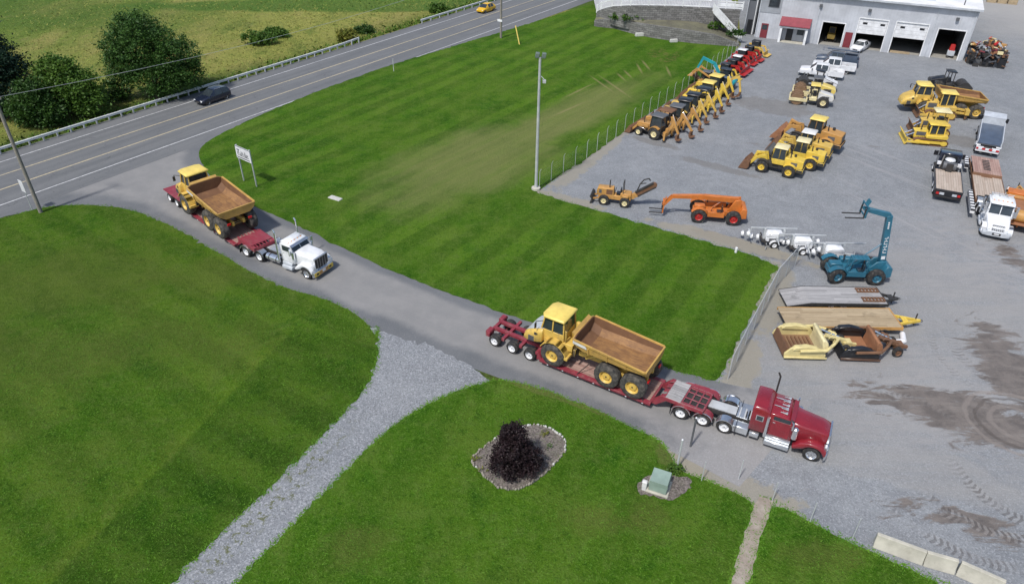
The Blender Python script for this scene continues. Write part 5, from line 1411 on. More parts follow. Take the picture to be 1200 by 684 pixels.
def light_tower(label, loc, ang, mast=1.9, group=None, lamps=((-2.3, .35, .95), (-2.3, -.3, .8), (-1.9, .35, .6), (-1.9, -.3, .5))):
    t = thing('light_tower', label, 'light tower', loc, ang, group)
    b = MB(); b.box(-.75, .75, -.6, .6, .55, 1.0, 'white').prism([(-.78, 1.0), (.78, 1.0), (.6, 1.38), (-.6, 1.38)], -.63, .63, 'white')
    bo = b.build('engine_housing', t, .06)
    for s in (1, -1): MB().box(-.5, .1, *sorted((s * .6, s * .612)), .62, .9, 'grey_d').build('vent', bo)
    c = MB(); c.box(-1.05, 1.0, -.5, .5, .42, .54, 'under').bar((.9, .3, .48), (2.0, 0, .48), .1, .1, 'galv').bar((.9, -.3, .48), (2.0, 0, .48), .1, .1, 'galv').tube((1.85, 0, .05), (1.85, 0, .8), .04, 'galv', 6)
    for s in (1, -1): c.bar((-.8, s * .5, .48), (-.8, s * 1.15, .5), .08, .08, 'under').tube((-.8, s * 1.1, .1), (-.8, s * 1.1, .7), .035, 'galv', 6)
    c.tube((0, -.7, .33), (0, .7, .33), .05, 'under', 6).build('chassis', t)
    wheels(t, (0,), .72, .33, .2, rim='white')
    m = MB()
    for s in (1, -1): m.arc(0, .33, .4, 10, 170, *sorted((s * .60, s * .86)), 'white', .03, 6)
    m.build('mudguard', t)
    q = MB(); q.bar((-2.0, .12, 1.5), (mast, .12, 1.55), .10, .10, 'galv').box(-.9, -.76, -.1, .3, .55, 1.5, 'galv').box(.76, .9, -.1, .3, .55, 1.45, 'galv')
    q.bar((-2.05, -.5, .8), (-2.05, .6, 1.1), .08, .08, 'galv').bar((-2.0, .1, 1.5), (-2.05, .1, .8), .08, .08, 'galv').build('mast', t)
    for (x, yy, z) in lamps:
        MB().lathe([(-.12, .05), (-.1, .16), (.06, .26), (.09, .26), (.09, 0)], (x, yy, z), 'white', 14, 'x').lathe([(.095, 0), (.095, .22)], (x, yy, z), 'lamp', 14, 'x').build('floodlight', t)
    return t

def flat_trailer(label, loc, ang, L=7., W=2.5, deck='board_grey', frame='under', tail=1.5, zd=.85, tongue='under', tl=2.0, ramps=True, wheels_at=(-.4, .55), edge='under'):
    """deck centre at origin, tongue towards +x"""
    t = thing('flatbed_trailer', label, 'trailer', loc, ang); h = L / 2
    d = MB(); d.box(-h + tail, h, -W / 2 + .06, W / 2 - .06, zd - .05, zd, deck)
    if tail: d.prism([(-h + tail, zd), (-h, zd - .32), (-h, zd - .38), (-h + tail, zd - .055)], -W / 2 + .06, W / 2 - .06, deck)
    d.build('deck', t)
    f = MB()
    for s in (1, -1):
        f.box(-h + tail, h, *sorted((s * (W / 2 - .055), s * (W / 2))), zd - .22, zd + .012, edge)
        if tail: f.prism([(-h + tail, zd + .01), (-h, zd - .31), (-h, zd - .45), (-h + tail, zd - .22)], *sorted((s * (W / 2 - .055), s * (W / 2))), edge)
        f.box(-h + tail + .2, h, *sorted((s * .5, s * .6)), zd - .32, zd - .06, frame)
    f.box(h, h + .08, -W / 2, W / 2, zd - .24, zd + .03, edge)
    for k in range(6): f.box(-h + tail + .3 + k * (L - tail - .6) / 5, -h + tail + .4 + k * (L - tail - .6) / 5, -W / 2 + .06, W / 2 - .06, zd - .2, zd - .07, frame)
    f.build('frame', t)
    for x in wheels_at: wheels(t, (x,), W / 2 - .3, .38, .24, rim='white')
    g = MB()
    for s in (1, -1): g.bar((h, s * .55, zd - .18), (h + tl, 0, zd - .25), .14, .18, tongue)
    g.box(h + .5, h + .9, -.35, .35, zd - .16, zd - .1, tongue).tube((h + tl - .3, .12, .1), (h + tl - .3, .12, 1.1), .05, 'under', 6).lathe([(0, .12), (.06, .12)], (h + tl + .08, 0, zd - .28), 'under', 10, 'z')
    g.build('drawbar', t)
    if ramps:
        for s in (1, -1):
            r = MB()
            for yy in (-.22, .22): r.box(h - 1.75, h - .1, s * .62 + yy - .04, s * .62 + yy + .04, zd + .02, zd + .12, 'rust')
            for k in range(7): r.box(h - 1.72 + k * .26, h - 1.62 + k * .26, s * .62 - .22, s * .62 + .22, zd + .03, zd + .11, 'rust')
            r.build('ramp', t)
    return t

def scraper(label, loc, ang, wall, floor, apron, arms, slats=True):
    """pull scraper, bowl behind, drawbar towards +x"""
    t = thing('pull_scraper', label, 'earth scraper', loc, ang)
    fl = MB(); fl.box(-2.2, .6, -1.25, 1.25, .25, .33, floor)
    if slats:
        for k in range(8): fl.box(-2.0 + k * .32, -1.88 + k * .32, -.95, .95, .33, .42, 'rust' if floor != 'rust' else 'under')
    fl.build('bowl_floor', t)
    for s in (1, -1):
        w_ = MB(); w_.prism([(-2.3, .2), (.9, .12), (1.0, .5), (.6, 1.0), (-.6, 1.22), (-1.9, 1.1), (-2.35, .6)], *sorted((s * 1.25, s * 1.42)), wall)
        w_.prism([(-1.8, .95), (.4, .9), (.2, 1.12), (-.7, 1.3), (-1.6, 1.2)], *sorted((s * 1.1, s * 1.5)), wall)
        w_.bar((-2.35, s * 1.46, .3), (1.1, s * 1.46, .25), .1, .16, arms)
        w_.build('side_wall', t, .03)
    MB().prism([(-2.35, .25), (-2.2, .25), (-2.05, .95), (-2.2, 1.0)], -1.25, 1.25, 'rust' if floor != 'rust_o' else wall).build('back_wall', t)
    a = MB(); a.prism([(.62, .25), (1.05, .3), (1.25, .8), (1.1, 1.35), (.75, 1.6), (.6, 1.5), (.75, .9)], -1.12, 1.12, apron)
    a.build('apron', t, .04)
    d = MB()
    for s in (1, -1): d.path([(-1.2, s * 1.5, .9), (.9, s * 1.5, 1.0), (1.7, s * .9, 1.15), (2.3, s * .25, 1.1)], .12, arms, 8)
    d.bar((1.3, 0, 1.2), (3.0, 0, .75), .34, .3, arms).box(2.8, 3.5, -.3, .3, .35, .8, arms).bar((3.3, 0, .5), (4.0, 0, .45), .2, .2, arms)
    d.tube((1.0, .4, 1.5), (2.5, .15, 1.0), .07, 'chrome', 6).tube((1.0, -.4, 1.5), (2.5, -.15, 1.0), .07, arms, 6)
    d.build('draft_arm', t)
    h = MB(); rr = random.Random(3)
    for k in range(7):
        p = Vector((rr.uniform(.9, 1.8), rr.uniform(-.8, .8), rr.uniform(1.0, 1.6))); q = p + Vector((rr.uniform(.3, 1.0), rr.uniform(-.5, .5), rr.uniform(-.5, .2)))
        m_ = (p + q) / 2 + Vector((0, 0, .15)); h.path([p, m_, q], .035, 'under' if k % 2 else arms, 5)
    h.build('hydraulic_hose', t)
    for s in (1, -1): wheel(t, 2.9, s * .62, .42, .3, rim=arms)
    return t

def skid(label, loc, ang, tone, roof='black', tracks=True, arms=0., group=None):
    t = thing('skid_loader', label, 'skid loader', loc, ang, group); y = tone
    if tracks:
        for s in (1, -1): track_loop(1.4, .36, *sorted((s * .55, s * .95)), .38).build('track', t)
    else: wheels(t, (.55, -.6), .78, .40, .3, rim='cream')
    b = MB(); b.prism([(-1.35, .5), (.9, .4), (1.0, .8), (.6, 1.0), (-.6, 1.25), (-1.35, 1.15)], -.55, .55, y); b.build('body', t, .04)
    c = MB()
    for s in (1, -1):
        c.bar((.62, s * .48, 1.0), (.5, s * .46, 2.0), .08, .08, 'black').bar((-.5, s * .48, 1.1), (-.5, s * .46, 2.0), .08, .08, 'black').box(-.48, .5, *sorted((s * .45, s * .47)), 1.1, 1.95, 'glass')
    co = c.build('cab', t); MB().box(-.62, .62, -.54, .54, 2.0, 2.1, roof, .03, .03).build('roof', co, .02)
    a = MB()
    for s in (1, -1): a.bar((-1.2, s * .72, 1.3), (1.2, s * .72, 1.15 + arms), .14, .2, y).bar((1.15, s * .72, 1.2 + arms), (1.65, s * .72, .4 + arms), .14, .2, y).bar((-1.2, s * .72, .8), (-1.2, s * .72, 1.4), .14, .16, y)
    a.build('lift_arm', t)
    k = MB(); bx = 1.7; z = arms
    k.prism([(bx, .1 + z), (bx + .7, .08 + z), (bx + .7, .12 + z), (bx + .08, .2 + z), (bx - .02, .5 + z), (bx + .15, .75 + z), (bx + .08, .78 + z), (bx - .1, .5 + z)], -.95, .95, y); k.build('bucket', t)
    return t

def mini_excavator(label, loc, ang, tone, roof='black', reach=1., boomm=None, sc=1.):
    t = thing('mini_excavator', label, 'excavator', loc, ang); y = tone; bm_ = boomm or tone
    for s in (1, -1): track_loop(1.5, .3, *sorted((s * .5, s * .9)), .32).build('track', t)
    MB().box(-.5, .5, -.5, .5, .35, .62, 'under').prism([(1.2, .1), (1.28, .1), (1.2, .4), (1.1, .4)], -.9, .9, y).build('undercarriage', t)
    b = MB(); b.prism([(-1.2, .65), (.6, .65), (.6, 1.0), (-.1, 1.15), (-1.1, 1.25), (-1.3, .95)], -.75, .75, y); b.build('body', t, .06)
    c = MB()
    for x in (-.45, .55):
        for yy in (-.1, .7): c.bar((x, yy, 1.0), (x, yy, 2.25), .07, .07, 'black')
    c.box(-.42, .52, .66, .68, 1.1, 2.2, 'glass').box(-.42, .52, -.08, -.06, 1.1, 2.2, 'glass'); co = c.build('cab', t)
    MB().box(-.6, .68, -.16, .78, 2.25, 2.33, roof).build('roof', co, .02)
    m = MB(); k = reach
    m.bar((.6, -.45, .9), (1.3 * k, -.45, 2.5), .2, .3, bm_).bar((1.28 * k, -.45, 2.45), (2.4 * k, -.45, 2.9), .2, .28, bm_).tube((.8, -.45, .8), (1.4 * k, -.45, 2.2), .05, 'chrome', 6); m.build('boom', t)
    d = MB(); d.bar((2.3 * k, -.45, 3.0), (2.9 * k, -.45, 1.0), .16, .24, bm_).build('dipper', t)
    MB().prism([(2.75 * k, 1.0), (3.0 * k, 1.0), (2.95 * k, .5), (2.6 * k, .3), (2.4 * k, .45), (2.7 * k, .7)], -.75, -.15, 'rust').build('digging_bucket', t)
    t.scale = (sc, sc, sc)
    return t
# ------------------------------------------------------------------ trees and shrubs
def mat_leaf(name, a, b, c_):
    t = NT(name); v = t.coord()
    n = t.noise(v, .9, 3, .6); n2 = t.noise(v, 6., 3, .7)
    c = t.mix(t.rng(n, .35, .65), a, b); c = t.mix(t.rng(n2, .48, .72, 0, .7), c, c_)
    bs = t.n('ShaderNodeBsdfPrincipled'); t.put(bs.inputs['Base Color'], c); bs.inputs['Roughness'].default_value = .55; bs.inputs['Specular IOR Level'].default_value = .3
    tr = t.n('ShaderNodeBsdfTranslucent'); t.put(tr.inputs[0], c)
    mx = t.n('ShaderNodeMixShader'); mx.inputs[0].default_value = .22
    t.t.links.new(bs.outputs[0], mx.inputs[1]); t.t.links.new(tr.outputs[0], mx.inputs[2]); t.t.links.new(mx.outputs[0], t.out.inputs[0])
    return t.mat
MT['leaf_dark'] = mat_leaf('dark_green_leaves', (.024, .070, .013), (.050, .118, .018), (.095, .185, .032))
MT['leaf_mid'] = mat_leaf('green_leaves', (.02, .058, .01), (.042, .10, .014), (.075, .145, .024))
MT['leaf_lime'] = mat_leaf('light_green_leaves', (.045, .110, .012), (.085, .165, .022), (.14, .22, .04))
MT['leaf_blue'] = mat_leaf('blue_green_needles', (.012, .035, .020), (.022, .055, .03), (.04, .085, .045))
MT['leaf_purple'] = mat_leaf('dark_purple_leaves', (.012, .007, .009), (.026, .014, .017), (.085, .055, .058))
MT['leaf_yellow'] = mat_leaf('yellow_green_leaves', (.12, .15, .02), (.22, .21, .035), (.28, .25, .06))
MT['bark'] = paint('grey_brown_bark', (.11, .085, .065), .9, .4, dcol=(.05, .04, .03), scale=3)
def leaves(name, parent, lobes, n_clump, per, size, clump_r, mat, seed, shell=.72, aspect=.6):
    rs = np.random.RandomState(seed); vol = np.array([l[3] * l[4] * l[5] for l in lobes]) ** .75; vol = vol / vol.sum()
    C = []
    for i, l in enumerate(lobes):
        k = int(n_clump * vol[i]) + 1
        d = rs.normal(size=(k, 3)); d /= np.linalg.norm(d, axis=1)[:, None]
        r = shell + (1.05 - shell) * rs.rand(k); r[rs.rand(k) < .2] *= rs.uniform(.4, .95)
        C.append(np.array(l[:3]) + d * np.array(l[3:6]) * r[:, None])
    C = np.vstack(C); C = C[C[:, 2] > .15]
    cr = clump_r * rs.uniform(.55, 1.35, len(C))
    P = np.repeat(C, per, 0) + rs.normal(size=(len(C) * per, 3)) * np.repeat(cr, per)[:, None] * np.array([.55, .55, .42])
    P = P[P[:, 2] > .05]; n = len(P)
    s = size * rs.uniform(.55, 1.4, n)
    a = rs.normal(size=(n, 3)); a[:, 2] *= .5; a /= np.linalg.norm(a, axis=1)[:, None]
    up = rs.normal(size=(n, 3)) + np.array([0, 0, .6]); b = np.cross(a, up); b /= np.linalg.norm(b, axis=1)[:, None] + 1e-9
    V = np.empty((n * 4, 3)); V[0::4] = P - a * s[:, None]; V[1::4] = P - b * (s * aspect)[:, None]; V[2::4] = P + a * s[:, None]; V[3::4] = P + b * (s * aspect)[:, None]
    me = bpy.data.meshes.new(name); me.vertices.add(n * 4); me.loops.add(n * 4); me.polygons.add(n)
    me.vertices.foreach_set('co', V.ravel()); me.loops.foreach_set('vertex_index', np.arange(n * 4, dtype=np.int32))
    me.polygons.foreach_set('loop_start', np.arange(0, n * 4, 4, dtype=np.int32))
    me.update(calc_edges=True); me.materials.append(MT[mat])
    o = bpy.data.objects.new(name, me); col.objects.link(o); o.parent = parent
    return o
def tree(name, label, cat, loc, lobes, mat, nc, per, size, cr, trunk_h, trunk_r, seed, group=None, shell=.72):
    t = thing(name, label, cat, loc, 0, group)
    q = MB(); rr = random.Random(seed); base = Vector((0, 0, -.1)); top_ = Vector((rr.uniform(-.2, .2), rr.uniform(-.2, .2), trunk_h))
    q.tube(base, top_, trunk_r, 'bark', 9, trunk_r * .6)
    for l in lobes:
        for k in range(2):
            e = Vector(l[:3]) + Vector((rr.uniform(-.5, .5) * l[3], rr.uniform(-.5, .5) * l[4], rr.uniform(-.1, .5) * l[5]))
            st_ = base + (top_ - base) * rr.uniform(.55, 1.); m_ = st_.lerp(e, .5) + Vector((0, 0, .1 * l[5]))
            q.tube(st_, m_, trunk_r * .45, 'bark', 6, trunk_r * .28).tube(m_, e, trunk_r * .28, 'bark', 5, trunk_r * .08)
    q.build('trunk', t)
    leaves('crown', t, lobes, nc, per, size, cr, mat, seed, shell)
    return t
bt = at(186, 115)
tree('broadleaf_tree', 'big round dark green tree standing behind the guardrail near the black car', 'tree', bt,
     [(-1.2, 1.4, 7.4, 5.2, 4.6, 4.6), (-1.5, 1.5, 10.2, 3.2, 3., 2.6), (2.9, 1.3, 5.8, 4.0, 3.8, 3.8), (-4.0, .4, 5.4, 3.0, 3., 3.0), (.4, -.6, 3.4, 4.2, 3.0, 2.6), (4.4, .6, 3.6, 2.6, 2.4, 2.4)], 'leaf_dark', 760, 66, .15, .9, 4.5, .38, 11).scale = (.84, .84, .80)
tree('conifer_tree', 'dark blue green conifer at the left edge of the photo behind the utility pole', 'tree', at(10, 137),
     [(-1.5, .5, 3.5, 4.6, 3.6, 3.4), (-1., .5, 7, 3.6, 3.2, 3.2), (-.6, .5, 10.4, 2.4, 2.2, 2.6), (.8, .3, 5.4, 3., 2.8, 2.6)], 'leaf_blue', 520, 64, .14, .85, 8, .3, 12)
tree('maple_tree', 'bright light green bushy tree between the conifer and the big round tree', 'tree', at(84, 136),
     [(-.6, .6, 3.0, 3.0, 2.6, 2.4), (1.6, .5, 3.3, 2.4, 2.2, 2.2), (-.2, .8, 5.0, 2.2, 2., 1.9), (2.4, .2, 1.9, 2., 1.6, 1.6)], 'leaf_lime', 360, 60, .15, .7, 2.5, .16, 13)
tree('sapling_tree', 'dark low tree behind the guardrail left of the light green bushy tree', 'tree', at(45, 150),
     [(-.5, .8, 2.2, 2.6, 2., 2.0), (.9, .6, 1.6, 2., 1.6, 1.5), (0, .8, 3.8, 1.7, 1.6, 1.6)], 'leaf_mid', 230, 56, .14, .65, 1.8, .12, 14)
tree('wild_shrub', 'olive green shrub in the tall grass left of the big round tree', 'shrub', at(126, 122), [(0, .8, 1.3, 1.9, 1.6, 1.4), (1.2, 1.5, 1.2, 1.3, 1.2, 1.1)], 'leaf_mid', 60, 34, .17, .55, .8, .06, 15)
tree('wild_shrub', 'yellow green rounded shrub by the end of the longer guardrail', 'shrub', at(405, 50), [(0, .8, .9, 1.4, 1.2, 1.0)], 'leaf_yellow', 40, 30, .2, .5, .5, .05, 16)
for i, (px, py, lb, m_, s_) in enumerate(((425, 39, 'dark green shrub at the gap between the two guardrails', 'leaf_mid', .9), (512, 15, 'wide green shrub behind the far guardrail', 'leaf_lime', 1.1), (300, 52, 'leafy green weed clump in the middle of the tan meadow', 'leaf_lime', 1.5), (322, 44, 'lower leafy weed clump behind the one in the tan meadow', 'leaf_lime', 1.1))):
    tree('wild_shrub', lb, 'shrub', at(px, py), [(0, 0, .7 * s_, 1.3 * s_, 1.0 * s_, .7 * s_), (1.2 * s_, .3, .5 * s_, .9 * s_, .8 * s_, .5 * s_)], m_, int(60 * s_), 34, .15, .45, .5, .05, 20 + i)
# purple shrub in the planting bed
tree('purple_shrub', 'dark purple leaved shrub in the stone edged planting bed', 'shrub', at(603, 548),
     [(0, 0, .75, 1.45, 1.35, .8), (-.05, .05, 1.6, 1.12, 1.1, .9), (-.15, .15, 2.5, .72, .7, .75), (-.25, .2, 3.05, .4, .4, .45), (.75, -.1, 1.0, .85, .85, .8)], 'leaf_purple', 520, 40, .062, .22, 1.6, .08, 31, shell=.55)

# planting bed
zp = lambda x, y: at(540 + x / 6.22, 480 + y / 6.22)
bed = [zp(*p) for p in ((75, 380), (118, 310), (200, 255), (300, 180), (440, 130), (530, 108), (640, 130), (735, 190), (768, 262), (740, 335), (640, 440), (540, 525), (450, 575), (360, 592), (260, 562), (165, 480))]
cB = sum((Vector(p) for p in bed), Vector()) / len(bed)
bs_ = smooth_line(bed + [bed[0]], 2)
sheet('planting_bed', bs_[:-1], .045, 'mulch', amp=.03, step=.2)
t = thing('stone_edging', 'rough grey and whitish stones edging the planting bed around the purple shrub', 'stone edging', cB)
rr = random.Random(5)
MT['edge_stone'] = paint('grey_edge_stone', (.27, .245, .205), .9, .5, dcol=(.2, .17, .13), scale=3)
MT['edge_pale'] = paint('whitish_edge_stone', (.50, .50, .47), .85, .3, dcol=(.3, .28, .24), scale=3)
L_ = [0]
for a, b in zip(bs_, bs_[1:]): L_.append(L_[-1] + (b - a).length)
n_st = 96
for k in range(n_st):
    d = L_[-1] * k / n_st
    i = max(j for j in range(len(L_)) if L_[j] <= d); i = min(i, len(bs_) - 2)
    p = bs_[i].lerp(bs_[i + 1], (d - L_[i]) / max(1e-6, L_[i + 1] - L_[i])); q = bs_[i + 1] - bs_[i]
    pale = (p.y > cB.y + .4 and p.x > cB.x - .2 and rr.random() < .8) or (rr.random() < .05)
    s = rr.uniform(.05, .12); v = []
    for (x, y, z) in ((-1, -1, 0), (1, -1, 0), (1, 1, 0), (-1, 1, 0), (-.7, -.7, 1), (.7, -.7, 1), (.7, .7, 1), (-.7, .7, 1)):
        v.append((x * s * rr.uniform(.7, 1.15), y * s * .7 * rr.uniform(.7, 1.15), z * rr.uniform(.09, .17)))
    MB().add(v, [(3, 2, 1, 0), (4, 5, 6, 7), (0, 1, 5, 4), (1, 2, 6, 5), (2, 3, 7, 6), (3, 0, 4, 7)], 'edge_pale' if pale else 'edge_stone').build('stone', t, .02, 60, loc=(p.x - cB.x + rr.gauss(0, .03), p.y - cB.y + rr.gauss(0, .03), .03), rotz=math.atan2(q.y, q.x) + rr.gauss(0, .25))
for i, (x, y, m_, lb) in enumerate(((110, 365, 'leaf_yellow', 'yellow green tuft plant at the left tip of the planting bed'), (165, 460, 'leaf_yellow', 'yellow green tuft plant on the lower left rim of the planting bed'), (600, 180, 'leaf_yellow', 'small yellow plant on the bare mulch right of the purple shrub'), (640, 285, 'leaf_lime', 'low sparse green weeds on the mulch right of the purple shrub'))):
    tt = thing('tuft_plant', lb, 'plant', zp(x, y), 0)
    leaves('foliage', tt, [(0, 0, .12, .32, .28, .16)], 16, 16, .045, .12, m_, 60 + i)

# ------------------------------------------------------------------ utility cabinet, gate posts, sign
pc = at(772, 571); ca = hd((761.7, 571.7), (781, 578))
t = thing('utility_cabinet', 'pale green utility transformer cabinet on a concrete pad in a bare patch of soil', 'cabinet', pc, ca)
MB().box(-.62, .62, -.62, .62, 0, .14, 'concrete').build('pad', t, .02)
b = MB(); b.box(-.5, .5, -.5, .5, .14, .62, 'green_box').build('body', t, .02)
MB().prism([(-.53, .62), (.53, .62), (.53, .66), (.5, .92), (-.5, .92), (-.53, .66)], -.52, .52, 'green_box').build('lid', t, .02)
sheet('bare_soil', [toward(pc, ca, x, y) for x, y in ((-1.15, -.4), (-1.0, -.75), (-.3, -.85), (.7, -.7), (1.2, -.2), (1.7, .7), (1.3, 1.4), (.6, 1.2), (-.2, .75), (-.9, .4))], .05, 'mulch', amp=.07, step=.2)
t = thing('pedestal_box', 'small white utility pedestal standing beside the green cabinet', 'utility box', at(754.5, 573), ca)
MB().box(-.14, .14, -.12, .12, 0, .62, 'white_old', .02, .02).build('housing', t, .03); MB().box(-.16, .16, -.14, .14, .60, .70, 'white_old', .04, .04).build('cap', t, .02)
tt = thing('tuft_plant', 'yellow green weed at the foot of the light grey gate post by the cabinet', 'plant', at(791, 552), 0)
leaves('foliage', tt, [(0, 0, .25, .5, .3, .3)], 26, 18, .07, .16, 'leaf_lime', 70)
for lb, base, hh, m_, r_ in (('dark steel gate post standing in the gravel beside the red lorry wheels', (809, 523), 2.35, 'grey_d', .06), ('light grey gate post near the green utility cabinet', (793, 549), 2.35, 'galv', .055)):
    t = thing('gate_post', lb, 'post', at(*base)); MB().tube((0, 0, 0), (0, 0, hh), r_, m_, 10).build('post', t)
    MB().lathe([(hh, r_ * 1.15), (hh + .05, r_ * .8), (hh + .07, 0)], (0, 0, 0), 'white', 10, 'z').build('cap', t)
# sign on two posts
A0, B0 = at(286, 212), at(301, 219); sa = math.atan2(B0.y - A0.y, B0.x - A0.x); sw = (B0 - A0).length
t = thing('post_sign', 'small white sign on two tall grey posts on the lawn by the entrance', 'sign', A0, sa)
for x in (0, sw): MB().box(x - .05, x + .05, -.05, .05, 0, 3.9, 'galv').build('post', t)
p = MB().box(-.12, sw + .12, -.11, -.06, 2.55, 3.85, 'white').build('panel', t)
q = MB()
q.box(-.12, sw + .12, -.118, -.112, 3.78, 3.85, 'grey_d'); q.box(-.02, sw * .95, -.118, -.112, 2.66, 2.76, 'grey_d')
for k in range(9):
    x = .12 + k * (sw - .3) / 9; q.box(x, x + .11, -.118, -.112, 2.98 + .1 * math.sin(k * 1.7), 3.3 + .14 * math.sin(k * 2.3), 'grey_d')
q.box(.1, .5, -.118, -.112, 3.42, 3.55, 'slate').box(.1, sw - .2, -.118, -.112, 2.9, 2.96, 'grey_d')
q.build('lettering', p)
# utility poles, wire
def pole(label, loc, h, arm=True, ang=0, box=None, plate=None):
    t = thing('utility_pole', label, 'utility pole', loc, ang)
    MT.setdefault('polewood', paint('weathered_pole_wood', (.27, .245, .215), .9, .4, dcol=(.12, .11, .1), scale=2))
    MB().tube((0, 0, -.2), (0, 0, h), .18, 'polewood', 12, .13).build('pole', t)
    if arm: MB().box(-1.2, 1.2, -.06, .06, h - .7, h - .58, 'polewood').build('crossarm', t)
    if plate: MB().box(-.55, .35, -.2, -.14, plate, plate + .35, 'white').build('sign_plate', t)
    MB().tube((.19, .02, .1), (.17, .02, h * .75), .035, 'grey_d', 6).build('conduit', t)
    return t
hwa = math.atan2(hw_dir.y, hw_dir.x)
U1, U2 = at(48, 249), at(587, 45)
pole('weathered wooden utility pole on the lawn corner at the left edge', U1, 11.6, True, hwa - PI / 2)
pole('thin wooden utility pole with a white plate on the far lawn edge', U2, 12, True, hwa - PI / 2, plate=2.6)
for k, (off, z1) in enumerate(((1.0, 11.1),)):
    q = MB(); a = toward(U1, hwa - PI / 2, off) + Vector((0, 0, z1)); b = toward(U2, hwa - PI / 2, off) + Vector((0, 0, 11.5)); pts = []
    for i in range(13): f_ = i / 12; p = a.lerp(b, f_); p.z -= 1.5 * 4 * f_ * (1 - f_); pts.append(p)
    q.path(pts, .016, 'galv', 5); o = q.build('overhead_wire')
    tag(o, 'thin overhead wire strung between the two wooden utility poles', 'wire')
t = thing('road_sign', 'small white sign on a thin post at the foot of the left utility pole', 'sign', at(38, 246.5), hwa - PI / 2)
MB().tube((0, 0, 0), (0, 0, 3.0), .035, 'galv', 8).build('post', t); MB().box(-.38, .38, -.06, -.035, 1.9, 3.05, 'white').build('panel', t)
t = thing('guy_wire_guard', 'thin yellow guy wire guard leaning on the grass beside the far utility pole', 'guy guard', at(608.7, 52.5))
d = (U2 - at(608.7, 52.5)); MB().tube((0, 0, 0), (d.x * .22, d.y * .22, 2.7), .09, 'yellow_lemon', 8).build('guard', t)
t = thing('marker_post', 'thin grey marker post on the roadside grass', 'post', at(461.5, 84)); MB().tube((0, 0, 0), (0, 0, 1.8), .05, 'galv', 6).build('post', t)
t = thing('light_pole', 'tall grey metal light pole with floodlights on a concrete base', 'lamp post', at(628, 222))
MB().lathe([(0, .45), (.25, .45), (.27, 0)], (0, 0, 0), 'concrete', 12, 'z').build('base', t, .02); MB().tube((0, 0, .2), (0, 0, 13.0), .155, 'galv', 12, .11).build('pole', t)
MB().box(-.4, .4, -.05, .05, 12.9, 13.0, 'darkgreen').build('crossarm', t)
for x, r_ in ((-.28, .4), (.3, -.3)):
    MB().prism([(x - .17, 12.95), (x + .17, 12.95), (x + .26, 13.35), (x - .1, 13.4)], -.25 + r_ * .2, .2 + r_ * .2, 'darkgreen').build('floodlight', t, .03)
MB().tube((.14, 0, 11.3), (.45, -.1, 11.0), .03, 'galv', 6).box(.3, .6, -.2, .1, 10.7, 10.95, 'galv').build('junction_box', t)

# ------------------------------------------------------------------ fences, guardrails, barriers
def fence(name, label, pts, h, posts, panel, post_m='galv', rail=True, r=.035, lean=None, cat='fence'):
    P = [Vector(p[:2]) for p in pts]; base = Vector((P[0].x, P[0].y, 0)); t = thing(name, label, cat, base)
    cum = [0]
    for a, b in zip(P, P[1:]): cum.append(cum[-1] + (b - a).length)
    def pos(d):
        i = max(j for j in range(len(cum) - 1) if cum[j] <= d + 1e-9); return P[i].lerp(P[i + 1], (d - cum[i]) / (cum[i + 1] - cum[i]))
    me = bpy.data.meshes.new('post'); proto = MB().tube((0, 0, 0), (0, 0, h + .06), r, post_m, 7)
    if lean: proto.tube((0, 0, h + .06), (lean[0], lean[1], h + .35), r * .8, post_m, 6)
    po = proto.build('post'); dat = po.data; bpy.data.objects.remove(po)
    for k in range(posts):
        p = pos(cum[-1] * k / (posts - 1)); o = bpy.data.objects.new('post', dat); col.objects.link(o); o.parent = t; o.location = (p.x - base.x, p.y - base.y, 0)
    if panel:
        vs, fs, uv = [], [], []
        for i, p in enumerate(P):
            for z in (.04, h): vs.append((p.x - base.x, p.y - base.y, z)); uv.append((cum[i], z))
        fs = [(2 * i, 2 * i + 2, 2 * i + 3, 2 * i + 1) for i in range(len(P) - 1)]
        me = bpy.data.meshes.new('mesh_panel'); me.from_pydata(vs, [], fs); me.materials.append(MT[panel]); ul = me.uv_layers.new(name='UVMap')
        for lp in me.loops: ul.data[lp.index].uv = uv[lp.vertex_index]
        o = bpy.data.objects.new('mesh_panel', me); col.objects.link(o); o.parent = t
    if rail: MB().path([(p.x - base.x, p.y - base.y, h) for p in P], .024, post_m, 6).build('top_rail', t)
    return t
fence('chain_link_fence', 'long chain link fence along the machinery row with posts bent over at the top', A((632, 222), (650, 209), (690, 184), (735, 152), (760, 134), (800, 109), (848, 72), (862, 61)), 1.85, 26, 'chain', lean=(.12, -.05), rail=False, r=.026)
fence('chain_link_fence', 'short leaning chain link fence beside the timber trailers and lawn corner', A((853, 444), (870, 410), (892, 368), (908, 338), (931, 312)), 2.0, 9, 'chain_d')
t = fence('wire_fence', 'thin wire fence along the gravel edge between gate post and concrete barriers', A((822, 563), (866, 561), (928, 603), (999, 630)), 1.5, 5, None, r=.028, rail=False)
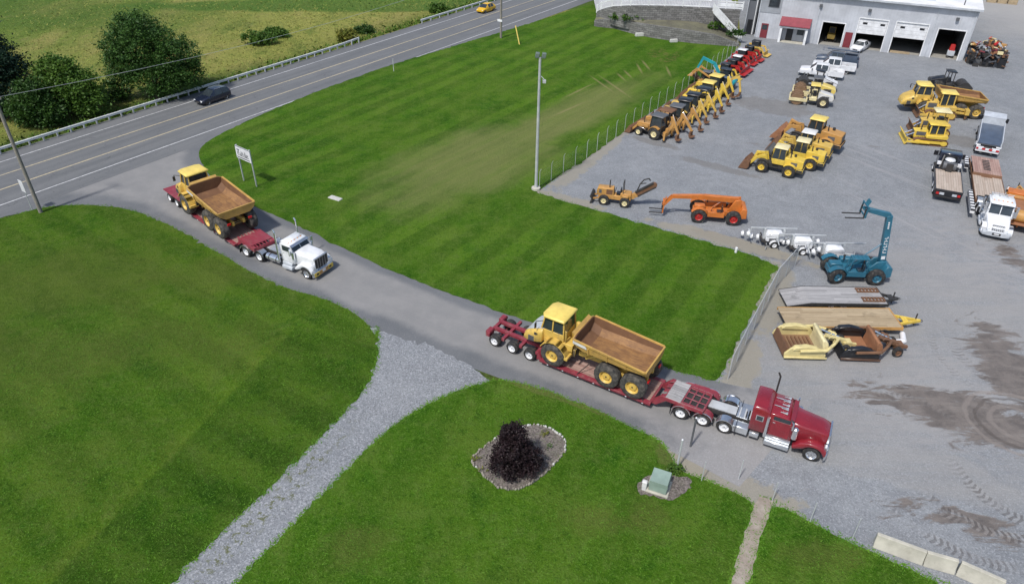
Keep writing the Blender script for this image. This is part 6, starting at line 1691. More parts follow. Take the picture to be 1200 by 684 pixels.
def guardrail(label, s0, s1, tt, n, curl=0):
    o = hw(s0, tt); t = thing('guardrail', label, 'guardrail', o, hwa); L = s1 - s0
    prof = [(.0, .42), (.07, .47), (.07, .53), (0, .58), (.07, .63), (.07, .69), (0, .74), (-.02, .74), (.04, .68), (.04, .64), (-.03, .58), (.04, .52), (.04, .48), (-.02, .42)]
    q = MB(); N = 16
    secs = [[(L * i / N, -y - .08 + (curl * max(0, i - N + 2) ** 2 * .5), z + .05) for y, z in prof] for i in range(N + 1)]
    q.loft(secs, 'rail'); q.build('rail', t, smooth=0)
    pd = MB().box(-.07, .07, -.05, .1, 0, .76, 'galv').build('post'); dat = pd.data; bpy.data.objects.remove(pd)
    for k in range(n): c = bpy.data.objects.new('post', dat); col.objects.link(c); c.parent = t; c.location = (.5 + k * (L - 1) / (n - 1), 0, 0)
    return t
sof = lambda px, py, z=.6: (at(px, py, z) - Vector((O_.x, O_.y, z))).dot(hw_dir)
guardrail('long galvanised guardrail in front of the trees along the highway', sof(-120, 215), sof(430, 47), W_ + 2.1, 42, .25)
guardrail('shorter far guardrail behind the yellow car', sof(496, 25), sof(640, -22), W_ + 2.1, 18)
bA, bB, bC, bD = at(1022, 641), at(1081, 663), at(1119, 674), at(1172, 698)
for lb, a, b in (('long concrete barrier at the gravel edge, the one nearest the red truck', bA, bB), ('short middle concrete barrier of the row at the gravel edge', bB, bC), ('concrete barrier at the bottom edge of the photo, last in its row', bC, bD)):
    L = (b - a).length; an = math.atan2(b.y - a.y, b.x - a.x); t = thing('concrete_barrier', lb, 'barrier', a, an, 'concrete barriers in a row')
    MB().prismx([(-.30, 0), (.30, 0), (.30, .08), (.17, .33), (.10, .82), (-.10, .82), (-.17, .33), (-.30, .08)], .02, L - .03, 'concrete').build('barrier_body', t, .02, 30, loc=(0, .3, 0))

# ------------------------------------------------------------------ workshop building
BL, BR = at(888, 44), at(1127.7, 72); bu = (BR - BL).normalized(); ba = math.atan2(bu.y, bu.x); bn = Vector((-bu.y, bu.x, 0))
fs = lambda px, py: (at(px, py) - BL).dot(bu)
bt_ = thing('workshop_building', 'large light grey metal workshop with four vehicle doors and a red roofed porch', 'building', BL, ba)
LEN = (BR - BL).length; H = 7.4; x0 = -.6
DR = [(fs(959, 50.4), fs(984, 54), 3.5, 0), (fs(999, 55), fs(1031, 60), 4.6, 2.35), (fs(1041, 61), fs(1077, 66.6), 4.6, 2.35), (fs(1089.5, 68), fs(1120.6, 72), 4.25, 0)]
w_ = MB(); cur = fs(912, 47) - .6; TH = .3
w_.box(x0, cur, 0, TH, 0, 4.0, 'siding').box(x0 - .05, cur + .05, -.06, TH, 4.0, H, 'siding_g')
for a, b, h, o_ in DR:
    w_.box(cur, a, 0, TH, 0, H, 'siding'); w_.box(a, b, 0, TH, h, H, 'siding'); cur = b
w_.box(cur, LEN, 0, TH, 0, H, 'siding')
w_.box(LEN - TH, LEN, TH, 32, 0, H, 'siding').box(x0, x0 + TH, TH, 32, 0, H, 'siding_g').box(x0, LEN, 32, 32.3, 0, H, 'siding')
wo = w_.build('wall', bt_)
tr_m = MB()
for a, b, h, o_ in DR:
    tr_m.box(a - .14, a, -.05, .04, 0, h + .14, 'vinyl').box(b, b + .14, -.05, .04, 0, h + .14, 'vinyl').box(a, b, -.05, .04, h, h + .14, 'vinyl')
tr_m.build('door_trim', bt_)
for a, b, h, o_ in DR:
    if o_:
        q = MB(); n = 4
        for k in range(n):
            z0 = o_ + (h - o_) * k / n; q.box(a + .02, b - .02, .10, .16, z0 + .02, o_ + (h - o_) * (k + 1) / n, 'white')
        d = q.build('overhead_door', bt_)
        v = MB(); zz = o_ + (h - o_) * .62
        for x in (a + (b - a) * .14, a + (b - a) * .76): v.box(x, x + .65, .08, .105, zz, zz + .3, 'black')
        v.build('window', d)
# inside
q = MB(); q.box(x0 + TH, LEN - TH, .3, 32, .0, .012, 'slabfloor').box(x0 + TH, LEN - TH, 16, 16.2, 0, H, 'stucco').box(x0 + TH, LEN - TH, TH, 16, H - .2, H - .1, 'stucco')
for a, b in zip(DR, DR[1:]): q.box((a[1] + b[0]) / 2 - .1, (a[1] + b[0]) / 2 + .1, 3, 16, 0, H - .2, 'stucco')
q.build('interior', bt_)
rf = MB(); rf.prismx([(-.5, H), (16, H + 1.6), (32.6, H), (32.6, H + .16), (16, H + 1.78), (-.5, H + .2)], x0 - .3, LEN + .35, 'roofwhite')
ro = rf.build('roof', bt_)
MB().box(x0 - .3, LEN + .36, -.62, -.5, H - .12, H + .14, 'grey_l').build('gutter', ro)
MB().prismx([(1.4, H + .395), (3.0, H + .555), (3.0, H + .60), (1.4, H + .44)], LEN - 14, LEN - 6, 'grey_l').build('roof_panel', ro)
MB().tube((LEN - 2.2, .8, H + .2), (LEN - 2.2, .8, H + 1.0), .08, 'grey_d', 8).build('roof_vent', ro)
for x in (x0 + .1, fs(952, 49), fs(1083, 67), LEN - .2): MB().box(x - .06, x + .06, -.13, -.025, .1, H - .12, 'grey_l').build('downspout', bt_)
px0, px1 = fs(912, 47), fs(943.6, 51.5)
po = MB(); po.box(px0, px0 + .35, -1.6, -1.25, 0, 2.5, 'vinyl').box(px1 - .35, px1, -1.6, -1.25, 0, 2.5, 'vinyl').box(px0, px1, -1.62, -1.22, 2.3, 2.65, 'vinyl').box(px0, px0 + .2, -1.25, -.03, 0, 2.5, 'siding').box(px1 - .2, px1, -1.25, -.03, 0, 2.5, 'siding').box(px0 + .2, px1 - .2, -1.5, -.03, .0, .1, 'concrete')
pr_ = po.build('porch', bt_)
MB().prismx([(-1.85, 2.6), (-.03, 3.6), (-.03, 3.7), (-1.9, 2.7)], px0 - .2, px1 + .2, 'redmetal').build('porch_roof', pr_)
MB().box(px0 + 1.0, px0 + 2.0, -.06, -.02, .1, 2.3, 'black').build('door', pr_)
MB().box(px0 + 2.6, px1 - .6, -.06, -.02, 1.1, 2.4, 'glass').build('window', pr_)
a = fs(888.5, 43.5) + .2
q = MB().box(a, a + 1.1, -.08, -.021, .05, 2.3, 'doorred').build('door', bt_); MB().box(a + .15, a + .95, -.095, -.08, 1.35, 2.1, 'glass').build('window', q)
a = DR[0][1] + .35
q = MB().box(a, min(a + 1.1, DR[1][0] - .2), -.08, -.021, .05, 2.35, 'doorred').build('door', bt_)
q = MB().box(x0 + 1.3, x0 + 3.0, -.12, -.061, 4.9, 6.4, 'grey_d').build('window_frame', bt_); MB().box(x0 + 1.4, x0 + 2.9, -.135, -.12, 5.0, 6.3, 'glass').build('window', q)
for x in ((DR[0][1] + DR[1][0]) / 2 + 2.0, (DR[2][1] + DR[3][1]) / 2 + .9, a - 4.5): MB().box(x - .22, x + .22, -.4, -.02, H - 1.7, H - 1.3, 'grey_d').build('wall_light', bt_, .03)
# left return of the building: dark recessed part
q = MB(); q.box(-2.6, x0 - .35, 1.2, 12, 0, H + 1.0, 'siding_d'); lw = q.build('annex_wall', bt_)
MB().box(-2.2, -1.4, 1.12, 1.195, .05, 2.4, 'black').build('door', lw); MB().box(-2.3, -1.5, 1.14, 1.195, 5.4, 6.8, 'glass').build('window', lw)
MB().box(-1.25, -1.1, .95, 1.18, .1, H + .9, 'vinyl').box(-2.6, -2.48, .95, 1.18, .1, H + .9, 'grey_l').build('downspout', lw)
# things seen through the doors
B_ = lambda s, t_: toward(BL, ba, s, t_)
t = thing('timber_stack', 'low stack of pale planks lying in the third open vehicle door', 'planks', B_((DR[2][0] + DR[2][1]) / 2 - .6, .5), ba)
for k in range(4): MB().box(-1.4, 1.4, -.35 + k * .18, -.2 + k * .18, 0.02, .22, 'board_tan').build('plank', t)
t = thing('red_tool_cart', 'red machine standing just inside the rightmost open vehicle door', 'machine', B_(DR[3][1] - .9, 1.3), ba)
MB().box(-.5, .5, -.4, .4, .3, 1.1, 'grey_l').build('base', t, .05); MB().box(-.4, .4, -.35, .35, 1.1, 2.0, 'red_bright', .1, .05).build('cabinet', t, .04)
for x in (-.35, .35): MB().lathe([(-.1, 0), (-.1, .2), (.1, .2), (.1, 0)], (x, -.3, .22), 'tyre', 12).build('wheel', t)
t = thing('workshop_machine', 'dim yellow machine inside the leftmost open vehicle door', 'machine', B_((DR[0][0] + DR[0][1]) / 2, 3.2), ba + PI / 2 * 3)
MB().box(-1.2, 1.0, -.6, .6, .5, 1.2, 'yellow').box(-.9, .1, -.5, .5, 1.2, 2.2, 'under').build('body', t, .05); wheels(t, (.7, -.7), .7, .45, .3, rim='cream')
# scrap beside the building
rr = random.Random(9); q = MB(); sc_o = B_(LEN + 3.0, -.5)
for k in range(230):
    r_ = abs(rr.gauss(0, 1)); x, y = rr.uniform(-2.4, 2.4), rr.uniform(-1.6, 3.2); z = rr.uniform(.1, 1) * (3.9 - .5 * abs(x) - .25 * abs(y - .8)); z = max(.15, z)
    d = Vector((rr.gauss(0, 1), rr.gauss(0, 1), rr.gauss(0, .6))).normalized() * rr.uniform(.3, 1.1)
    m_ = rr.choice(['under', 'under', 'rust', 'black', 'grey_d']) if z < 2.0 else rr.choice(['rust', 'red_bright', 'rust_o', 'yellow_deep', 'cream', 'grey_l', 'under', 'drum', 'redmetal'])
    p = Vector((x, y, z))
    if rr.random() < .6: q.bar(p - d / 2, p + d / 2, rr.uniform(.08, .35), rr.uniform(.06, .25), m_)
    elif rr.random() < .5: q.tube(p - d / 2, p + d / 2, rr.uniform(.06, .2), m_, 7)
    else: s = rr.uniform(.2, .5); q.box(x - s, x + s, y - s * .7, y + s * .7, max(0, z - s), z, m_)
for k in range(26): x, y = rr.uniform(-2.4, 2.2), rr.uniform(-1.4, 3); q.box(x - .5, x + .5, y - .4, y + .4, 0, rr.uniform(.5, 1.7), rr.choice(['under', 'black', 'grey_d', 'rust']))
o = q.build('scrap_heap', None, 0, 30, loc=sc_o, rotz=ba); tag(o, 'tangled heap of dark, rusty and red machine parts beside the workshop corner', 'scrap heap', kind='stuff')
t = thing('pallet_stack', 'far stack of tan pallets and boxes beside the workshop, at the top edge', 'pallets', at(1176, 4), ba)
for k, (x, h) in enumerate(((-2.2, 1.1), (-.4, .9), (1.4, 1.3))):
    MB().box(x - .8, x + .8, -.7, .7, 0, h, 'board_tan').build('pallet', t, .03)

# ------------------------------------------------------------------ terrace: two tiers of block wall, white fence, stair
def tier(path, name, parent, org, th=.4):
    """path: (point, z bottom, z top)"""
    vs, fs, uv = [], [], []; d = 0
    for i, (p, a, b) in enumerate(path):
        if i: d += (Vector(p[:2]) - Vector(path[i - 1][0][:2])).length
        q = (p.x - org.x, p.y - org.y)
        vs += [(q[0], q[1], a), (q[0], q[1], b), (q[0] + .1, q[1] + th, b)]; uv += [(d, a), (d, b), (d, b + th)]
    for i in range(len(path) - 1):
        k = 3 * i; fs += [(k, k + 3, k + 4, k + 1), (k + 1, k + 4, k + 5, k + 2)]
    me = bpy.data.meshes.new(name); me.from_pydata(vs, [], fs); me.materials.append(MT['stone']); ul = me.uv_layers.new(name='UVMap')
    for lp in me.loops: ul.data[lp.index].uv = uv[lp.vertex_index]
    o = bpy.data.objects.new(name, me); col.objects.link(o); o.parent = parent
    return o
low = A((696, 31), (700, 32), (720, 34), (745, 41), (765, 45), (785, 48), (810, 51), (835, 53), (852, 54.5), (866, 55))
lz = [.9, 1.2, 1.6, 1.9, 2.0, 2.0, 1.9, 1.6, 1.0, .4]
upx = [(699, 15, 1.9), (704, 12, 2.6), (717, 8.5, 3.5), (738.7, 7.3, 4.3), (760, 7.3, 4.4), (779, 7.7, 4.4), (800, 8.3, 4.4), (819.5, 9.2, 4.4), (833, 10, 4.4), (850, 11, 4.4), (868, 12, 4.4)]
upp = [at(x, y, z) for x, y, z in upx]
org = low[4].copy(); org.z = 0
rw = thing('retaining_wall', 'two tier grey block retaining wall below the white fence', 'wall', org)
tier([(p, 0, z) for p, z in zip(low, lz)], 'lower_tier', rw, org)
tier([(p, .6, p.z) for p in upp], 'upper_tier', rw, org)
MT['ledge'] = mat_blade('ledge_soil_and_weeds', (.10, .095, .075), (.15, .145, .10), (.2, .2, .12), .5)
def ribbon(name, Pa, Pb, mat, parent=None, kind=None):
    vs = [tuple(p) for p in Pa] + [tuple(p) for p in Pb]; n = len(Pa)
    o = MB().add(vs, [(i, i + 1, n + i + 1, n + i) for i in range(n - 1)], mat).build(name, parent, smooth=0)
    if kind: o['kind'] = kind
    return o
m_ = len(low); up_res = [upp[min(len(upp) - 1, round(i * (len(upp) - 1) / (m_ - 1)))] for i in range(m_)]
ribbon('ledge', [Vector((p.x - org.x + .1, p.y - org.y + .4, z)) for p, z in zip(low, lz)], [Vector((q.x - org.x, q.y - org.y + .1, z + .25)) for q, z in zip(up_res, lz)], 'ledge', rw)
# the upper terrace and the slope that carries the lawn up to it
MT['terrace'] = paint('terrace_concrete', (.40, .40, .41), .85, .3, dcol=(.28, .28, .28), scale=.3)
back = [Vector((p.x + 2, p.y + 75, 4.4)) for p in upp]
ribbon('terrace', [p + Vector((.05, .3, -.01)) for p in upp], back, 'terrace', kind='structure')
# white fence
fe = thing('white_vinyl_fence', 'white railing fence along the top of the block retaining wall', 'fence', Vector((upp[3].x, upp[3].y, 4.4)))
fo = Vector((upp[3].x, upp[3].y, 4.4)); rail = MB(); pk = MB(); up9 = upp[:9]
up9 = [p + Vector((.05, .3, 0)) for p in up9]
for a, b in zip(up9, up9[1:]):
    a_, b_ = a - fo, b - fo; d = b_ - a_; L = d.length; n = max(2, int(L / .24))
    rail.bar(a_ + Vector((0, 0, 1.12)), b_ + Vector((0, 0, 1.12)), .09, .14, 'vinyl').bar(a_ + Vector((0, 0, .14)), b_ + Vector((0, 0, .14)), .09, .16, 'vinyl')
    for k in range(n): p = a_ + d * (k / n); pk.box(p.x - .025, p.x + .025, p.y - .02, p.y + .02, p.z + .2, p.z + 1.06, 'vinyl')
rail.build('rail', fe); pk.build('picket', fe)
for a, b in zip(up9, up9[1:]):
    L = (b - a).length; n = max(1, round(L / 2.4))
    for k in range(n): p = a.lerp(b, k / n) - fo; MB().box(p.x - .09, p.x + .09, p.y - .09, p.y + .09, p.z - .1, p.z + 1.3, 'vinyl').build('post', fe)
# stair with white handrails
s0, s1 = at(836, 13, 4.4), at(867, 47.5)
an = math.atan2(s1.y - s0.y, s1.x - s0.x); run = (Vector(s1[:2]) - Vector(s0[:2])).length
st_ = thing('outdoor_stair', 'white railed stair running down from the terrace to the yard', 'stair', Vector((s0.x, s0.y, 0)), an)
q = MB(); n = 26
for k in range(n): q.box(run * k / n, run * (k + 1) / n, -.6, .6, 4.4 * (1 - (k + 1) / n) - .18, 4.4 * (1 - (k + 1) / n), 'concrete')
q.build('step', st_)
for s in (1, -1):
    q = MB(); q.bar((0, s * .66, 4.35), (run, s * .66, .0), .08, .3, 'vinyl').bar((0, s * .66, 5.4), (run, s * .66, 1.0), .1, .14, 'vinyl').bar((0, s * .66, 4.9), (run, s * .66, .5), .05, .08, 'vinyl')
    for k in range(9): x = run * k / 8; z = 4.4 * (1 - k / 8); q.box(x - .06, x + .06, s * .66 - .06, s * .66 + .06, z - .1, z + 1.1, 'vinyl')
    for k in range(40): x = run * (k + .5) / 40; z = 4.4 * (1 - (k + .5) / 40); q.box(x - .03, x + .03, s * .66 - .02, s * .66 + .02, z, z + .98, 'vinyl')
    q.build('handrail', st_)
f2 = thing('white_vinyl_fence', 'short white railing piece between the stair head and the workshop', 'fence', Vector((upp[9].x, upp[9].y, 4.4)))
d = upp[10] - upp[9]; rl = MB(); e = Vector((d.x * 1.15, d.y * 1.15, 0)); s_ = Vector((-d.x * .5, -d.y * .5, 0))
for z, h in ((1.1, .14), (.14, .16), (.6, .5)): rl.bar(s_ + Vector((0, .3, z)), e + Vector((0, .3, z)), .08, h, 'vinyl')
rl.build('rail', f2)
for k in range(4): p = s_.lerp(e, k / 3); MB().box(p.x - .08, p.x + .08, p.y + .22, p.y + .38, -.1, 1.25, 'vinyl').build('post', f2)
for i, (px, py, z, lb, m2, s2) in enumerate(((742, 24, 2.0, 'low yellow green plants growing on the left end of the wall ledge', 'leaf_lime', 1.5), (726, 22, 1.8, 'small green plant on the wall ledge near its left end', 'leaf_lime', 1.2), (843, 34, 1.7, 'spreading yellow green bush on the wall ledge beside the stair', 'leaf_lime', 1.5), (862, 42, 1.2, 'weedy green plant at the foot of the stair by the wall', 'leaf_mid', 1.0))):
    tt = thing('ledge_plant', lb, 'plant', at(px, py, z), 0); leaves('foliage', tt, [(0, 0, .35, 1.4 * s2, .5, .42 * s2)], 40, 18, .16, .35, m2, 80 + i)
for lb, px, py, s2 in (('whitish stone block at the foot of the block wall near its left half', 748.5, 41.5, .55), ('flat pale slab at the foot of the block wall near its middle', 788.5, 48.5, .5)):
    t = thing('stone_block', lb, 'stone', at(px, py) + Vector((0, -.6, 0)), .2); MB().box(-s2 * 1.3, s2 * 1.3, -s2 * .5, s2 * .5, 0, s2, 'edge_pale', .05, .05).build('block', t, .05)
t = thing('drain_cover', 'pale concrete slab lying in the middle lawn near the white truck', 'drain cover', at(393, 233), R(-30)); MB().box(-.7, .7, -.3, .3, 0, .12, 'edge_pale').build('slab', t, .03)
t = thing('marker_stub', 'small white marker stub at the lawn edge near the light towers', 'marker', at(862, 296)); MB().tube((0, 0, 0), (0, 0, .5), .11, 'pipe', 8).build('post', t)
t = thing('plastic_pipe', 'white bent plastic pipe lying on the gravel beside the rusty scraper', 'pipe', at(1052, 401), R(15)); MB().path([(-.75, -.1, .22), (.25, -.2, .22), (.55, .25, .22), (.75, .55, .22)], .2, 'pipe', 10).build('pipe_body', t)
# ================================================================== the convoy
def on(P, z): return Vector((P.x, P.y, z))
# near lorry: red tractor, maroon lowboy, dump truck riding backwards on it
a1 = hd((579, 406), (763, 475), 0, .4); T1 = toward(at(579, 406), a1, 0, 1.22)
lowboy('maroon lowboy trailer with open rear frame, hitched to the dark red truck', T1, a1, deck0=3.45, deck1=11.8, neck_end=15.0, rear_frame='open', neck='slab')
adt('yellow articulated dump truck with grey bonnet panel riding on the nearer lowboy', on(toward(T1, a1, 4.75, 0), .6), a1 + PI, 1.0, group='articulated dump trucks')
w2 = (822, 499); fw = (948, 540); a2 = hd(w2, fw); K1 = toward(at(*fw), a2, 0, 1.15)
semi('dark red long nosed semi truck with sleeper and chrome roof horns', K1, a2, 'red')
for lb, (xa, ya, za), (xb, yb, zb) in (('dark tie down chain at the bed end of the nearer dump truck', (10.75, -.9, 1.3), (11.3, -1.3, .62)), ('dark tie down chain in front of the middle wheels of the nearer dump truck', (7.2, -.6, 1.35), (6.6, -1.3, .62))):
    t = thing('tie_down_chain', lb, 'chain', on(toward(T1, a1, xa, ya), 0), a1); q = MB(); A_ = Vector((0, 0, za)); B_ = Vector((xb - xa, yb - ya, zb)); n = 14
    for k in range(n): p0 = A_.lerp(B_, k / n); p1 = A_.lerp(B_, (k + 1.25) / n); q.bar(p0, p1, .06 if k % 2 else .025, .025 if k % 2 else .06, 'under')
    q.build('chain_links', t)
# far lorry
P_ = lambda x, y: (180 + x / 4.277, 180 + y / 4.277)
b1 = hd(P_(85, 243), P_(408, 462), 0, .4); T2 = toward(at(*P_(85, 243)), b1, 0, 1.22)
lowboy('red lowboy trailer with closed rear deck, hitched to the white stack truck', T2, b1, deck0=3.9, deck1=12.6, neck_end=15.6, rear_frame='closed', neck='red', axles=(0, 1.55, 3.05), zneck=1.3)
adt('tan yellow articulated dump truck riding on the farther lowboy, near the highway', on(toward(T2, b1, 4.55, 0), .6), b1 + PI, 1.08, hoodtop='yellow', group='articulated dump trucks')
b2 = hd(P_(470, 517), P_(770, 630)); K2 = toward(at(*P_(770, 630)), b2, 0, 1.15)
semi('white semi truck with two tall exhaust stacks and yellow banner on its bumper', K2, b2, 'white', hood=(1.5, .88, 2.02, .70, 1.8), drives=(-5.17, -6.71), sleeper=False, near_stack=True, cab=(-2.65, -1.38, 2.5), stacks=3.7, red=False)

# ================================================================== front row of the yard
def place(rear, front, half, xr):
    a = hd(rear, front); side = 1 if math.cos(a) < 0 else -1
    return toward(at(*rear), a, -xr, -side * half), a, (at(*front) - at(*rear)).length
p, a, L = place((731, 244), (709, 241), .88, -1.0); print('trencher', L)
trencher('small tan yellow trencher with raised digging chain near the lawn edge', p, a)
p, a, L = place((858, 265), (821.7, 262), 1.2, -1.6); print('orange tele', L)
telehandler('orange telehandler with level boom and forks lowered to the gravel', p, a, 'orange', [(-1.9, 2.05), (1.2, 2.15), (4.0, 1.95)], 'red_bright', cage=False, tip=(4.75, .75), forks=1.2)
p, a, L = place((1024.7, 335), (977.7, 333), 1.2, -1.6); print('teal tele', L)
telehandler('teal blue telehandler with boom raised high and white boom lettering', p, a, 'teal', [(-2.1, 1.6), (-1.5, 5.75), (.2, 6.15)], None, cage=True, tip=(.55, 6.0), forks=1.4, letters=True, steer=.25)
for k, (c, d, lb, m_) in enumerate((((904, 286), (919, 287), 'white light tower trailer nearest the orange telehandler', 1.9), ((937, 294), (952, 295), 'middle one of the three white light tower trailers', 1.9), ((973, 304), (990, 304), 'white light tower trailer nearest the teal telehandler, with its long mast lying flat', 2.6))):
    ag = hd(c, d) - R(3) + (R(6) if k < 2 else 0)
    light_tower(lb, at(*c), ag, m_, 'white light towers', lamps=((-2.5, .75, .55), (-2.2, .1, .9), (-1.75, .55, .45), (-1.4, -.1, .75)) if k == 0 else ((1.5, .7, .6), (1.3, .1, .95), (-1.4, .6, .5), (-1.2, 0, .8)) if k == 1 else ((-1.9, .5, .5), (-1.7, -.1, .8), (-1.4, .4, .4), (-1.2, .1, .9)))
c = at(976, 345.5, .85); ag = hd((930, 345), (1032, 346.5), .85, .85); W1 = (at(930, 355, .85) - at(925, 338, .85)).length
flat_trailer('long grey weathered flatbed trailer with rusty ramps behind the tan deck trailer', Vector((c.x, c.y, 0)), ag, L=(at(1034, 346, .85) - at(920, 345, .85)).length, W=2.35, deck='board_grey', tail=1.7, zd=.85, ramps=True, tl=1.3)
c = at(983, 371.5, .8); ag = hd((914, 371), (1046, 372.5), .8, .8)
flat_trailer('tan timber deck trailer with yellow drawbar next to the scrapers', Vector((c.x, c.y, 0)), ag, L=(at(1046, 372, .8) - at(914, 371, .8)).length, W=2.45, deck='board_tan', frame='yellow_deep', edge='yellow_deep', tail=0, zd=.8, tongue='yellow_bright', ramps=False, tl=1.9, wheels_at=(-.2, .75))
ag = hd((925, 408), (985, 409)); scraper('pale yellow pull scraper with slatted brown floor beside the tan deck trailer', at(944, 408), ag, 'yellow_pale', 'drum', 'cream', 'yellow_pale').scale = (.86, .95, .95)
ag = hd((985, 411), (1050, 413)); scraper('black and rusty pull scraper with an orange rust floor', at(1007, 410), ag, 'black', 'rust_o', 'rust_o', 'rust', slats=False).scale = (.80, .95, .95)

# ================================================================== backhoe row
axb = hd((769, 164), (751.7, 159.5)) + R(4)
roofs = [(773.7, 134.4, 'yellow_deep', 'grey_d', 1), (783.5, 128.3, 'yellow_deep', 'rust', 0), (794.7, 123.2, 'yellow_deep', 'grey_d', 1), (804.4, 116, 'yellow', 'black', 1), (813.8, 109.5, 'yellow', 'black', 1), (825.5, 103.1, 'yellow_bright', 'black', 0), (831.6, 95.5, 'yellow_bright', 'yellow_lemon', 1), (840.8, 88, 'yellow_bright', 'yellow_lemon', 1)]
lab = ['tan orange backhoe loader with a grey cab roof, nearest end of the backhoe row', 'tan orange backhoe with a rusty open canopy, second in the row', 'tan orange backhoe with a grey cab roof, third in the row', 'yellow backhoe with black cab roof right behind the three tan orange ones', 'yellow backhoe with black cab roof, fifth from the near end of its row', 'bright yellow backhoe with open black canopy next to the yellow roofed ones', 'bright yellow backhoe with yellow canopy roof, the nearer of the two yellow roofed ones', 'bright yellow backhoe with yellow canopy roof nearest the teal excavator']
for k, (x, y, tn, rf_, cb) in enumerate(roofs):
    q = at(x, y, 2.7); backhoe(lab[k], Vector((q.x, q.y, 0)), axb + R(rr.uniform(-7, 7)), tn, rf_, bool(cb), fold=(0, 1., .7, .3, .6, .2, .4, .0)[k], group='backhoe loaders in a row')
q = at(829, 84, 2.0); skid('tan loader with raised arms by the fence behind the yellow roofed backhoes', Vector((q.x, q.y, 0)), axb, 'yellow_deep', 'grey_d', arms=1.2, group='small loaders beyond the backhoes')
q = at(852, 84, 2.2); mini_excavator('teal excavator with black cab roof and boom stretched over the fence side', Vector((q.x, q.y, 0)), axb, 'cyan', 'black', reach=1.35, sc=1.15)
q = at(849, 92, 2.2); mini_excavator('yellow mini excavator with its arm folded down towards the open yard', Vector((q.x, q.y, 0)), axb + PI, 'yellow', 'slate', reach=.85, boomm='yellow')
for k, (x, y, tn, rf_, ar, lb) in enumerate(((851, 74, 'yellow_bright', 'black', .0, 'yellow and black skid loader, nearest of the small loaders beyond the backhoes'), (859, 69.5, 'red_bright', 'black', .3, 'red skid loader with black roof behind the yellow and black one'), (865, 65, 'red_bright', 'white', .2, 'red skid loader with white roof in the middle of the small loaders'), (871, 57.5, 'red_bright', 'white', .2, 'red skid loader with white roof farther along, closer to the building'), (879, 53.5, 'red_bright', 'black', .2, 'red skid loader with black roof closest to the building'), (887, 47.5, 'yellow', 'black', .1, 'pale yellow skid loader in front of the dark red building door'))):
    q = at(x, y, 2.1); skid(lb, Vector((q.x, q.y, 0)), axb + PI + R(-4), tn, rf_, k % 2 == 0, ar, 'small loaders beyond the backhoes')

# ================================================================== loaders, rollers, pickups in the middle
p, a, L = place((923, 210), (893, 203.5), 1.3, -1.5); print('loader', L)
sc_ = L / 3.0 * 1.05
loader('yellow wheel loader with cream roof, nearest of the four wheel loaders', p, a, 'yellow_bright', 'cream', sc_, 'wheel loaders')
for k, (x, y, tn, rf_, lb, z, s2) in enumerate(((941, 164.5, 'yellow_bright', 'cream', 'yellow wheel loader with cream roof, second of the wheel loaders from the front', 3.1, 1.0), (948, 153.5, 'yellow', 'white_old', 'yellow wheel loader with whitish roof, third of the wheel loaders from the front', 3.2, 1.05), (960, 134.5, 'yellow_deep', 'yellow_lemon', 'larger tan yellow wheel loader with rusty bucket, farthest of the wheel loaders', 3.5, 1.2))):
    q = at(x, y, z * sc_ * s2 * .97); loader(lb, Vector((q.x, q.y, 0)), a + R((0, -2, -6)[k]), tn, rf_, sc_ * s2, 'wheel loaders', arm=(.5, .3, .4)[k], bucketm=('grey_d', 'rust', 'rust_o')[k])
p, a, L = place((962.7, 127), (934.7, 123.5), 1.05, -1.5); print('roller', L)
roller('white bonneted roller with brown padded drum and yellow canopy, nearest of the rollers', p, a, 'white_old', 'yellow_lemon', group='rollers')
d = at(965.5, 118) - at(962.7, 127)
roller('yellow bonneted roller with brown drum, middle of the three rollers', p + d, a, 'yellow_lemon', 'grey_d', group='rollers')
roller('white bonneted roller with dark drum and black canopy, next to the pickup trucks', p + d * 2, a, 'white', 'black', drumm='under', frame='under', pads=False, group='rollers', slope=.2)
p, a, L = place((976.4, 94.5), (946, 90.5), .92, -1.85); print('pickup', L)
pickup('white pickup truck parked beside the rollers, nearest of the pickups', p, a, 'white', group='parked pickup trucks', load='white_old')
p, a, L = place((990.7, 87.5), (959, 83.5), .92, -1.85); print('pickup', L)
pickup('white crew cab pickup truck parked between the other white pickup and the dark one', p, a, 'white', group='parked pickup trucks')
p, a, L = place((994, 80), (963, 76), .92, -1.85)
pickup('dark slate pickup truck with a ladder rack behind the white pickups', p, a, 'slate', rack=True, group='parked pickup trucks')
a = hd((1012, 56), (1002, 62)); sedan('white sedan parked in front of the half open workshop doors', at(1007, 58.5), a)
# road cars
p, a, L = place((266, 116.5), (244, 124), .92, -1.32); print('suv', L)
suv('black suv driving along the highway by the guardrail', p, a).scale = (1, 1, .9)
p, a, L = place((578.5, 13.3), (567.5, 16.8), .86, -1.2); print('yellow', L)
hatchback('small yellow car on the highway at the top of the photo', p, a)

# ================================================================== bulldozers and the lorries on the right
p, a, L = place((1107, 172), (1066, 167), 1.22, -1.2); print('dozer', L)
a = hd((1107, 172), (1066, 168)); q = at(1086, 166)
dozer('bright yellow bulldozer with glazed cab, nearest of the bulldozers', q, a, 'yellow_bright', sc=1.12, group='bulldozers', railm='yellow_bright').scale = (1.18, 1.12, .86)
q = at(1100, 130, 2.7); dozer('yellow bulldozer with open canopy roof behind the bright yellow one', Vector((q.x, q.y, 0)), a, 'yellow', canopy=True, group='bulldozers', roof='cream', railm='rust', sc=1.05)
q = at(1107, 108, 3.0); dozer('large yellow bulldozer with a ripper at its back, beside the parked dump truck', Vector((q.x, q.y, 0)), a, 'yellow', ripper=True, sc=1.15, group='bulldozers', roof='yellow_lemon', railm='rust')
q = at(1088, 97.5, 3.6); adt('parked yellow articulated dump truck behind the bulldozers', Vector((q.x, q.y, 0)), a + R(2), 1.03, hoodtop='yellow', group='articulated dump trucks')
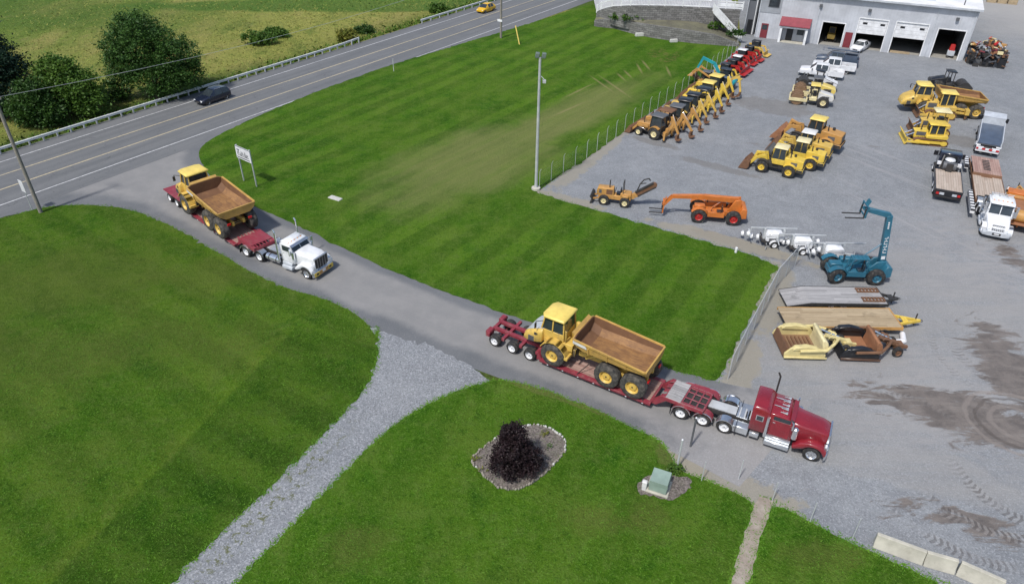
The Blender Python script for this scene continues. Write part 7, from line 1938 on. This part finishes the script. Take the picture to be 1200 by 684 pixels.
q = at(1110, 106); roller('black roller with dark drum behind the parked dump truck', q, a + PI, 'black', 'black', drumm='under', frame='under', pads=False, group='rollers')

# white aero truck with lowboy
g1 = hd((1149, 188), (1163, 270)); K3 = at(1163.5, 276)
semi('white short nosed truck with sloping bonnet, parked facing the camera', K3, g1, 'white', hood=(1.3, .95, 1.78, .86, 1.2), drives=(-4.2, -5.5), sleeper=False, cab=(-2.7, -1.0, 2.7), stacks=2.45, red=False, aero=True, tanks=True)
T3 = toward(K3, g1, -15.2, 0)
t = thing('lowboy_trailer', 'rusty brown lowboy trailer with beige boards behind the white short nosed truck', 'trailer', T3, g1)
for x in (0, 1.35): wheels(t, (x,), .98, .46, .5)
MB().box(-1.3, 3.2, -1.28, 1.28, .96, 1.06, 'board_red').build('rear_deck', t)
q = MB()
for k in range(7): q.box(-.4 + k * .42, -.22 + k * .42, -.34, .34, 1.06, 1.10, 'under')
q.build('wheel_slot', t)
q = MB(); 
for s in (1, -1): q.box(3.2, 9.4, *sorted((s * .5, s * 1.3)), .62, .74, 'board_beige')
q.box(3.2, 9.4, -.5, .5, .56, .66, 'board_beige').build('deck', t)
q = MB()
for s in (1, -1): q.box(-1.3, 9.5, *sorted((s * 1.3, s * 1.36)), .5, .78, 'rust')
q.prism([(3.0, .5), (3.35, .5), (3.2, 1.0), (3.0, 1.0)], -1.3, 1.3, 'rust').box(9.4, 9.6, -1.3, 1.3, .5, .8, 'rust').build('side_beam', t)
q = MB()
for s in (1, -1): q.prism([(9.5, .5), (9.8, .5), (10.2, .95), (12.2, 1.12), (12.2, 1.35), (9.9, 1.35), (9.5, .9)], *sorted((s * .45, s * .75)), 'under')
q.box(9.8, 10.8, -.8, .8, 1.2, 1.5, 'under').box(10.0, 10.5, -.5, .5, 1.5, 1.75, 'grey_d').build('gooseneck', t, .02)
q = MB()
for k in range(6): q.box(-1.5 + k * .1, -1.4 + k * .1, 1.4, 1.45, .2, .2 + .1, 'tape') if False else None
q.box(-1.4, -1.32, -1.3, 1.3, .8, 1.0, 'tape').build('reflective_strip', t)
for (x, L_) in ((-.9, 2.4), (8.0, 4.6)):
    MB().box(x, x + L_, -1.95, -1.6, .6, 1.0, 'hazard').build('hazard_board', t)
# grey dump truck standing behind that trailer, seen from its tail
g2 = hd((1157, 178), (1160, 142)); K4 = at(1154, 182)
t = thing('dump_truck', 'grey dump truck with an open tilted bed standing behind the rusty lowboy trailer', 'dump truck', K4, g2)
for x in (.8, 2.1): wheels(t, (x,), .92, .5, .55)
wheels(t, (6.6,), 1.0, .5, .32)
MB().box(-.4, 7.4, -.4, .4, .7, .98, 'under').box(-.5, .0, -1.15, 1.15, .5, .95, 'white').build('chassis', t, .02)
MB().box(-.55, -.48, -1.1, 1.1, .75, .95, 'tape').build('tail_light', t)
q = MB(); q.box(.1, 5.0, -1.15, 1.15, 1.1, 1.18, 'grey_d')
for s in (1, -1): q.prism([(.1, 1.18), (5.0, 1.18), (5.0, 2.35), (.1, 1.75)], *sorted((s * 1.1, s * 1.18)), 'grey_l')
q.box(4.92, 5.0, -1.1, 1.1, 1.18, 2.75, 'grey_l').prism([(4.9, 2.7), (6.3, 2.85), (6.3, 2.92), (4.9, 2.78)], -1.12, 1.12, 'grey_l').prism([(.15, 1.2), (4.9, 1.9), (4.9, 1.95), (.15, 1.26)], -1.1, 1.1, 'slate').build('dump_bed', t)
for s in (1, -1): MB().box(-.1, 1.0, *sorted((s * .75, s * 1.25)), 1.0, 1.1, 'white').build('mudguard', t, .02)
c_ = MB().prism([(5.2, .9), (7.0, .9), (7.0, 1.6), (6.7, 2.5), (6.5, 2.62), (5.2, 2.62)], -1.0, 1.0, 'grey_l').build('cab', t, .06)
MB().box(5.17, 5.2, -.75, .75, 1.75, 2.4, 'glass').build('window', c_)
MB().prism([(7.0, .8), (8.3, .8), (8.3, 1.35), (7.0, 1.6)], -.85, .85, 'grey_l').build('bonnet', t, .06)
for s in (1, -1): MB().box(6.5, 6.62, *sorted((s * 1.05, s * 1.55)), 1.8, 2.3, 'black').build('mirror', t, .02)
# black flatbed lorry seen from its tail
g3 = hd((1108, 226), (1106, 188)); K5 = at(1107, 231)
t = thing('flatbed_truck', 'black flatbed truck with a beige deck and machinery behind the cab, seen from its tail', 'truck', K5, g3)
for x in (.4, 1.7): wheels(t, (x,), .92, .5, .5)
wheels(t, (6.3,), 1.0, .5, .32)
q = MB(); q.box(-.9, 7.0, -.42, .42, .7, .98, 'under').box(-1.25, -1.15, -1.2, 1.2, .45, 1.2, 'black').box(-1.3, -1.2, -1.15, 1.15, .4, .55, 'black'); q.build('chassis', t, .02)
q = MB()
for s in (1, -1): q.box(-1.34, -1.25, *sorted((s * .35, s * .75)), .75, .95, 'grey_l').box(-1.34, -1.25, *sorted((s * .8, s * 1.05)), .75, .95, 'redlens')
q.build('tail_light', t)
MB().box(-1.15, 4.0, -1.15, 1.15, 1.12, 1.2, 'board_beige').build('deck', t)
q = MB()
for s in (1, -1): q.box(-1.2, 5.0, *sorted((s * 1.15, s * 1.22)), .95, 1.23, 'black')
q.box(-1.2, -1.12, -1.2, 1.2, .9, 1.22, 'black').build('side_rail', t)
q = MB(); q.lathe([(-.6, 0), (-.6, .42), (.6, .42), (.6, 0)], (4.1, 0, 1.65), 'grey_d', 16); q.box(4.3, 5.0, -.7, .7, 1.1, 1.7, 'under').lathe([(0, .5), (.12, .42), (.2, 0)], (4.9, 0, 2.0), 'white', 14, 'z').box(3.6, 4.2, -.3, .3, 1.2, 2.0, 'under')
for s in (1, -1): q.bar((4.5, s * .8, 1.2), (5.2, s * .6, 2.3), .12, .12, 'black').box(4.5, 4.9, *sorted((s * .75, s * 1.1)), 1.5, 1.75, 'white')
q.bar((5.2, -.6, 2.3), (5.2, .6, 2.3), .12, .12, 'black').build('winch', t)
c_ = MB().prism([(5.3, .9), (7.2, .9), (7.2, 1.6), (6.9, 2.4), (6.7, 2.5), (5.3, 2.5)], -1.0, 1.0, 'navy').build('cab', t, .06)
MB().box(5.27, 5.3, -.7, .7, 1.7, 2.3, 'glass').build('window', c_); MB().prism([(7.2, .8), (8.4, .8), (8.4, 1.3), (7.2, 1.55)], -.85, .85, 'navy').build('bonnet', t, .06)
for s in (1, -1): MB().box(6.7, 6.82, *sorted((s * 1.05, s * 1.45)), 1.6, 2.1, 'black').build('mirror', t, .02)
# orange trailer at the right edge
g4 = g1 + PI; c = at(1199, 244, .9)
t = flat_trailer('orange steel trailer with a striped corner marker, cut by the right edge of the photo', Vector((c.x, c.y, 0)), g4 - R(3), L=8.0, W=2.5, deck='rust_o', frame='orange', edge='yellow_deep', tail=0, zd=.9, tongue='yellow_deep', ramps=False, wheels_at=(1.8, 2.8))
MB().box(3.2, 3.35, 1.22, 1.32, .6, 1.5, 'hazard').build('corner_marker', t)
q = MB(); q.box(2.7, 3.9, -1.2, 1.2, .92, 1.15, 'orange').box(1.9, 2.4, -1.2, 1.2, .92, 1.1, 'yellow_deep').build('ramp_rack', t, .03)
q = MB().lathe([(-1.0, 0), (-1.0, .55), (1.0, .55), (1.0, 0)], (-3.1, 0, 1.4), 'yellow_deep', 20).build('cable_drum', t)
for g_ in (8,): pass
scn.cycles.max_bounces = 5
bpy.context.view_layer.update()
